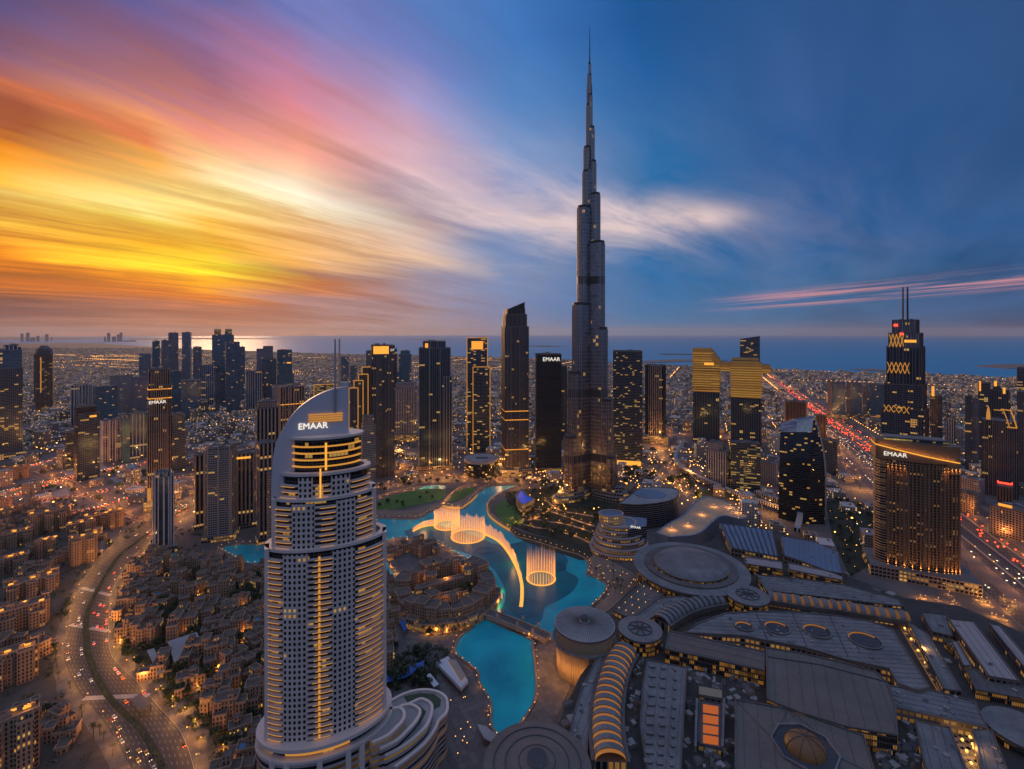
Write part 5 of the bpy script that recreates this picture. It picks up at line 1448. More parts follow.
def arcade(label, pts, wpx, n, lit, z=27, h=6, dark='m_slot'):
    """a bent barrel vault: solid ribs with rooflights between them"""
    L = resample(GP(pts, z), n * 2 + 1); Y = L[len(L) // 2][1]; w = wpx * Y / F / 2
    o = thing('arcade', label, 'building', (*L[n], 0))
    ox_, oy_ = L[n]; L = [(p[0] - ox_, p[1] - oy_) for p in L]
    def arch(i, hh, k=1.0):
        a, b2 = L[max(0, i - 1)], L[min(len(L) - 1, i + 1)]; d = Vector((b2[0] - a[0], b2[1] - a[1])).normalized()
        return [(L[i][0] - d.y * w * k * math.cos(t), L[i][1] + d.x * w * k * math.cos(t), z + hh * math.sin(t)) for t in [math.pi * j / 10 for j in range(11)]]
    mb = MB()
    for i in range(2 * n):
        A, B = arch(i, h - .8, .96), arch(i + 1, h - .8, .96)
        for j in range(10): mb.face([A[j], A[j + 1], B[j + 1], B[j]], 0)
    mb.build('rooflight', M[lit], o)
    for i in range(n):
        mb = MB(); k0 = 2 * i
        A = arch(k0, h); B = arch(k0 + 1, h); C2 = arch(k0, h - 1.4, .95); D = arch(k0 + 1, h - 1.4, .95)
        # narrow the gap by pushing the far edge onward
        nx = arch(k0 + 2, h); nx2 = arch(k0 + 2, h - 1.4, .95); f = .18
        B = [tuple(B[j][c] + (nx[j][c] - B[j][c]) * f for c in range(3)) for j in range(11)]; D = [tuple(D[j][c] + (nx2[j][c] - D[j][c]) * f for c in range(3)) for j in range(11)]
        for j in range(10):
            mb.face([A[j], B[j], B[j + 1], A[j + 1]], 0); mb.face([C2[j], C2[j + 1], D[j + 1], D[j]], 0)
            mb.face([A[j + 1], C2[j + 1], C2[j], A[j]], 0); mb.face([B[j], D[j], D[j + 1], B[j + 1]], 0)
        mb.build('rib', M['m_roof'], o)
    A, B = sides(L, w * 1.06); mb = MB(); mb.strip(A, B, 0, z, 0, 1); mb.build('base_wall', [M['m_wall'], M['m_roof2']], o)
    for s_ in (1.12, -1.12):
        A, B = sides(L, w * s_ + 1.2, -(w * s_ - 1.2)); mb = MB(); mb.strip(A, B, z - 4, z + .8, 0, 0); mb.build('gutter', M['m_roof2'], o)
    return o
arcade('curved barrel vault with glowing orange gaps running to the brown dome', [(625, 650), (616, 667), (610, 688), (607, 710), (607, 735), (611, 762)], 27, 16, 'm_slot', h=7)
arcade('curved barrel vault with dark gaps between the two star disc pavilions', [(661, 622), (676, 612), (696, 604), (722, 599)], 17, 13, 'roof_dark')
arcade('long barrel vault with lit gaps running from the disc pavilion past the bronze hotel', [(768, 597), (800, 602), (835, 606.5), (870, 612), (908, 618)], 13, 15, 'm_slot3')

# broad flat and vaulted roofs
hp = [(684, 633), (697, 624), (725, 613.5), (760, 611.5), (795, 612), (838, 616), (872, 622), (893, 630), (912, 660), (930, 688), (918, 691), (898, 684), (889, 669), (845, 660), (805, 648), (762, 640), (745, 636.5)]
o = slab('mall_hall', 'broad grey curved roof pierced by four dark oval openings', hp, 31)
for (px, py, rx) in ((744, 627, 9), (777, 628.5, 12), (817, 632, 13), (865, 641, 15)):
    x, y = G(px, py, 31); a = rx * y / F; b_ = a * .95
    mb = MB(); mb.ring(ell(x, y, a, b_, 36), ell(x, y, a - .9, b_ - .9, 36), 31.004, 32.4); c_ = mb.build('oculus', [M['m_roof2'], M['m_roof']], o)
    mb = MB(); mb.face([(*p, 31.06) for p in ell(x, y, a - .9, b_ - .9, 36)]); mb.build('opening', M['black'] if 'black' in M else M['roof_dark'], c_)
    mb = MB(); q = [(x + (a - 1.2) * math.cos(R(t)), y + (b_ - 1.2) * math.sin(R(t))) for t in range(20, 161, 10)]; A, B = sides(q, .35); mb.strip(A, B, 31.1, 31.9, 0, 0); mb.build('light_strip', M['m_slot'], c_)
kit(o, [(700, 624), (740, 615), (860, 624), (900, 662), (840, 655), (750, 634)], 31, 40, 11, 1, 3, 1.0)
for k in range(3):
    a, b2 = G(758 + k * 37 - 3, 611.5 + k * 1.6, 31), G(768 + k * 40, 641 + k * 8, 31); mb = MB(); mb.bar((*a, 31.2), (*b2, 31.2), .5, .5); mb.build('seam', M['roof_dark'], o)
o = slab('mall_hall', 'flat taupe roof plate with a row of lit windows along its near side', [(669, 631), (765, 652), (764, 671), (665, 649)], 32, m='m_flat', w='m_lit')
kit(o, [(672, 652), (750, 672), (748, 684), (670, 662)], 20.01, 10, 21, 2, 6, 2.5)
vp = [(766, 648), (800, 653), (840, 662), (876, 672), (888, 684), (896, 708), (898, 736), (846, 727), (800, 713), (767, 700)]
o = slab('mall_hall', 'large plain taupe vault roof next to the octagon roof', vp, 34, m='m_flat', w='m_lit')
mb = MB(); a = [G(x, y, 34) for x, y in ((768, 657), (820, 665), (886, 682))]; 
for p, q in zip(a, a[1:]): mb.bar((*p, 34.3), (*q, 34.3), .8, .6)
mb.build('seam', M['roof_dark'], o)
# octagon roof with a sunk dome
op = [(735, 700), (788, 709), (864, 736), (876, 775), (840, 800), (735, 800)]
o = slab('mall_hall', 'taupe octagonal roof with an amber dome sunk in its dark well', op, 33, m='m_flat', w='m_lit')
x, y = G(805, 748, 33); R0 = 29 * y / F
well = ell(x, y, R0, R0, 8, rot=R(22.5))
mb = MB(); mb.ring(ell(x, y, R0 * 1.06, R0 * 1.06, 8, rot=R(22.5)), well, 33.004, 34.4); mb.build('well_rim', M['m_roof'], o)
mb = MB(); mb.face([(*p, 33.03) for p in well]); mb.build('well_floor', M['roof_dark'], o)
M['amber_glass'] = glow('amber_dome_glass', (.75, .33, .08), .03); M['amber_glass'].node_tree.nodes['Principled BSDF'].inputs['Base Color'].default_value = (.1, .055, .024, 1)
mb = MB(); mb.dome(x, y, R0 * .64, R0 * .64, 33.05, 8, 32, 6); dm = mb.build('dome', M['amber_glass'], o)
mb = MB()
for k in range(8):
    a = 2 * math.pi * k / 8
    for j in range(5):
        t0, t1 = j / 5 * math.pi / 2, (j + 1) / 5 * math.pi / 2
        mb.bar((x + R0 * .645 * math.cos(a) * math.cos(t0), y + R0 * .645 * math.sin(a) * math.cos(t0), 33.1 + 8.1 * math.sin(t0)), (x + R0 * .645 * math.cos(a) * math.cos(t1), y + R0 * .645 * math.sin(a) * math.cos(t1), 33.1 + 8.1 * math.sin(t1)), .35, .35)
mb.build('dome_rib', M['roof_dark'], dm)
mb = MB()
for k in range(8):
    p = well[k]; q = ccw(GP(op, 33)); c = min(q, key=lambda s: (s[0] - p[0]) ** 2 + (s[1] - p[1]) ** 2); mb.bar((*p, 33.2), (*c, 33.2), .5, .4)
mb.build('seam', M['m_roof2'], o)
# panel roof with skylight rows
pp = [(647, 660), (687, 668), (680, 785), (650, 785), (640, 727), (642, 690)]
o = slab('mall_hall', 'grey roof with three rows of rectangular skylights beside the glowing arcade', pp, 30)
g = random.Random(9)
for r_ in range(11):
    for c_ in range(3):
        px, py = 652 + c_ * 11.5 - r_ * .35 + g.uniform(-.6, .6), 667 + r_ * 9.5 + c_ * 1.5
        x, y = G(px, py, 30); mb = MB(); mb.box(x, y, (7, 5, 3)[c_] * .72, 3.4, 30.004, 31.2, R(-4)); mb.build('skylight', [M['m_roof2'], M['m_roof']], o)
# orange atrium
o = slab('atrium', 'long rooflight glowing bright orange among the grey mall roofs', [(699, 700), (722, 704), (721, 749), (698, 744)], 25, m='m_roof2')
for k in range(4):
    y0 = 704 + k * 10.2; P = ccw(GP([(703, y0), (718.5, y0 + 2.4), (718.3, y0 + 10.4), (703, y0 + 8)], 25.3)); mb = MB(); mb.prism(P, 25.004, 25.3); mb.build('glass_panel', [M['m_slot2'], M['m_slot2']], o)
mb = MB(); P = ccw(GP([(699, 686), (722, 690), (722, 698), (699, 694)], 26)); mb.prism(P, 20, 26); mb.build('canopy', [M['m_wall'], M['m_drumwall']], o)
for px in (697, 724):
    A = [G(px, 698, 28), G(px - 1.5, 746, 28)]; mb = MB(); mb.bar((*A[0], 26), (*A[1], 26), 1.6, 4); mb.build('side_wall', M['m_roof'], o)
# right hand slabs and lit trenches
SL = [('grey panel roof left of the lit trench by the striped car park roof', [(888, 686), (930, 690), (975, 702), (988, 729), (895, 708)], 29, 'm_roof', 'm_wall'),
      ('grey roof strip right of the lit trench', [(908, 622), (928, 634), (962, 692), (944, 690)], 29, 'm_roof', 'm_wall'),
      ('small blue grey roof at the head of the lit trench', [(921, 612), (946, 615), (953, 637), (932, 632)], 28, 'm_roof', 'm_wall'),
      ('pinkish sandstone roof slab lying between dark tiled strips', [(948, 619), (974, 622), (1020, 682), (989, 677)], 30, 'm_pink', 'm_wall'),
      ('pale strip roof outermost beside the highway slip road', [(989, 624), (1000, 626), (1040, 672), (1032, 678)], 29, 'm_pink', 'm_wall'),
      ('narrow lilac strip roof left of the sandstone slab', [(951, 641), (958, 642), (972, 666), (964, 667)], 29, 'm_pink', 'm_wall'),
      ('long grey roof bank below the sandstone slab, lit along its wall', [(944, 640), (952, 643), (976, 690), (1060, 706), (1064, 697), (985, 678)], 27, 'm_roof2', 'm_lit'),
      ('slab with a row of roof pots beside the second lit trench', [(915, 721), (950, 728), (975, 790), (930, 790)], 28, 'm_roof', 'm_wall'),
      ('grey roof wedge right of the second lit trench', [(972, 730), (992, 730), (1015, 790), (985, 790)], 28, 'm_roof', 'm_wall'),
      ('gently curved grey roof above the long lit vault', [(756, 575), (800, 579), (843, 585), (898, 599), (904, 607), (868, 603), (820, 597), (766, 591)], 28, 'm_roof', 'm_wall'),
      ('brown roof deck with rows of lamps between the drum and the oval roof', [(613, 611), (646, 580), (671, 590), (630, 619)], 25, 'm_flat', 'm_wall'),
      ('grey wedge roof with lit eaves beside the dark gapped vault', [(627, 622), (660, 598), (700, 595), (692, 602), (664, 610), (640, 626)], 29, 'm_roof', 'm_lit'),
      ('blue metal roof of ribbed strips behind the oval roof', [(719, 523), (772, 530), (778, 557), (731, 548)], 30, 'm_blue', 'm_wall'),
      ('blue grey roof with a dark recess beside the ribbed blue roof', [(781, 536), (816, 542), (838, 552), (843, 577), (800, 561), (784, 556)], 30, 'm_blue', 'm_wall'),
      ('thin lilac canopy over an amber lit facade behind the oval roof', [(745, 557), (782, 562), (783, 570), (745, 564)], 31, 'm_pink', 'm_lit'),
      ('second thin lilac canopy stepping toward the bronze hotel', [(788, 563), (842, 574), (843, 581), (789, 570)], 30, 'm_pink', 'm_lit'),
      ('grey mall slab beneath the left flank of the glowing vault', [(598, 655), (608, 660), (594, 700), (588, 735), (586, 769), (566, 769), (572, 720), (582, 688)], 27, 'm_roof', 'm_lit')]
for i, (lb, pts, z, mt, w) in enumerate(SL):
    o = slab('mall_hall', lb, pts, z, m=mt, w=w); kit(o, pts, z + .004, (14, 5, 2, 2, 0, 0, 6, 9, 4, 30, 4, 5, 0, 5, 2, 2, 16)[i], i, .8, 3.2, 1.2)
    if i == 12:
        mb = MB()
        for k in range(9): a, b2 = G(722 + k * 5.6, 523.6 + k * .75, z), G(733.5 + k * 5.1, 547.6 + k * 1.0, z); mb.bar((*a, z + .3), (*b2, z + .3), 1.6, .6)
        mb.build('roof_seam', M['roof_dark'], o)
    if i == 10:
        for r_ in range(5):
            for c_ in range(3):
                x, y = G(619 + r_ * 6.2 + c_ * 7, 608 - r_ * 5.4 + c_ * 2.6, z); mb = MB(); mb.box(x, y, .3, .3, z, z + .8); mb.build('deck_lamp', [M['lamp'], M['lamp']], o)
for (lb, pts) in (('lit shopping trench with a line of lamps between grey roofs', [(901, 628), (911, 630), (949, 692), (938, 691)]), ('second lit trench running to the near mall edge', [(951, 729), (970, 731), (990, 790), (976, 790)])):
    P = ccw(GP(pts, 21)); mb = MB(); mb.prism(P, 20.01, 21); o = mb.build('atrium', [M['m_slot'], M['m_wall']]); tag(o, lb, 'building')
    a, b2 = Vector(G(pts[1][0], pts[1][1], 21)), Vector(G(pts[2][0], pts[2][1], 21)); a2, c2 = Vector(G(*pts[0], 21)), Vector(G(*pts[3], 21))
    for k in range(16):
        p = a.lerp(b2, k / 15).lerp(a2.lerp(c2, k / 15), .12 + .5 * (k % 3 == 0)); mb = MB(); mb.box(p.x, p.y, 1.1, 1.1, 21, 22.3); mb.build('lamp', [M['lamp'], M['lamp']], o)
    l = bpy.data.lights.new('trench_lamp', 'POINT'); l.energy = 6000; l.color = (1, .5, .12); l.shadow_soft_size = 1
    lo = bpy.data.objects.new('trench_lamp', l); col.objects.link(lo); lo.parent = o; p = a.lerp(c2, .5); lo.location = (p.x, p.y, 30)
# golden paved S roof, curved dark block, terraced round block, solar roofed hall
M['s_gold'] = plain('sandstone_roof_terrace', (.5, .33, .2), .8, var=.3, scale=.12)
sp = smooth([(656, 533), (668, 524), (684, 515), (694, 503), (704, 497), (722, 500), (738, 508), (748, 516), (740, 519), (724, 516), (714, 521), (702, 532), (690, 536), (668, 537)], 3)
o = slab('mall_hall', 'wavy golden paved roof terrace edged in dark blue metal', sp, 26, m='s_gold', w='m_blue', parapet=False)
for px, py in ((672, 530), (688, 526), (702, 515), (714, 507), (730, 508), (738, 513)):
    x, y = G(px, py, 26); mb = MB(); mb.cone(x, y, .1, .1, 26, 30.5, 6, 0, 0); mb.build('lamp_post', M['dark_steel'], o); mb = MB(); mb.box(x, y, .5, .5, 30.5, 31, bottom=True); q = mb.build('lamp_head', [M['lamp'], M['lamp']], o)
    l = bpy.data.lights.new('terrace_lamp', 'POINT'); l.energy = 3600; l.color = (1, .48, .14); l.shadow_soft_size = .4; lo = bpy.data.objects.new('terrace_lamp', l); col.objects.link(lo); lo.parent = q; lo.location = (x, y, 29.8)
A, B = sides(ccw(GP(sp, 26)) + [ccw(GP(sp, 26))[0]], 2.2, .4); mb = MB(); mb.strip(A, B, 24, 26.8, 0, 0); mb.build('metal_edge', [M['m_blue'], M['m_blue']], o)
M['f_darkcurve'] = fac('dark_curved_bands', (.13, .12, .135), (.02, .022, .03), 3.2, 60, 1, .55, .0, 0)
o = slab('office_block', 'dark blue curved block with banded walls and a sunken roof well', smooth([(619, 503), (630, 496), (641, 488), (660, 487.5), (677, 489.5), (677, 497), (665, 502), (640, 505), (620, 504)], 3), 38, m='roof_pale', w='f_darkcurve')
mb = MB(); x, y = G(650, 494, 38); mb.prism(ell(x, y, 26, 22, 24), 38.004, 38.6); mb.build('roof_well', [M['roof_dark'], M['m_blue']], o)
M['f_terrace'] = fac('terrace_rooms', (.42, .31, .23), GD, 4.2, 3.6, .6, .55, .75, 1.0, lc=(1, .42, .06))
bx, by = G(622, 560); tb_ = thing('hotel', 'round terraced building of lit balcony rings under a blue roof oval', 'hotel', (bx + 4, by + 30, 0), 0)
for k in range(6):
    r = 41 - k * 3.2; yo = k * 2.0; z0 = k * 6.0
    mb = MB(); mb.prism(ell(0, yo, r, r * .8, 48), z0, z0 + 4.4, 0, 1); mb.build('storey', [M['f_terrace'], M['roof_pale']], tb_)
    mb = MB(); mb.ring(ell(0, yo, r + 1.6, r * .8 + 1.6, 48), ell(0, yo, r - 2, r * .8 - 2, 48), z0 + 4.4, z0 + 6.0, 0, 0); mb.build('balcony_ring', M['m_pink'], tb_)
mb = MB(); mb.prism(ell(-10, 12, 17, 13, 40), 36, 46); mb.build('roof_drum', [M['f_terrace'], M['m_blue']], tb_)
mb = MB(); mb.ring(ell(-10, 12, 18, 14, 40), ell(-10, 12, 15.5, 11.5, 40), 46, 47.4, 0, 0); mb.build('roof_ring', M['m_pink'], tb_)
mb = MB(); mb.prism(ccw([(8, -16), (36, -4), (44, 24), (14, 34)]), 0, 35); mb.build('wing', [M['f_darkcurve'], M['m_blue']], tb_)
sign(EM, tb_, 18, -15, 37.6, 4.2, rz=-22, ext=.15)
PLACED.append((bx + 4, by + 30, 55))
M['solar'] = plain('blue_screen_roof', (.03, .09, .42), .3, var=.15, scale=.1); 
m_, t_, b = newmat('blue_led_roof'); b.inputs['Base Color'].default_value = (.03, .08, .4, 1); b.inputs['Emission Color'].default_value = (.02, .1, .75, 1); b.inputs['Emission Strength'].default_value = .3; M['bluelit'] = m_
P = GP([(520, 513.5), (535, 508), (540, 500), (528, 499), (517, 505)], 12)
hl = thing('hall', 'small wedge hall with a bright blue pointed roof by the lake', 'building', (*G(527, 508), 0)); hx, hy = G(527, 508)
P = [G(516, 496, 14), G(518, 501.5, 14), G(523, 505.5, 14), G(534.5, 500, 14), G(526.5, 495.5, 14), G(521.5, 489.5, 14)]; P = ccw([(p[0] - hx, p[1] - hy) for p in P])
mb = MB(); mb.prism(P, 0, 14); mb.build('wall', [M['podium'], M['beige']], hl)
c_ = (sum(p[0] for p in P) / 6, sum(p[1] for p in P) / 6); P2 = [(c_[0] + (p[0] - c_[0]) * .86, c_[1] + (p[1] - c_[1]) * .86) for p in P]
mb = MB(); mb.prism(P2, 14, 14.8, 0, 0); mb.build('roof_screen', M['bluelit'], hl)
mb = MB(); A = [(p[0], p[1]) for p in P] + [P[0]]; a_, b_ = sides(A, .2, 1.4); mb.strip(a_, b_, 14.004, 16, 0, 0); mb.build('roof_edge', M['beige'], hl)
# raised metro walkway
ML_ = smooth([(*G(684, 440, 12), 0), (*G(676, 454, 12), 0), (*G(678, 463, 12), 0), (*G(691, 473, 12), 0), (*G(711, 482, 12), 0), (*G(742, 495, 12), 0), (*G(767, 503, 12), 0), (*G(796, 513, 12), 0)], 5)
L = [(p[0], p[1]) for p in ML_]; A, B = sides(L, 4.2)
mw = MB(); mw.strip(A, B, 9, 14, 0, 1); wk = mw.build('walkway', [M['f_white'], M['roof_pale']]); tag(wk, 'long covered walkway on columns curving past the lit black office block', 'walkway')
for k in range(2, len(L) - 1, 3): mb = MB(); mb.box(*L[k], 2, 2, 0, 9); mb.build('column', [M['concrete'], M['concrete']], wk)
mb = MB(); a_, b_ = sides(L[:18], 1.2); mb.strip(a_, b_, 14.004, 14.5, 0, 0); mb.build('rooflight', M['m_blue'], wk)
L = [G(756, 492, 14), G(776, 499, 14), G(797, 508, 14), G(800, 516, 14), G(797, 530, 14)]
L = smooth(L, 4); A, B = sides(L, 4); mb = MB(); mb.strip(A, B, 11, 17, 0, 1); wk = mb.build('walkway', [M['f_white'], M['roof_pale']]); tag(wk, 'arched elbow of pale walkway beside the curved black tower', 'walkway')
for k in range(0, len(L), 2): mb = MB(); mb.box(*L[k], 1.6, 1.6, 0, 11); mb.build('column', [M['beige'], M['beige']], wk)
# market pavilions and awnings by the curved hotel
def canopy(lbl, pts, z, m, h=1.0, cat='pavilion'):
    P = ccw(GP(pts, z)); mb = MB(); mb.prism(P, z - h, z, 0, 0, bottom=True); o = mb.build('canopy', [M[m], M[m]]); tag(o, lbl, cat)
    for p in P: mb = MB(); mb.box(p[0] * .999, p[1] * .999, .4, .4, 0, z - h); mb.build('post', [M['dark_steel'], M['dark_steel']], o)
    return o
M['blue_awning'] = plain('blue_awning', (.02, .1, .36), .7, var=.1)
canopy('long bright blue awning behind the curved hotel', [(384, 683), (384, 676), (404, 669), (424, 660), (424, 666), (406, 677)], 6, 'blue_awning', .6, 'awning')
canopy('pale blue folded awning below the hotel tower on the market side', [(398, 616), (402, 608), (407, 628), (404, 632)], 6, 'blue_awning', .6, 'awning')
o = canopy('white roofed waterside restaurant with a lit terrace', [(436, 662), (448, 656), (468, 680), (461, 688)], 7, 'white', 3, 'restaurant')
mb = MB(); P = ccw(GP([(447, 659), (456, 660), (466, 676), (461, 682)], 7.4)); mb.prism(P, 7.004, 7.4); mb.build('lit_terrace', [M['soft_gold'], M['beige']], o)
canopy('white cross shaped shade sails on the plaza', [(425, 676), (430, 673), (439, 684), (434, 687)], 5, 'white', .4, 'shade sail')
canopy('curved white canopy at the near end of the lower basin', [(477, 724), (486, 726), (497, 735), (513, 740), (500, 746), (484, 738)], 6, 'roof_pale', .8, 'canopy')
canopy('long pale canopy hall roof among the beige courtyard houses', [(168, 641), (197, 632), (203, 647), (174, 662)], 12, 'roof_pale', 1.5, 'canopy')
canopy('pale flat pergola roof beside the long canopy hall', [(147, 650), (154, 648), (164, 671), (158, 674)], 7, 'roof_pale', .8, 'canopy')
canopy('green grey bus shelter roof standing over the boulevard carriageway', [(131, 699), (141, 693), (151, 704), (140, 711)], 6, 'm_flat', .8, 'bus shelter')

# ---------------------------------------------------------------- island market and the courtyard town
M['f_old'] = fac('courtyard_walls', (.42, .265, .175), (.02, .017, .015), 3.3, 2.5, .44, .64, .09, .8, lc=(1, .42, .06), gr=.4, gm=0.0, wr=.85)
M['f_arc'] = fac('arcade_walls', (.38, .265, .185), (.025, .018, .013), 4.6, 3.4, .6, .68, .4, .5, lc=(1, .4, .05), gr=.5, gm=0.0, wr=.85)
M['old_roof'] = plain('courtyard_roof', (.14, .105, .085), .9, var=.35, scale=.12)
M['old_wall'] = plain('plaster', (.43, .28, .19), .9, var=.15, scale=.15)
M['pool'] = plain('roof_pool', (.03, .17, .3), .15, var=.1)
ISL = [(383, 541), (400, 537), (437, 541), (455, 552), (470, 560), (482, 572), (494, 584), (498, 593), (490, 606), (476, 619), (458, 632), (430, 636), (408, 624), (394, 604), (398, 580), (389, 567), (384, 552)]
P = ccw(GP(ISL, .6)); mb = MB(); mb.prism(P, 0, .6); struct(mb.build('island_quay', [M['shore'], M['paving']]))
ISLP = P


def block(par, x, y, w, d, z0, z1, rot=0, nm='wall_block', bays=True, wm='f_old', g=random):
    """one flat roofed block with projecting bays and a parapet"""
    mb = MB(); mb.box(x, y, w, d, z0, z1, rot)
    if bays:
        n_ = max(1, int(w / 6.5))
        for k in range(n_):
            lx = -w / 2 + w * (k + .5) / n_; bw_ = w / n_ * g.uniform(.35, .55); hh = z1 - g.choice((0, 0, 1.6, 3.4)) + .7
            for s_ in (-1, 1):
                q = rotp((lx, s_ * (d / 2 + .55)), rot); mb.box(x + q[0], y + q[1], bw_, 1.1, z0, hh, rot)
    o = mb.build(nm, [M[wm], M['old_roof']], par)
    c, n_ = math.cos(rot), math.sin(rot)
    def rect(w_, d_): return [(x + a * c - b_ * n_, y + a * n_ + b_ * c) for a, b_ in ((-w_ / 2, -d_ / 2), (w_ / 2, -d_ / 2), (w_ / 2, d_ / 2), (-w_ / 2, d_ / 2))]
    mb = MB(); mb.ring(rect(w + .3, d + .3), rect(w - .7, d - .7), z1 - .4, z1 + 1.1, 0, 0); mb.build('parapet', M['old_wall'], o)
    return o


mx_, my_ = G(445.5, 597); my_ += 2
mk = thing('market_building', 'oval beige market building with courtyards on an island in the turquoise lake', 'building', (mx_, my_, .6), 0)
g = random.Random(21)
for k in range(26):
    a = 2 * math.pi * k / 26; rx, ry = 49, 53
    h = g.choice((13, 15.5, 18, 20)) + (2 if 3.6 < a < 5.8 else 0)
    block(mk, rx * math.cos(a), ry * math.sin(a), g.uniform(12, 15), g.uniform(14, 18), 0, h, math.atan2(ry * math.cos(a), -rx * math.sin(a)), g=g)
for k in range(18):
    a = math.pi * 1.02 + math.pi * .96 * k / 17
    block(mk, 60 * math.cos(a), 66 * math.sin(a), 12, 7, 0, g.choice((6.5, 7.5, 9)), math.atan2(66 * math.cos(a), -60 * math.sin(a)), 'arcade', False, 'f_arc', g=g)
for (x, y, w, d, h, rt) in ((-4, 6, 62, 8, 14, .5), (10, -14, 34, 7, 11, .45), (-20, 16, 14, 10, 17, .3), (24, 20, 10, 10, 21, .2), (-12, -22, 12, 14, 15, .8)):
    block(mk, x, y, w, d, 0, h, rt, g=g)
for (x, y, h) in ((30, 26, 25), (-38, 8, 23), (-26, -30, 24), (14, -44, 24), (42, -12, 22), (6, 40, 23)):
    mb = MB(); mb.box(x, y, 6.5, 6.5, 0, h, .4); mb.box(x, y, 7.3, 7.3, h, h + 1.2, .4); mb.build('wind_tower', [M['f_old'], M['old_roof']], mk)
for (x, y, z) in ((18, 40, 14), (-36, 30, 10), (-30, 10, 14), (40, -8, 8), (34, 26, 12), (48, 10, 6), (-10, -62, 5), (20, -60, 5), (46, -40, 5), (-44, -40, 5), (0, -70, 4), (36, -54, 4), (-28, -60, 4), (62, -20, 4), (64, 10, 4), (-58, -20, 4), (-62, 10, 5), (0, 10, 16), (12, -26, 13)):
    l = bpy.data.lights.new('market_fill', 'POINT'); l.energy = 2600; l.color = (1, .4, .06); l.shadow_soft_size = .6  # bare point light added to brighten the dark market, no fixture built
    lo = bpy.data.objects.new('market_fill', l); col.objects.link(lo); lo.parent = mk; lo.location = (x, y, z)
COURT = [(mx_ - 18, my_ + 24), (mx_ + 6, my_ + 24), (mx_ + 20, my_ - 6), (mx_ + 4, my_ - 2), (mx_ + 26, my_ + 2), (mx_ - 26, my_ - 4)]

# prototypes of the courtyard houses
def house(seed, label):
    g = random.Random(seed * 13 + 5); o = thing('courtyard_house', label, 'house', (0, 0, 0), 0)
    w, d, h = g.uniform(13, 19), g.uniform(8, 11), g.choice((10.5, 13.8, 13.8, 17, 20))
    block(o, 0, 0, w, d, 0, h, g=g)
    s_ = g.choice((-1, 1)); w2, d2 = g.uniform(7, 10), g.uniform(8, 12)
    block(o, s_ * (w / 2 - w2 / 2), -d / 2 - d2 / 2, w2, d2, 0, max(6.9, h - g.choice((3.4, 6.8, 3.4))), g=g)
    if g.random() < .8: block(o, -s_ * (w / 2 + 2.6), g.uniform(-2, 3), 6.5, 9, 0, max(6.9, h - g.choice((-3.4, 3.4, 6.8))), bays=False, g=g)
    if g.random() < .6: block(o, g.uniform(-.2, .2) * w, d / 2 + 3, w * .55, 6, 0, max(3.5, h - g.choice((3.4, 6.8, 10))), bays=False, g=g)
    if g.random() < .6: block(o, -s_ * w * .28, -d / 2 - 3.5, w * .4, 7, 0, g.choice((3.5, 6.9)), bays=False, g=g)
    tw_ = g.uniform(4, 6); mb = MB(); x, y = g.uniform(-.36, .36) * w, d * .2; mb.box(x, y, tw_, tw_, 0, h + g.choice((3.4, 5, 7.5))); mb.build('stair_tower', [M['f_old'], M['old_roof']], o)
    for _ in range(g.randint(3, 6)):
        mb = MB(); mb.box(g.uniform(-.42, .42) * w, g.uniform(-.38, .38) * d, g.uniform(1, 3.4), g.uniform(1, 2.6), h, h + g.uniform(.8, 2.8)); mb.build('roof_hut', [M['old_wall'], M['old_roof']], o)
    if seed % 4 == 0: mb = MB(); mb.box(-w * .2, -d * .1, w * .4, d * .5, h, h + .5); mb.build('roof_pool', [M['old_wall'], M['pool']], o)
    mb = MB(); mb.box(-s_ * w * .2, -d / 2 - 1.6, w * .35, 2.6, 2.6, 3.1, bottom=True); mb.build('awning', M['old_wall'], o)
    return o, (w, d, h)


HP = [house(s, 'x') for s in range(1, 15)]
for o, _ in HP: KIDS[o.name] = list(o.children)
for o, _ in HP:
    for c in o.children: KIDS[c.name] = list(c.children)
LANDMARKS = []
def near(x, y):
    best = min(LANDMARKS, key=lambda l: (l[0] - x) ** 2 + (l[1] - y) ** 2); return best[2]
for px, py, t_ in ((130, 640, 'beside the boulevard crossing'), (185, 650, 'by the long canopy hall'), (150, 705, 'by the shelter roof on the boulevard'), (225, 700, 'below the curved hotel'), (240, 585, 'south of the small turquoise pool'), (175, 570, 'at the foot of the white round tower'), (215, 620, 'deep in the courtyard quarter'), (140, 585, 'on the inner side of the boulevard bend'), (240, 650, 'behind the curved hotel'), (235, 745, 'at the near edge of the courtyard quarter')):
    x, y = G(px, py); LANDMARKS.append((x, y, t_))


def nearest_road(x, y):
    m_ = 1e9
    for L, wd in ROADS:
        for p in L[::1]:
            m_ = min(m_, math.hypot(p[0] - x, p[1] - y) - wd)
    return m_
WATERS = [LK1, LK2, LK3, LK4]
WB = [(min(p[0] for p in W), max(p[0] for p in W), min(p[1] for p in W), max(p[1] for p in W)) for W in WATERS]
def in_water(x, y, pad=0):
    for W, bb in zip(WATERS, WB):
        if bb[0] - pad < x < bb[1] + pad and bb[2] - pad < y < bb[3] + pad:
            if inside((x, y), W): return True
            if pad and any(math.hypot(p[0] - x, p[1] - y) < pad for p in W): return True
    return False


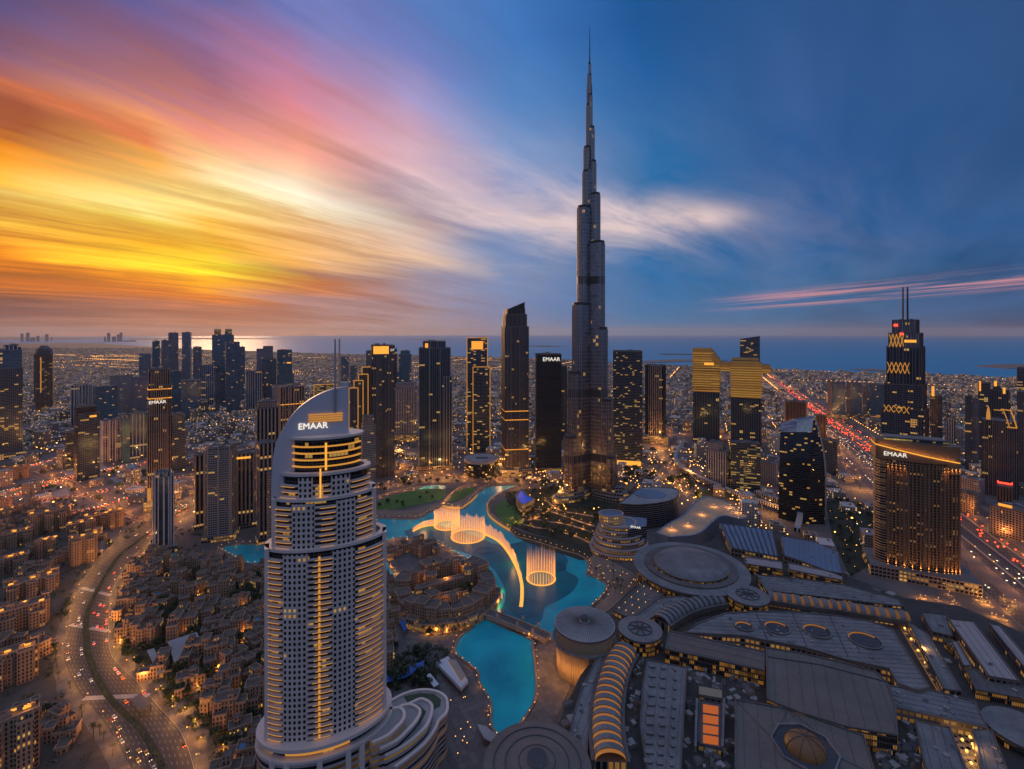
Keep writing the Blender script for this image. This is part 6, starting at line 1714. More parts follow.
M['lane'] = plain('lane_paving', (.085, .068, .055), .9, var=.45, scale=.12)
OLD1 = ccw(GP([(120, 660), (117, 640), (119, 605), (130, 578), (150, 562), (190, 562), (225, 567), (275, 572), (275, 640), (264, 700), (262, 740), (258, 800), (214, 800), (196, 745), (180, 718), (150, 680)]))
struct(sheet(OLD1, .008, 'lanes', M['lane']))
struct(sheet(GP([(-60, 800), (-60, 512), (60, 508), (110, 512), (100, 545), (78, 585), (62, 625), (56, 690), (100, 735), (130, 800)]), .008, 'lanes', M['lane']))
struct(sheet(GP([(505, 492), (560, 486), (640, 492), (640, 520), (612, 552), (592, 551), (560, 541), (530, 533), (512, 526)]), .03, 'garden', M['soil']))
PATHS = [[(512, 520), (530, 526), (552, 530), (575, 536), (596, 546)], [(524, 516), (545, 521), (565, 524), (590, 532), (606, 546)], [(530, 508), (552, 512), (575, 520), (600, 528)], [(508, 527), (522, 522), (540, 516), (556, 505)], [(545, 500), (560, 510), (580, 514), (605, 518)]]
for p_ in PATHS:
    A_ = resample(GP(p_), 24); L_, R_ = sides(A_, 2.4); struct(ribbon('path', L_, R_, .045, M['shore']))
blds = []
SKIP = [G(185, 648), G(152, 661)]
g = random.Random(17)
xs = [p[0] for p in OLD1]; ys = [p[1] for p in OLD1]
cand = []
for _ in range(6000):
    x, y = g.uniform(min(xs), max(xs)), g.uniform(min(ys), max(ys))
    if not inside((x, y), OLD1) or in_water(x, y, 12): continue
    if math.hypot(x - AX, y - AY) < 54 or any(math.hypot(x - p[0], y - p[1]) < (24, 15)[i] for i, p in enumerate(SKIP)): continue
    if nearest_road(x, y) < -4 or any(math.hypot(p[0] - x, p[1] - y) < p[2] + 2 for p in PLACED): continue
    if any(math.hypot(b[0] - x, b[1] - y) < 21.5 for b in blds): continue
    blds.append((x, y))
TONES = ['sand coloured', 'tan', 'beige', 'buff']
for i, (x, y) in enumerate(blds):
    k = i % len(HP); o, (w, d, h) = HP[k]
    if i >= len(HP): o = copy_tree(o)
    o.location = (x, y, 0); o.rotation_euler = (0, 0, R(g.choice((18, 18, 108, -72, 198, 30, 60))))
    feats = f"{int(h / 3.4)} storey house, {'roof pool' if (k + 1) % 4 == 0 else ('stair tower' if h < 15 else 'stepped wings')}"
    tag(o, f"{TONES[(i * 7 + k) % 4]} {feats} {near(x, y)}", 'house', 'beige courtyard houses of the old quarter')
    PLACED.append((x, y, 11))


# the taller apartment blocks across the boulevard
def apartment(x0, x1, yt, yb, label, dr=.55, rot=0):
    xc, Y, r, w, d = solve(x0, x1, yb, dr, R(rot)); z = Zat(yt, Y - d * .35)
    o = thing('apartment_block', label, 'apartment block', (xc, Y, 0), r, 'large beige apartment blocks west of the boulevard')
    PLACED.append((xc, Y, max(w, d) * .6 + 4)); g = random.Random(int(x0 * 7 + yb))
    block(o, 0, d * .12, w * .96, d * .7, 0, z, 0, 'main_wing', True, 'f_old', g)
    n_ = max(2, int(w / 14))
    for k in range(n_):
        lx = -w / 2 + w * (k + .5) / n_
        block(o, lx, -d / 2 + d * .16, w / n_ * .56, d * .3, 0, z - g.choice((0, 3.3, 3.3, 6.6)), 0, 'projecting_wing', False, 'f_old', g)
    for s_ in (-1, 1): block(o, s_ * w * .42, d * .36, w * .16, d * .26, 0, z + g.choice((-3.3, 2, 3.4)), 0, 'corner_wing', False, 'f_old', g)
    for k in range(g.randint(4, 7)):
        mb = MB(); mb.box(g.uniform(-.4, .4) * w, g.uniform(-.05, .3) * d, g.uniform(3, 7), g.uniform(3, 5), z, z + g.uniform(2, 3.6)); mb.build('roof_hut', [M['old_wall'], M['old_roof']], o)
    for k in range(3):
        x, y = -w * .36 + w * .36 * k + g.uniform(-3, 3), g.uniform(-.15, .25) * d
        mb = MB(); mb.box(x, y, 4.2, .6, z + .8, z + 2.6, bottom=True); mb.build('roof_light', [M['gold_light'], M['old_roof']], o)
        l = bpy.data.lights.new('roof_lamp', 'POINT'); l.energy = 1300; l.color = (1, .4, .06); l.shadow_soft_size = .5
        lo = bpy.data.objects.new('roof_lamp', l); col.objects.link(lo); lo.parent = o; lo.location = (x, y - 1.6, z + 3)
    return o
AP = [(-26, 41, 724, 800, 'nearest large apartment block west of the boulevard, gold lights on its stepped roof'),
      (-22, 40, 657, 700, 'apartment block between the nearest one and the block by the pedestrian crossing'),
      (-8, 51, 610, 642, 'apartment block with U shaped roof facing the hedge bend of the boulevard'),
      (2, 60, 583, 606, 'long apartment block with brightly lit roof edge behind the U roofed block'),
      (-14, 30, 560, 580, 'apartment block at the western edge with an amber roof pavilion'),
      (68, 98, 538, 568, 'tall narrow apartment block standing alone close to the boulevard curve'),
      (27, 70, 513, 538, 'wide apartment slab with a gold lit roof below the highway ramps'),
      (34, 56, 541, 560, 'low apartment block between the wide slab and the alone standing narrow block'),
      (-10, 34, 535, 554, 'terraced apartment block west of the low one with a dark courtyard'),
      (108, 124, 511, 530, 'small apartment block with an amber corner at the top of the boulevard'),
      (66, 96, 524, 540, 'low apartment block directly behind the alone standing narrow block'),
      (84, 110, 516, 532, 'stepped apartment block next to the one with the amber corner'),
      (-14, 14, 512, 526, 'small far apartment block by the sandy lot beneath the ramps'),
      (0, 30, 468, 482, 'low apartment row with many gold windows above the upper highway ramp')]
for a in AP: apartment(*a)
W2 = ccw(GP([(-6, 760), (-4, 500), (60, 508), (104, 516), (96, 545), (76, 580), (60, 622), (56, 690), (80, 735), (100, 765)])); g = random.Random(8); k = 0
xs = [p[0] for p in W2]; ys = [p[1] for p in W2]
for _ in range(4000):
    x, y = g.uniform(min(xs), max(xs)), g.uniform(min(ys), max(ys))
    if k >= 34 or not inside((x, y), W2) or nearest_road(x, y) < -3 or any(math.hypot(p[0] - x, p[1] - y) < p[2] + 9 for p in PLACED): continue
    s = k % len(HP); o = copy_tree(HP[s][0]); o.location = (x, y, -6.6); o.rotation_euler = (0, 0, R(g.choice((20, 110, -20)))); PLACED.append((x, y, 9)); k += 1
    tag(o, f"low tan annex house with {('flat', 'stepped', 'hutted')[s % 3]} roof between the large apartment blocks west of the boulevard", 'house', 'annex houses between the apartment blocks')
# filler market houses behind the hotel and round the island
for i, (px, py, s) in enumerate(((392, 556, 2), (404, 551, 5), (418, 553, 7), (430, 557, 9), (389, 640, 3), (384, 622, 6), (394, 604, 8), (387, 590, 11), (384, 660, 13))):
    o = copy_tree(HP[s][0]); x, y = G(px, py); o.location = (x, y, .6 if py < 570 else 0); o.rotation_euler = (0, 0, R((20, 110, 200, 30)[i % 4]))
    tag(o, ('beige house at the lakeside corner behind the curved hotel', 'beige stepped house second along the lake arm', 'tan house with lit terrace in the lakeside row', 'last beige house of the lakeside row, next to the oval market', 'tan house below the folded blue awning', 'beige house squeezed between hotel and folded awning', 'sand coloured house facing the island channel', 'tan house at the head of the narrow channel', 'sand coloured house above the long blue awning')[i], 'house', 'beige houses along the lake arm')

# ---------------------------------------------------------------- the low city out to the coast
def city_mat():
    m_, t_, b = newmat('low_city')
    at = t_.nodes.new('ShaderNodeAttribute'); at.attribute_name = 'tone'; tone = V(t_, at.outputs['Fac'])
    uv = V(t_, t_.nodes.new('ShaderNodeTexCoord').outputs['UV']); u, v, _ = sep(t_, uv)
    nz = sep(t_, V(t_, t_.nodes.new('ShaderNodeNewGeometry').outputs['Normal']))[2]
    wall = ramp(t_, tone, [(0, (.34, .25, .19)), (.25, (.44, .36, .31)), (.45, (.5, .46, .45)), (.6, (.25, .21, .2)), (.75, (.3, .3, .34)), (.88, (.12, .12, .14)), (1, (.56, .52, .5))])
    win = ((u / 3.4).fr() - .5).ab().lt(.27) * ((v / 3.5).fr() - .5).ab().lt(.26) * nz.lt(.5)
    r1, rc = white(t_, xyz(t_, (u / 3.4).fl(), (v / 3.5).fl(), tone * 733.0))
    on = r1.gt(.86) * win
    setin(t_, b, 'Base Color', mixc(t_, win, wall, (.03, .03, .035))); b.inputs['Roughness'].default_value = .75
    setin(t_, b, 'Emission Color', mixc(t_, sep(t_, rc)[0], (1, .42, .07), (1, .62, .25))); setin(t_, b, 'Emission Strength', on * 1.1)
    return m_
M['city'] = city_mat()


def tone_build(mb, name, tones, parent=None):
    o = mb.build(name, M['city'], parent); a = o.data.attributes.new('tone', 'FLOAT', 'FACE'); a.data.foreach_set('value', tones); return o


GRID = math.atan2(hd.x, -hd.y)
g = random.Random(5)
cands = []
PARK = ccw(GP([(372, 519), (372, 484), (520, 478), (545, 486), (600, 515), (640, 500), (720, 520), (845, 575), (1000, 640), (1100, 800), (480, 800), (395, 640), (372, 560)]))
WESTZ = ccw(GP([(-30, 800), (-30, 500), (70, 500), (150, 515), (230, 545), (300, 545), (330, 800)]))
def clear(x, y, r):
    if y < 1010 and inside((x, y), PARK): return False
    if in_water(x, y, 8): return False
    if any(abs(p[0] - x) < p[2] + r and abs(p[1] - y) < p[2] + r and math.hypot(p[0] - x, p[1] - y) < p[2] + r for p in PLACED): return False
    for L, wd in ROADS:
        for a, b_ in zip(L, L[1:]):
            if min(a[0], b_[0]) - wd - r > x or max(a[0], b_[0]) + wd + r < x or min(a[1], b_[1]) - wd - r > y or max(a[1], b_[1]) + wd + r < y: continue
            vx, vy = b_[0] - a[0], b_[1] - a[1]; t_ = max(0, min(1, ((x - a[0]) * vx + (y - a[1]) * vy) / (vx * vx + vy * vy + 1e-9)))
            if math.hypot(a[0] + vx * t_ - x, a[1] + vy * t_ - y) < wd - 10 + r * .7: return False
    return True


def cell_fill(y0, y1, step, keep, wmin, wmax):
    c, s_ = math.cos(GRID), math.sin(GRID)
    lim = 1.12 * y1 + 60; n_ = int((lim + y1) / step) + 2
    for i in range(-n_, n_):
        for j in range(-n_, n_):
            if g.random() > keep: continue
            gx_, gy_ = (i + .5) * step + g.uniform(-.2, .2) * step, (j + .5) * step + g.uniform(-.2, .2) * step
            x, y = gx_ * c - gy_ * s_, gx_ * s_ + gy_ * c
            if not (y0 <= y < y1) or abs(x) > 1.1 * y + 40: continue
            if y > 2600 and not inside((x, y), LANDP): continue
            w, d = g.uniform(wmin, wmax), g.uniform(wmin, wmax)
            if y < 2500 and not clear(x, y, max(w, d) * .55): continue
            cands.append((x, y, w, d))
LANDP = ccw([G(x, y + .5) for x, y in COAST] + [(9000, 1500), (9000, -2500), (-38000, -2500), (-38000, 14000)])
cell_fill(560, 1150, 40, .7, 15, 27)
cell_fill(1150, 2300, 46, .74, 14, 34)
cell_fill(2300, 4700, 56, .74, 16, 40)
cell_fill(4700, 9600, 88, .66, 22, 60)
cands = [c for c in cands if not inside((c[0], c[1]), WESTZ)]
cands.sort(key=lambda c: c[1])
LM2 = [(PLACED[i][0], PLACED[i][1]) for i in range(0)]
SPOTS = [(G(x, y), t_) for x, y, t_ in ((30, 440, 'behind the dark western tower'), (110, 470, 'under the white framed office'), (200, 500, 'behind the beige ribbed towers'), (240, 440, 'in front of the blue tower cluster'), (320, 470, 'behind the sail topped hotel'), (400, 465, 'behind the white grid tower'), (440, 480, 'near the opera drum'), (500, 465, 'between gold outlined and black crowned towers'), (560, 490, 'at the feet of the tallest tower'), (640, 450, 'beside the amber footed tower'), (690, 465, 'along the covered walkway'), (770, 455, 'behind the curved black tower'), (720, 435, 'beyond the gold louvred pair'), (860, 500, 'between curved black tower and bronze hotel'), (850, 425, 'by the three lit edged slabs'), (940, 470, 'beyond the bronze hotel'), (1000, 540, 'across the big highway'), (960, 440, 'near the spired hotel'))]
def tname(t_): return 'tan' if t_ < .15 else 'beige' if t_ < .36 else 'pale grey' if t_ < .53 else 'brown' if t_ < .68 else 'slate grey' if t_ < .82 else 'dark' if t_ < .94 else 'white'
mass, mt = MB(), []
def add_b(mb, tones, x, y, w, d, h, t_, rot):
    n0 = len(mb.f); mb.box(x, y, w, d, 0, h, rot)
    if g.random() < .75:
        k = g.uniform(.25, .55); q = rotp((g.uniform(-.2, .2) * w, g.uniform(-.2, .2) * d), rot); mb.box(x + q[0], y + q[1], w * k, d * k, h, h + g.uniform(2, 4.5), rot)
    if g.random() < .5:
        q = rotp((g.choice((-1, 1)) * w * .62, g.uniform(-.2, .2) * d), rot); mb.box(x + q[0], y + q[1], w * .3, d * .7, 0, h * g.uniform(.45, .8), rot)
    tones += [t_] * (len(mb.f) - n0)
cnt = 0
for x, y, w, d in cands:
    t_ = g.random(); near_ = y < 1600
    h = g.choice((6, 8, 9, 12, 14, 18)) if g.random() < .82 else g.uniform(20, 44 if y < 4000 else 26)
    if y > 2600: h = min(h, g.uniform(6, 16)) if g.random() < .94 else h
    rot = GRID + g.choice((0, 0, 0, .3)) 
    if cnt < 290:
        o = thing('low_building', 'x', 'building', (x, y, 0), rot, 'low city buildings between the towers')
        sp_ = min(SPOTS, key=lambda s: (s[0][0] - x) ** 2 + (s[0][1] - y) ** 2)[1]
        tag(o, f"{tname(t_)} {'mid rise' if h > 19 else ('two storey' if h < 9 else 'low rise')} {'long' if max(w, d) > 1.5 * min(w, d) else 'boxy'} building {sp_}", 'building')
        mb, tn = MB(), []; mb.box(0, 0, w, d, 0, h); tn += [t_] * len(mb.f); tone_build(mb, 'wall_block', tn, o)
        for _ in range(g.randint(1, 3)):
            mb = MB(); mb.box(g.uniform(-.3, .3) * w, g.uniform(-.3, .3) * d, g.uniform(2, 7), g.uniform(2, 6), h, h + g.uniform(1.2, 3.5)); tone_build(mb, 'roof_hut', [min(1, max(0, t_ + g.uniform(-.1, .1)))] * len(mb.f), o)
        if g.random() < .6:
            mb = MB(); mb.box(w * .5 + 2.5, 0, 5, d * .7, 0, h * g.uniform(.4, .75)); tone_build(mb, 'side_wing', [t_] * len(mb.f), o)
        cnt += 1
    else: add_b(mass, mt, x, y, w, d, h, t_, rot)
stuff(tag(tone_build(mass, 'distant_buildings', mt), 'thousands of pale low city blocks reaching out to the coast', 'city'))
# far skyline on the horizon and the breakwater
for i, (a, b_, yt) in enumerate(((20.5, 23.5, 333.6), (26, 29.5, 332.8), (30, 35, 337.5), (36.5, 39.5, 336), (45, 48.5, 334.3), (104, 106, 336.8), (107, 110.3, 333.0), (112, 116, 336.6), (117, 119.5, 334.5), (119.6, 122.4, 332.6), (123, 136, 340.4), (51, 52, 337))):
    T(('first slab of the hazy skyline across the water', 'taller second slab of the hazy skyline across the water', 'low stub in the hazy skyline across the water', 'short block beside the stub of the hazy skyline', 'slab at the end of the left hazy skyline group', 'low block of the right hazy skyline group', 'tall block of the right hazy skyline group', 'sloping low block of the right hazy skyline group', 'narrow tower joined to the tallest of the right hazy group', 'tallest tower of the right hazy skyline group', 'long low building ending the hazy skyline', 'thin mast of the hazy skyline')[i], 341.5, [(a, b_, yt)], 'f_slate', .7, 0)

# ---------------------------------------------------------------- trees
def tree_proto(seed, rad, hgt, n=150):
    g = random.Random(seed); o = thing('tree', 'x', 'tree', (0, 0, 0))
    mb = MB(); mb.cone(0, 0, .32, .18, 0, hgt * .55, 6, 0, 0)
    for k in range(4): a = k * 1.7 + g.random(); mb.bar((0, 0, hgt * .4), (math.cos(a) * rad * .5, math.sin(a) * rad * .5, hgt * .72), .16)
    mb.build('trunk', M['bark'], o)
    mb = MB(); cl = [(g.uniform(-.55, .55) * rad, g.uniform(-.55, .55) * rad, hgt * g.uniform(.58, .85), rad * g.uniform(.35, .6)) for _ in range(7)]
    for _ in range(n):
        c = g.choice(cl); v = Vector((g.gauss(0, 1), g.gauss(0, 1), g.gauss(0, .75))).normalized() * c[3] * g.uniform(.55, 1.05)
        p = Vector(c[:3]) + v; s_ = g.uniform(.5, 1.1); ax = Vector((g.uniform(-1, 1), g.uniform(-1, 1), g.uniform(-.3, 1))).normalized(); u_ = ax.orthogonal().normalized() * s_; w_ = ax.cross(u_).normalized() * s_ * .8
        mb.face([p - u_ - w_, p + u_ - w_ * .6, p + u_ * .8 + w_, p - u_ * .7 + w_])
    mb.build('crown', M['leaf'], o); return o


def palm_proto(seed, hgt):
    g = random.Random(seed); o = thing('palm_tree', 'x', 'palm', (0, 0, 0))
    mb = MB(); mb.cone(0, 0, .3, .2, 0, hgt, 6, 0, 0); mb.build('trunk', M['bark'], o)
    mb = MB()
    for k in range(16):
        a = k * 2.4 + g.random() * .4; l = g.uniform(2.2, 3.1); up_ = g.uniform(-.2, .9); pr = None
        for q in range(5):
            t_ = q / 4; r_ = l * t_; z = hgt + up_ * l * t_ - 1.1 * l * t_ * t_ * .8; w_ = .5 * (1 - t_ * .8)
            cur = [(math.cos(a) * r_ - math.sin(a) * s_ * w_, math.sin(a) * r_ + math.cos(a) * s_ * w_, z - .1 * (s_ != 0)) for s_ in (-1, 0, 1)]
            if pr: mb.face([pr[0], pr[1], cur[1], cur[0]]); mb.face([pr[1], pr[2], cur[2], cur[1]])
            pr = cur
    mb.build('fronds', M['palm'], o); return o


TP = [tree_proto(s, r_, h_) for s, r_, h_ in ((1, 3.6, 7.5), (2, 4.6, 9), (3, 5.4, 10), (4, 3.0, 6))]
PP = [palm_proto(7, 8.0), palm_proto(8, 9.5), palm_proto(9, 7.0)]
used = set()
def plant(pr, x, y, label, group, s_=1.0, z=0.0):
    o = pr if pr.name not in used else copy_tree(pr)
    used.add(pr.name); o.location = (x, y, z); o.rotation_euler = (0, 0, g.uniform(0, 6.28)); o.scale = (s_, s_, s_ * g.uniform(.9, 1.15))
    tag(o, label, o['category'], group); return o
g = random.Random(33)
trees = []
def scatter(poly, n, kinds, label, group, gap=5.0, avoid=9, z=0.0, s0=.8, s1=1.3, road=True):
    xs = [p[0] for p in poly]; ys = [p[1] for p in poly]; k = 0
    for _ in range(n * 40):
        if k >= n: break
        x, y = g.uniform(min(xs), max(xs)), g.uniform(min(ys), max(ys))
        if not inside((x, y), poly) or in_water(x, y, 1.5) and z < .3: continue
        if any(math.hypot(b[0] - x, b[1] - y) < avoid for b in blds) or any(math.hypot(b[0] - x, b[1] - y) < gap for b in trees): continue
        if math.hypot(x - AX, y - AY) < 50: continue
        if road and nearest_road(x, y) < -13: continue
        trees.append((x, y)); plant(g.choice(kinds), x, y, f"{label} {near(x, y)}" if label.endswith('house') else label, group, g.uniform(s0, s1), z); k += 1
scatter(OLD1, 120, TP + TP + PP[:1], 'dark leafy tree between courtyard houses', 'trees among the courtyard houses', 4.2, 8.8)
for i in range(4, NB - 22):
    for L, off in ((sides(br_, 0, 5 + g.uniform(0, 6))[1], 1), (sides(bl_, 4 + g.uniform(0, 3), 0)[0], 0)):
        if g.random() < .5: plant(g.choice(PP + TP[3:]), L[i][0] + g.uniform(-1, 1), L[i][1] + g.uniform(-2, 2), 'small palm or tree standing in the boulevard pavement ' + ('on the courtyard side' if off else 'on the apartment side'), 'boulevard pavement trees')
scatter(ccw(GP([(520, 500), (560, 488), (600, 505), (610, 548), (585, 548), (540, 535), (522, 520)])), 52, TP[:3] + PP, 'dark tree in the gardens at the foot of the tallest tower', 'trees in the tower gardens', 4.5, 5, road=False)
scatter(ccw(GP([(615, 470), (640, 470), (690, 480), (700, 500), (640, 486), (612, 488)])), 16, TP[1:3], 'broad dark tree behind the dark curved block', 'trees behind the curved block', 7, 5, s0=1.1, s1=1.7, road=False)
scatter(ccw(GP([(382, 660), (430, 645), (450, 650), (440, 672), (432, 690), (405, 688), (386, 700)])), 24, TP + PP, 'dark tree in the market gardens behind the curved hotel', 'trees in the market gardens', 4, 5, road=False)
scatter(ccw(GP([(404, 628), (430, 640), (460, 636), (478, 622), (470, 618), (440, 628), (416, 618)])), 22, PP + TP[3:], 'palm on the quay in front of the oval market', 'quay palms by the market', 4, 5, z=.6, road=False)
for i, (x, y) in enumerate(COURT): plant(TP[i % 3], x, y, 'dark tree filling a courtyard of the oval market', 'courtyard trees of the oval market', 1.3, .6)
scatter(ccw(GP([(376, 508), (398, 498), (440, 489), (446, 493), (425, 503), (400, 509)])), 8, TP[3:], 'small round tree on the large park lawn', 'park lawn trees', 9, 5, z=.6, road=False)
scatter(ccw(GP([(376, 488), (410, 480), (470, 480), (470, 484), (410, 486), (378, 494)])), 22, TP + PP, 'dark tree in the row between the park lawns and the street', 'trees behind the park lawns', 5, 4, road=False)
scatter(ccw(GP([(480, 478), (545, 478), (560, 490), (520, 492), (516, 484), (484, 486)])), 12, TP + PP, 'dark tree along the street behind the fountain park', 'street trees behind the park', 5, 4, road=False)
scatter(ccw(GP([(-10, 700), (-10, 500), (110, 500), (95, 560), (62, 620), (55, 690), (40, 740), (120, 769), (90, 720), (60, 690)])), 56, TP + PP, 'dark tree between the large apartment blocks', 'trees between the apartment blocks', 6, 5)
scatter(ccw(GP([(590, 572), (600, 588), (606, 602), (622, 594), (646, 574), (636, 562), (612, 558)])), 12, PP, 'palm on the promenade between the drum and the terraced building', 'promenade palms by the drum', 5, 4, z=.4, road=False)
scatter(ccw(GP([(826, 500), (872, 505), (874, 560), (850, 575), (835, 540)])), 16, TP + PP, 'dark tree in the plaza gardens beside the bronze hotel', 'plaza garden trees by the bronze hotel', 6, 5, road=False)
struct(sheet(GP([(824, 498), (874, 503), (876, 562), (850, 577), (833, 540)]), .02, 'garden', M['soil']))
# low planting that nobody could count: under the trees and in the lanes
mb = MB(); ZN = [(OLD1, 520), (WESTZ, 420), (ccw(GP([(505, 492), (560, 486), (640, 492), (640, 520), (612, 552), (592, 551), (560, 541), (530, 533), (512, 526)])), 260), (ccw(GP([(382, 660), (430, 645), (450, 650), (440, 672), (432, 690), (405, 688), (386, 700)])), 110), (ccw(GP([(612, 470), (690, 476), (700, 500), (612, 490)])), 90), (ccw(GP([(824, 498), (874, 503), (876, 562), (850, 577), (833, 540)])), 90)]
for Z_, n_ in ZN:
    xs = [p[0] for p in Z_]; ys = [p[1] for p in Z_]
    for _ in range(n_ * 6):
        if n_ <= 0: break
        x, y = g.uniform(min(xs), max(xs)), g.uniform(min(ys), max(ys))
        if not inside((x, y), Z_) or in_water(x, y, 2) or nearest_road(x, y) < -11 or any(math.hypot(p[0] - x, p[1] - y) < p[2] * .82 for p in PLACED) or math.hypot(x - AX, y - AY) < 50: continue
        n_ -= 1
        for _k in range(14):
            p = Vector((x + g.gauss(0, 1.7), y + g.gauss(0, 1.7), g.uniform(.3, 3.4))); s_ = g.uniform(.5, 1.0); ax = Vector((g.uniform(-1, 1), g.uniform(-1, 1), g.uniform(0, 1))).normalized(); u_ = ax.orthogonal().normalized() * s_; w_ = ax.cross(u_).normalized() * s_
            mb.face([p - u_ - w_, p + u_ - w_ * .6, p + u_ * .8 + w_, p - u_ * .7 + w_])
stuff(tag(mb.build('shrubbery', M['leaf']), 'dark ground planting in lanes and gardens', 'shrubs'))
# far greenery that reads as one dark mass
mb = MB()
for _ in range(2600):
    y = g.uniform(900, 5200); x = g.uniform(-1.1, 1.1) * y
    if y < 2500 and not clear(x, y, 3) or y > 2600 and not inside((x, y), LANDP): continue
    if inside((x, y), WESTZ): continue
    for _k in range(g.randint(1, 4)):
        q = (x + g.gauss(0, 14), y + g.gauss(0, 14)); r_ = g.uniform(3, 8); mb.dome(q[0], q[1], r_, r_ * g.uniform(.7, 1.2), 0, g.uniform(4, 9), 7, 2, 0, .8)
stuff(tag(mb.build('distant_trees', M['leaf']), 'dark green tree patches scattered through the low city', 'trees'))

# ---------------------------------------------------------------- lamps
def lamp_proto(name, hgt, arm, head, energy, mat='lamp', colr=(1, .5, .14), soft=.3):
    o = thing(name, 'x', 'street lamp', (0, 0, 0))
    mb = MB(); mb.cone(0, 0, .14, .08, 0, hgt, 6, 0, 0); mb.build('pole', M['dark_steel'], o)
    if arm: mb = MB(); mb.bar((0, 0, hgt - .1), (arm, 0, hgt + .3), .12); mb.build('arm', M['dark_steel'], o)
    mb = MB(); mb.box(arm, 0, head, head * .7, hgt - .1, hgt + head * .55, bottom=True); h_ = mb.build('lamp_head', [M[mat], M[mat]], o)
    if energy:
        l = bpy.data.lights.new(name, 'POINT'); l.energy = energy; l.color = colr; l.shadow_soft_size = soft
        lo = bpy.data.objects.new('lamp_light', l); col.objects.link(lo); lo.parent = h_; lo.location = (arm, 0, hgt - 1.0)
    return o
LPS = {'street': lamp_proto('street_lamp', 9, 1.6, .7, 6000, colr=(1, .42, .09)), 'quay': lamp_proto('quay_lamp', 3.6, 0, .45, 400, colr=(1, .4, .07)), 'wall': lamp_proto('garden_lamp', 3.2, 0, .55, 2000, colr=(1, .4, .07)), 'high': lamp_proto('highway_lamp', 13, 2.4, 1.1, 9000, colr=(1, .36, .08)), 'small': lamp_proto('path_lamp', 3.4, 0, .55, 0)}
LPU = set()
def put_lamp(k, x, y, label, group, rz=0.0, z=0.0):
    pr = LPS[k]; o = pr if k not in LPU else copy_tree(pr); LPU.add(k)
    o.location = (x, y, z); o.rotation_euler = (0, 0, rz); tag(o, label, 'lamp', group)
for L, sgn in ((sides(bl_, 2.2, 0)[0], 0), (sides(br_, 0, 2.4)[1], 1)):
    for i in range(2, NB - 4, 3):
        a, b2 = L[i], L[i + 1]; an = math.atan2(b2[1] - a[1], b2[0] - a[0])
        put_lamp('street', a[0], a[1], 'lit street lamp along the boulevard on the ' + ('courtyard side' if sgn else 'apartment side'), 'boulevard street lamps', an + (math.pi / 2 if sgn else -math.pi / 2))
Lp = sides(br_, 0, 9)[1]
for i in range(4, NB - 20, 2):
    put_lamp('wall', Lp[i][0] + g.uniform(-2, 2), Lp[i][1] + g.uniform(-2, 2), 'low glowing garden lamp in the boulevard pavement', 'pavement garden lamps')
for (x, y) in blds:
    for _ in range(4):
        a = g.uniform(0, 6.28); q = (x + 12.5 * math.cos(a), y + 12.5 * math.sin(a))
        if all(math.hypot(b[0] - q[0], b[1] - q[1]) > 10.5 for b in blds) and math.hypot(q[0] - AX, q[1] - AY) > 50:
            put_lamp('wall', q[0], q[1], 'low lane lamp among courtyard houses ' + near(*q), 'lane lamps of the courtyard quarter'); break
for W, off, nm in ((LK1, 3.0, 'the main fountain basin'), (LK2, 3.0, 'the lower basin'), (LK3, 2.5, 'the small western pool')):
    A, B = sides(list(W) + [W[0]], off, off); L = resample(B, int(sum(math.hypot(p[0] - q[0], p[1] - q[1]) for p, q in zip(B, B[1:])) / 9))
    for i, p in enumerate(L):
        if in_water(p[0], p[1]) or inside(p, ISLP) or inside(p, MALLP) or math.hypot(p[0] - AX, p[1] - AY) < 46: continue
        put_lamp('quay' if i % 3 == 0 else 'small', p[0], p[1], 'small quay lamp on the rim of ' + nm, 'quay lamps round ' + nm, z=.6)
for p_ in PATHS:
    for q in resample(GP(p_), 9): put_lamp('wall', q[0], q[1] + 3, 'low garden lamp beside a curved path under the tallest tower', 'garden path lamps')
for p_ in ([(378, 487), (410, 480), (450, 479), (500, 480), (545, 482)], [(380, 497), (402, 491), (425, 488), (440, 487)], [(444, 503), (450, 496), (460, 489), (475, 485)]):
    for i, q in enumerate(resample(GP(p_), 22)): put_lamp('wall' if i % 3 == 0 else 'small', q[0], q[1], 'small lamp along the promenade behind the park lawns', 'park promenade lamps')
g = random.Random(91)
for Z_, n_, kk, txt in (([(588, 572), (600, 590), (604, 606), (622, 596), (650, 574), (640, 560), (612, 558)], 34, 'small', 'small lamp on the promenade between the drum and the terraced building'), ([(826, 500), (872, 505), (874, 560), (850, 575), (835, 540)], 30, 'small', 'small lamp in the plaza gardens beside the bronze hotel'), ([(500, 660), (535, 650), (540, 700), (520, 740), (500, 745)], 0, 'small', ''), ([(425, 690), (450, 700), (470, 690), (486, 740), (450, 765), (430, 740)], 14, 'small', 'small lamp on the paved plaza below the curved hotel'), ([(875, 600), (960, 606), (1020, 630), (1015, 600), (960, 590)], 26, 'wall', 'lamp in the service yard below the bronze hotel')):
    P = ccw(GP(Z_)); xs = [p[0] for p in P]; ys = [p[1] for p in P]; k = 0
    for _ in range(900):
        x, y = g.uniform(min(xs), max(xs)), g.uniform(min(ys), max(ys))
        if k < n_ and inside((x, y), P) and not in_water(x, y, 2): put_lamp(kk, x, y, txt, txt.replace('small lamp', 'lamps').replace('lamp in', 'lamps in'), z=.4); k += 1
A = resample(list(ISLP) + [ISLP[0]], 60)
for i, p in enumerate(A):
    q = (p[0] + (mx_ - p[0]) * .04, p[1] + (my_ - p[1]) * .04); put_lamp('quay' if i % 2 else 'wall', q[0], q[1], 'warm lamp on the quay of the market island', 'lamps of the market island', z=.6)
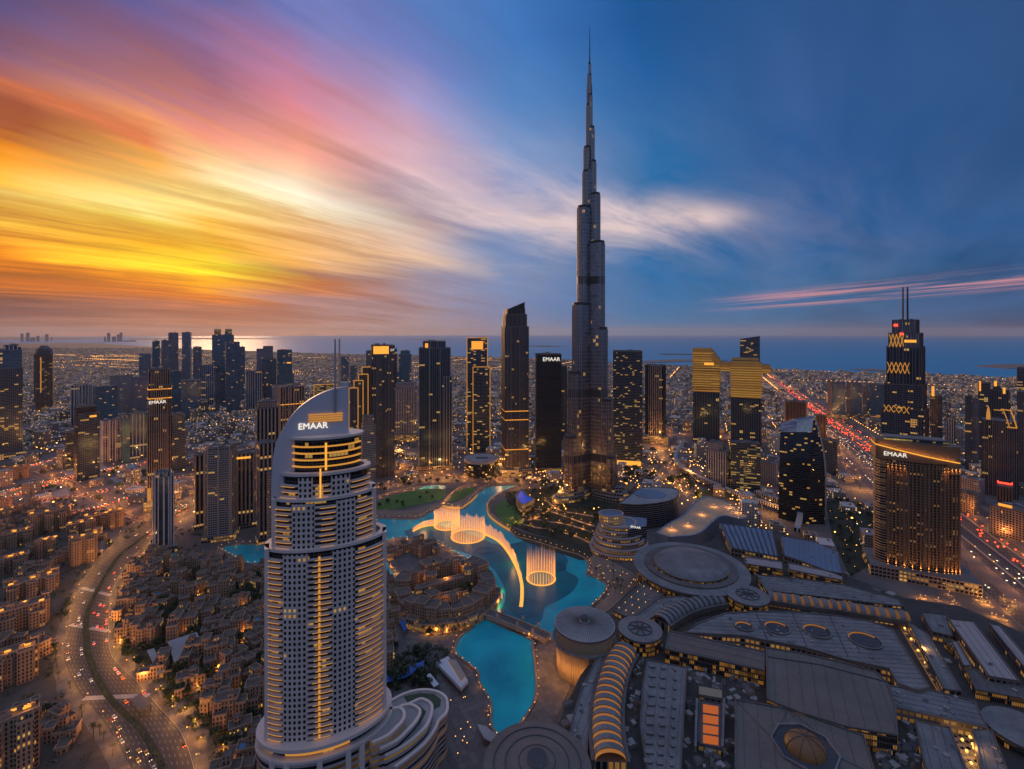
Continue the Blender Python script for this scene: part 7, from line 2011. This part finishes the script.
for off, sgn in ((-37, 1), (37, -1)):
    for s in range(-46, 21):
        p = hw0 + hd * (s * 46) + hn * off
        put_lamp('high', p.x, p.y, 'tall lamp on the ' + ('near' if sgn > 0 else 'far') + ' edge of the big lit highway', 'highway lamps', math.atan2(hn.y * sgn, hn.x * sgn))
LPS['ramp'] = lamp_proto('highway_lamp', 12, 2, 1.2, 13000, colr=(1, .34, .06)); 
for k, pts in LR.items():
    L = resample(GP(pts), {'a': 12, 'b': 7, 'c': 11, 'd': 14, 'e': 6, 'f': 9, 'g': 9}[k])
    for i, p in enumerate(L):
        if p[1] < 2200: put_lamp('ramp', p[0] + 8, p[1], 'orange lamp over the western highway ramps', 'western ramp lamps', math.pi)
for pts, n_ in (([(830, 430), (850, 470), (885, 495), (905, 512)], 8), ([(622, 462), (650, 470), (672, 482), (690, 495), (720, 505)], 9), ([(640, 425), (664, 458), (680, 480)], 7), ([(640, 436), (700, 434), (770, 441), (830, 448)], 12), ([(378, 488), (410, 481), (450, 478), (500, 479), (540, 481)], 16), ([(380, 470), (430, 474), (500, 478)], 8)):
    for p in resample(GP(pts), n_): put_lamp('ramp' if len(pts) < 5 else 'street', p[0], p[1], 'street lamp on the roads between the towers', 'lamps of the tower district streets')
# the countless far lights of the city
def far_lights(name, n, mat, y0, y1, s0, label, xr=(-1.1, 1.1), pw=1.6):
    mb = MB()
    for _ in range(n):
        y = y0 + (y1 - y0) * g.random() ** pw; x = g.uniform(*xr) * y
        if y < 2500 and not clear(x, y, 1) or y > 2600 and not inside((x, y), LANDP): continue
        if inside((x, y), WESTZ) and y < 800: continue
        s_ = s0 * g.uniform(.6, 1.5) * (1 + y / 5000); z = g.uniform(5, 9); mb.box(x, y, s_, s_, z, z + s_ * .8, 0, 0, 0)
    stuff(tag(mb.build(name, M[mat]), label, 'lights'))
def street_rows(name, n_st, y0, y1, label, seed):
    g2 = random.Random(seed); mb = MB()
    for _ in range(n_st):
        y = g2.uniform(y0, y1); x = g2.uniform(-.95, .95) * y; a = GRID + (0 if g2.random() < .55 else math.pi / 2); ln = g2.uniform(250, 1100)
        for k in range(int(ln / 24)):
            px_, py_ = x + math.cos(a) * (k * 24 - ln / 2), y + math.sin(a) * (k * 24 - ln / 2) + g2.uniform(-2, 2)
            if py_ < 650 or (py_ < 2500 and not clear(px_, py_, 1)) or (py_ > 2600 and not inside((px_, py_), LANDP)): continue
            if inside((px_, py_), WESTZ): continue
            s_ = (1.0 + py_ / 3200) * g2.uniform(.7, 1.3); mb.box(px_, py_, s_, s_, 8, 8 + s_ * .8, 0, 0, 0)
    stuff(tag(mb.build(name, M['far_amber']), label, 'lights'))
M['far_amber'] = glow('far_amber_lamp', (1, .4, .07), 6.0); M['far_white'] = glow('far_white_lamp', (1, .75, .42), 5.0)
street_rows('city_lights', 120, 900, 6500, 'amber lights strung along the far city streets', 4)
far_lights('city_lights', 1100, 'far_amber', 620, 7000, 1.1, 'countless amber street lights across the low city')
far_lights('city_lights', 380, 'far_white', 620, 6000, 1.0, 'countless white lights across the low city')
far_lights('city_lights', 900, 'far_amber', 640, 1250, .9, 'dense amber lights around the tower feet', (-.25, .6), 1.0)
mb = MB()
for _ in range(270):
    x, y = G(g.uniform(520, 720), g.uniform(452, 512)); 
    if not in_water(x, y) and all(math.hypot(p[0] - x, p[1] - y) > p[2] * .8 for p in PLACED): s_ = g.uniform(.7, 1.6); mb.box(x, y, s_, s_, 5, 5 + s_, 0, 0, 0)
stuff(tag(mb.build('city_lights', M['far_amber']), 'amber lights sprinkled through the streets beside the tallest tower', 'lights'))
for (px, py, e) in ((640, 462, 90000), (690, 478, 70000), (600, 470, 60000), (660, 448, 90000), (560, 500, 40000), (520, 488, 30000), (740, 440, 90000), (90, 462, 40000), (170, 500, 40000), (200, 505, 60000), (440, 470, 60000), (400, 455, 80000), (500, 470, 50000), (860, 490, 70000), (720, 505, 40000), (770, 515, 40000)):
    x, y = G(px, py); o = thing('floodlight', 'tall floodlight mast lighting the streets below', 'lamp', (x, y, 0), 0, 'floodlight masts of the tower district')
    mb = MB(); mb.cone(0, 0, .3, .15, 0, 24, 6, 0, 0); mb.build('pole', M['dark_steel'], o); mb = MB(); mb.box(0, 0, 2.2, 1.2, 24, 25, bottom=True); hh = mb.build('lamp_head', [M['lamp'], M['lamp']], o)
    l = bpy.data.lights.new('floodlight', 'POINT'); l.energy = e; l.color = (1, .42, .09); l.shadow_soft_size = 1; lo = bpy.data.objects.new('flood_light', l); col.objects.link(lo); lo.parent = hh; lo.location = (0, 0, 23)

M['sandlot'] = plain('sandy_lot', (.3, .26, .26), .95, var=.2, scale=.02)
# ---------------------------------------------------------------- cars
M['head'] = glow('headlight', (1, .8, .5), 5.0); M['tail'] = glow('taillight', (1, .05, .012), 18.0); M['tyre'] = plain('tyre', (.02, .02, .02), .9); M['cabin'] = plain('car_glass', (.02, .025, .03), .15)
PAINT = {'white': (.7, .7, .7), 'silver': (.4, .4, .42), 'black': (.02, .02, .025), 'red': (.4, .03, .02), 'yellow': (.65, .42, .05)}
for k, c in PAINT.items(): M['car_' + k] = plain('car_paint_' + k, c, .3, .2, var=.03)
def car_proto(colr, full=True):
    o = thing('car', 'x', 'car', (0, 0, 0)); L, W = 4.5, 1.85
    mb = MB(); P = [(-W / 2, -L / 2), (W / 2, -L / 2), (W / 2, L / 2), (-W / 2, L / 2)]; Q = [(p[0] * .97, p[1] * .985) for p in P]
    mb.prism(P, .3, .62, 0, 0, top=False); mb.prism(P, .62, .95, 0, 0, poly2=Q); mb.build('body', M['car_' + colr], o)
    mb = MB(); mb.prism([(-.86, -1.5), (.86, -1.5), (.86, 1.0), (-.86, 1.0)], .95, 1.48, 0, 1, poly2=[(-.68, -1.0), (.68, -1.0), (.68, .45), (-.68, .45)]); mb.build('cabin', [M['cabin'], M['car_' + colr]], o)
    for s_ in (-1, 1):
        mb = MB(); mb.box(s_ * .66, L / 2 + .03, .4, .14, .55, .8, bottom=True); mb.build('headlight', [M['head'], M['head']], o)
        mb = MB(); mb.box(s_ * .66, -L / 2 - .03, .45, .14, .6, .85, bottom=True); mb.build('taillight', [M['tail'], M['tail']], o)
        if full:
            for y in (-1.35, 1.4):
                mb = MB(); rr = [(s_ * .86, y + .33 * math.cos(R(a)), .33 + .33 * math.sin(R(a))) for a in range(0, 360, 36)]
                mb.face([(p[0] + .1 * s_, p[1], p[2]) for p in rr]); 
                for i in range(10): a_, b_ = rr[i], rr[(i + 1) % 10]; mb.face([(a_[0] - .1, a_[1], a_[2]), (b_[0] - .1, b_[1], b_[2]), (b_[0] + .1, b_[1], b_[2]), (a_[0] + .1, a_[1], a_[2])])
                mb.build('wheel', M['tyre'], o)
    return o
CP = {c: car_proto(c) for c in PAINT}; CF = {c: car_proto(c, False) for c in ('white', 'silver', 'black')}
CU = set()
def put_car(pr, x, y, ang, label, group, z=.07):
    o = pr if pr.name not in CU else copy_tree(pr); CU.add(pr.name); o.location = (x, y, z); o.rotation_euler = (0, 0, ang - math.pi / 2); tag(o, label, 'car', group)
def lane(side, f, i, fr=0.0):
    A, B = (bl_, ML) if side == 0 else (MR, br_)
    p = [(A[j][0] + (B[j][0] - A[j][0]) * f, A[j][1] + (B[j][1] - A[j][1]) * f) for j in (i, i + 1)]
    return p[0][0] + (p[1][0] - p[0][0]) * fr, p[0][1] + (p[1][1] - p[0][1]) * fr, math.atan2(p[1][1] - p[0][1], p[1][0] - p[0][0])
cc_ = list(CP)
spots = []
for i in range(2, 62):
    dens = 2 if i < 9 else (1.6 if 13 < i < 22 else (2.2 if 24 < i < 28 else .45))
    for f in (.2, .42, .64, .86):
        if g.random() < dens * .17: spots.append((0, f, i))
    for f in (.2, .42, .64, .86):
        if g.random() < .07 or (26 < i < 29 and g.random() < .35): spots.append((1, f, i))
for s_, f, i in spots:
    x, y, a = lane(s_, f, i, g.random() * .6); c = g.choice(('white', 'white', 'silver', 'black', 'white', 'yellow', 'red', 'silver'))
    wh = 'near the crosswalk by the apartment roofs' if 22 < i < 30 else ('in the queue below the bus shelter' if i < 13 else ('beside the hedge bend' if i < 40 else 'on the far curve'))
    put_car(CP[c], x, y, a + (math.pi if s_ == 0 else 0), f'{c} car with lights on {wh}, ' + ('headlights showing' if s_ == 0 else 'tail lights showing'), 'cars on the boulevard')
n_c = 0
for s in range(-92, 46):
    for ln in range(10):
        off = (-33.0, -29.2, -25.4, -15, -11.2, 7, 11, 15, 26, 30)[ln]
        if g.random() > (.34 if ln >= 5 else .2) or n_c > 205: continue
        p = hw0 + hd * (s * 21 + g.uniform(-6, 6)) + hn * off; 
        if not (380 < p.y < 3600) or abs(p.x) > 1.08 * p.y: continue
        c = g.choice(('white', 'silver', 'black', 'white')); away = ln >= 5
        put_car(CF[c], p.x, p.y, math.atan2(-hd.y, -hd.x) if away else math.atan2(hd.y, hd.x), f"{c} car with {'red tail lights on the outbound' if away else 'white headlights on the inbound'} side of the big highway", 'cars on the big highway', .03); n_c += 1

# the traffic too far and too dense to count
M['car_dark'] = plain('car_paint_mixed', (.12, .12, .13), .35)
mb = MB(); g = random.Random(77)
def far_car(x, y, a, away):
    n_ = len(mb.f); mb.box(x, y, 1.9, 4.4, .35, 1.35, a - math.pi / 2, 0, 0)
    q = rotp((0, -2.3 if away else 2.3), a - math.pi / 2); mb.box(x + q[0], y + q[1], 1.7, .25, .55, 1.0, a - math.pi / 2, 1 if away else 2, 1 if away else 2)
for s in range(-190, 56):
    for off, away in ((-33, 0), (-27, 0), (-15, 0), (-9, 0), (5, 1), (9, 1), (13, 1), (17, 1), (27, 1), (31, 1), (-62, 0), (58, 1)):
        if g.random() > (.42 if away else .34) * (1 if s > -50 else .55): continue
        p = hw0 + hd * (s * 17 + g.uniform(-7, 7)) + hn * (off + g.uniform(-.5, .5))
        if 380 < p.y < 4200 and abs(p.x) < 1.1 * p.y: far_car(p.x, p.y, math.atan2(-hd.y, -hd.x) if away else math.atan2(hd.y, hd.x), away)
for k, pts in LR.items():
    L = resample(GP(pts), 70)
    for i in range(69):
        for off, away in ((-6, 1), (-2.5, 1), (2.5, 0), (6, 0)):
            if g.random() > .34 or L[i][1] > 2600: continue
            a = math.atan2(L[i + 1][1] - L[i][1], L[i + 1][0] - L[i][0]); far_car(L[i][0] - math.sin(a) * off, L[i][1] + math.cos(a) * off, a if away else a + math.pi, away)
stuff(tag(mb.build('traffic', [M['car_dark'], M['tail'], M['head']]), 'dense evening traffic with red and white lights on the far highways', 'traffic'))
for pts in ([(0, 509), (20, 503), (66, 488), (70, 494), (40, 505), (6, 516)], [(110, 478), (150, 470), (150, 478), (118, 485)], [(60, 470), (100, 462), (110, 470), (70, 478)]):
    struct(sheet(GP(pts), .006, 'sand_lot', M['sandlot']))

# ---------------------------------------------------------------- evening haze over the whole place
m_ = bpy.data.materials.new('haze'); m_.use_nodes = True; t_ = m_.node_tree; t_.nodes.clear()
out = t_.nodes.new('ShaderNodeOutputMaterial'); pv = t_.nodes.new('ShaderNodeVolumePrincipled')
pv.inputs['Color'].default_value = (.86, .86, .92, 1); pv.inputs['Density'].default_value = HAZE; pv.inputs['Anisotropy'].default_value = .25
t_.links.new(pv.outputs[0], out.inputs['Volume'])
mb = MB(); mb.box(0, 0, 126000, 126000, -3.0, 880.0, 0, 0, 0, bottom=True)
stuff(mb.build('haze', m_))
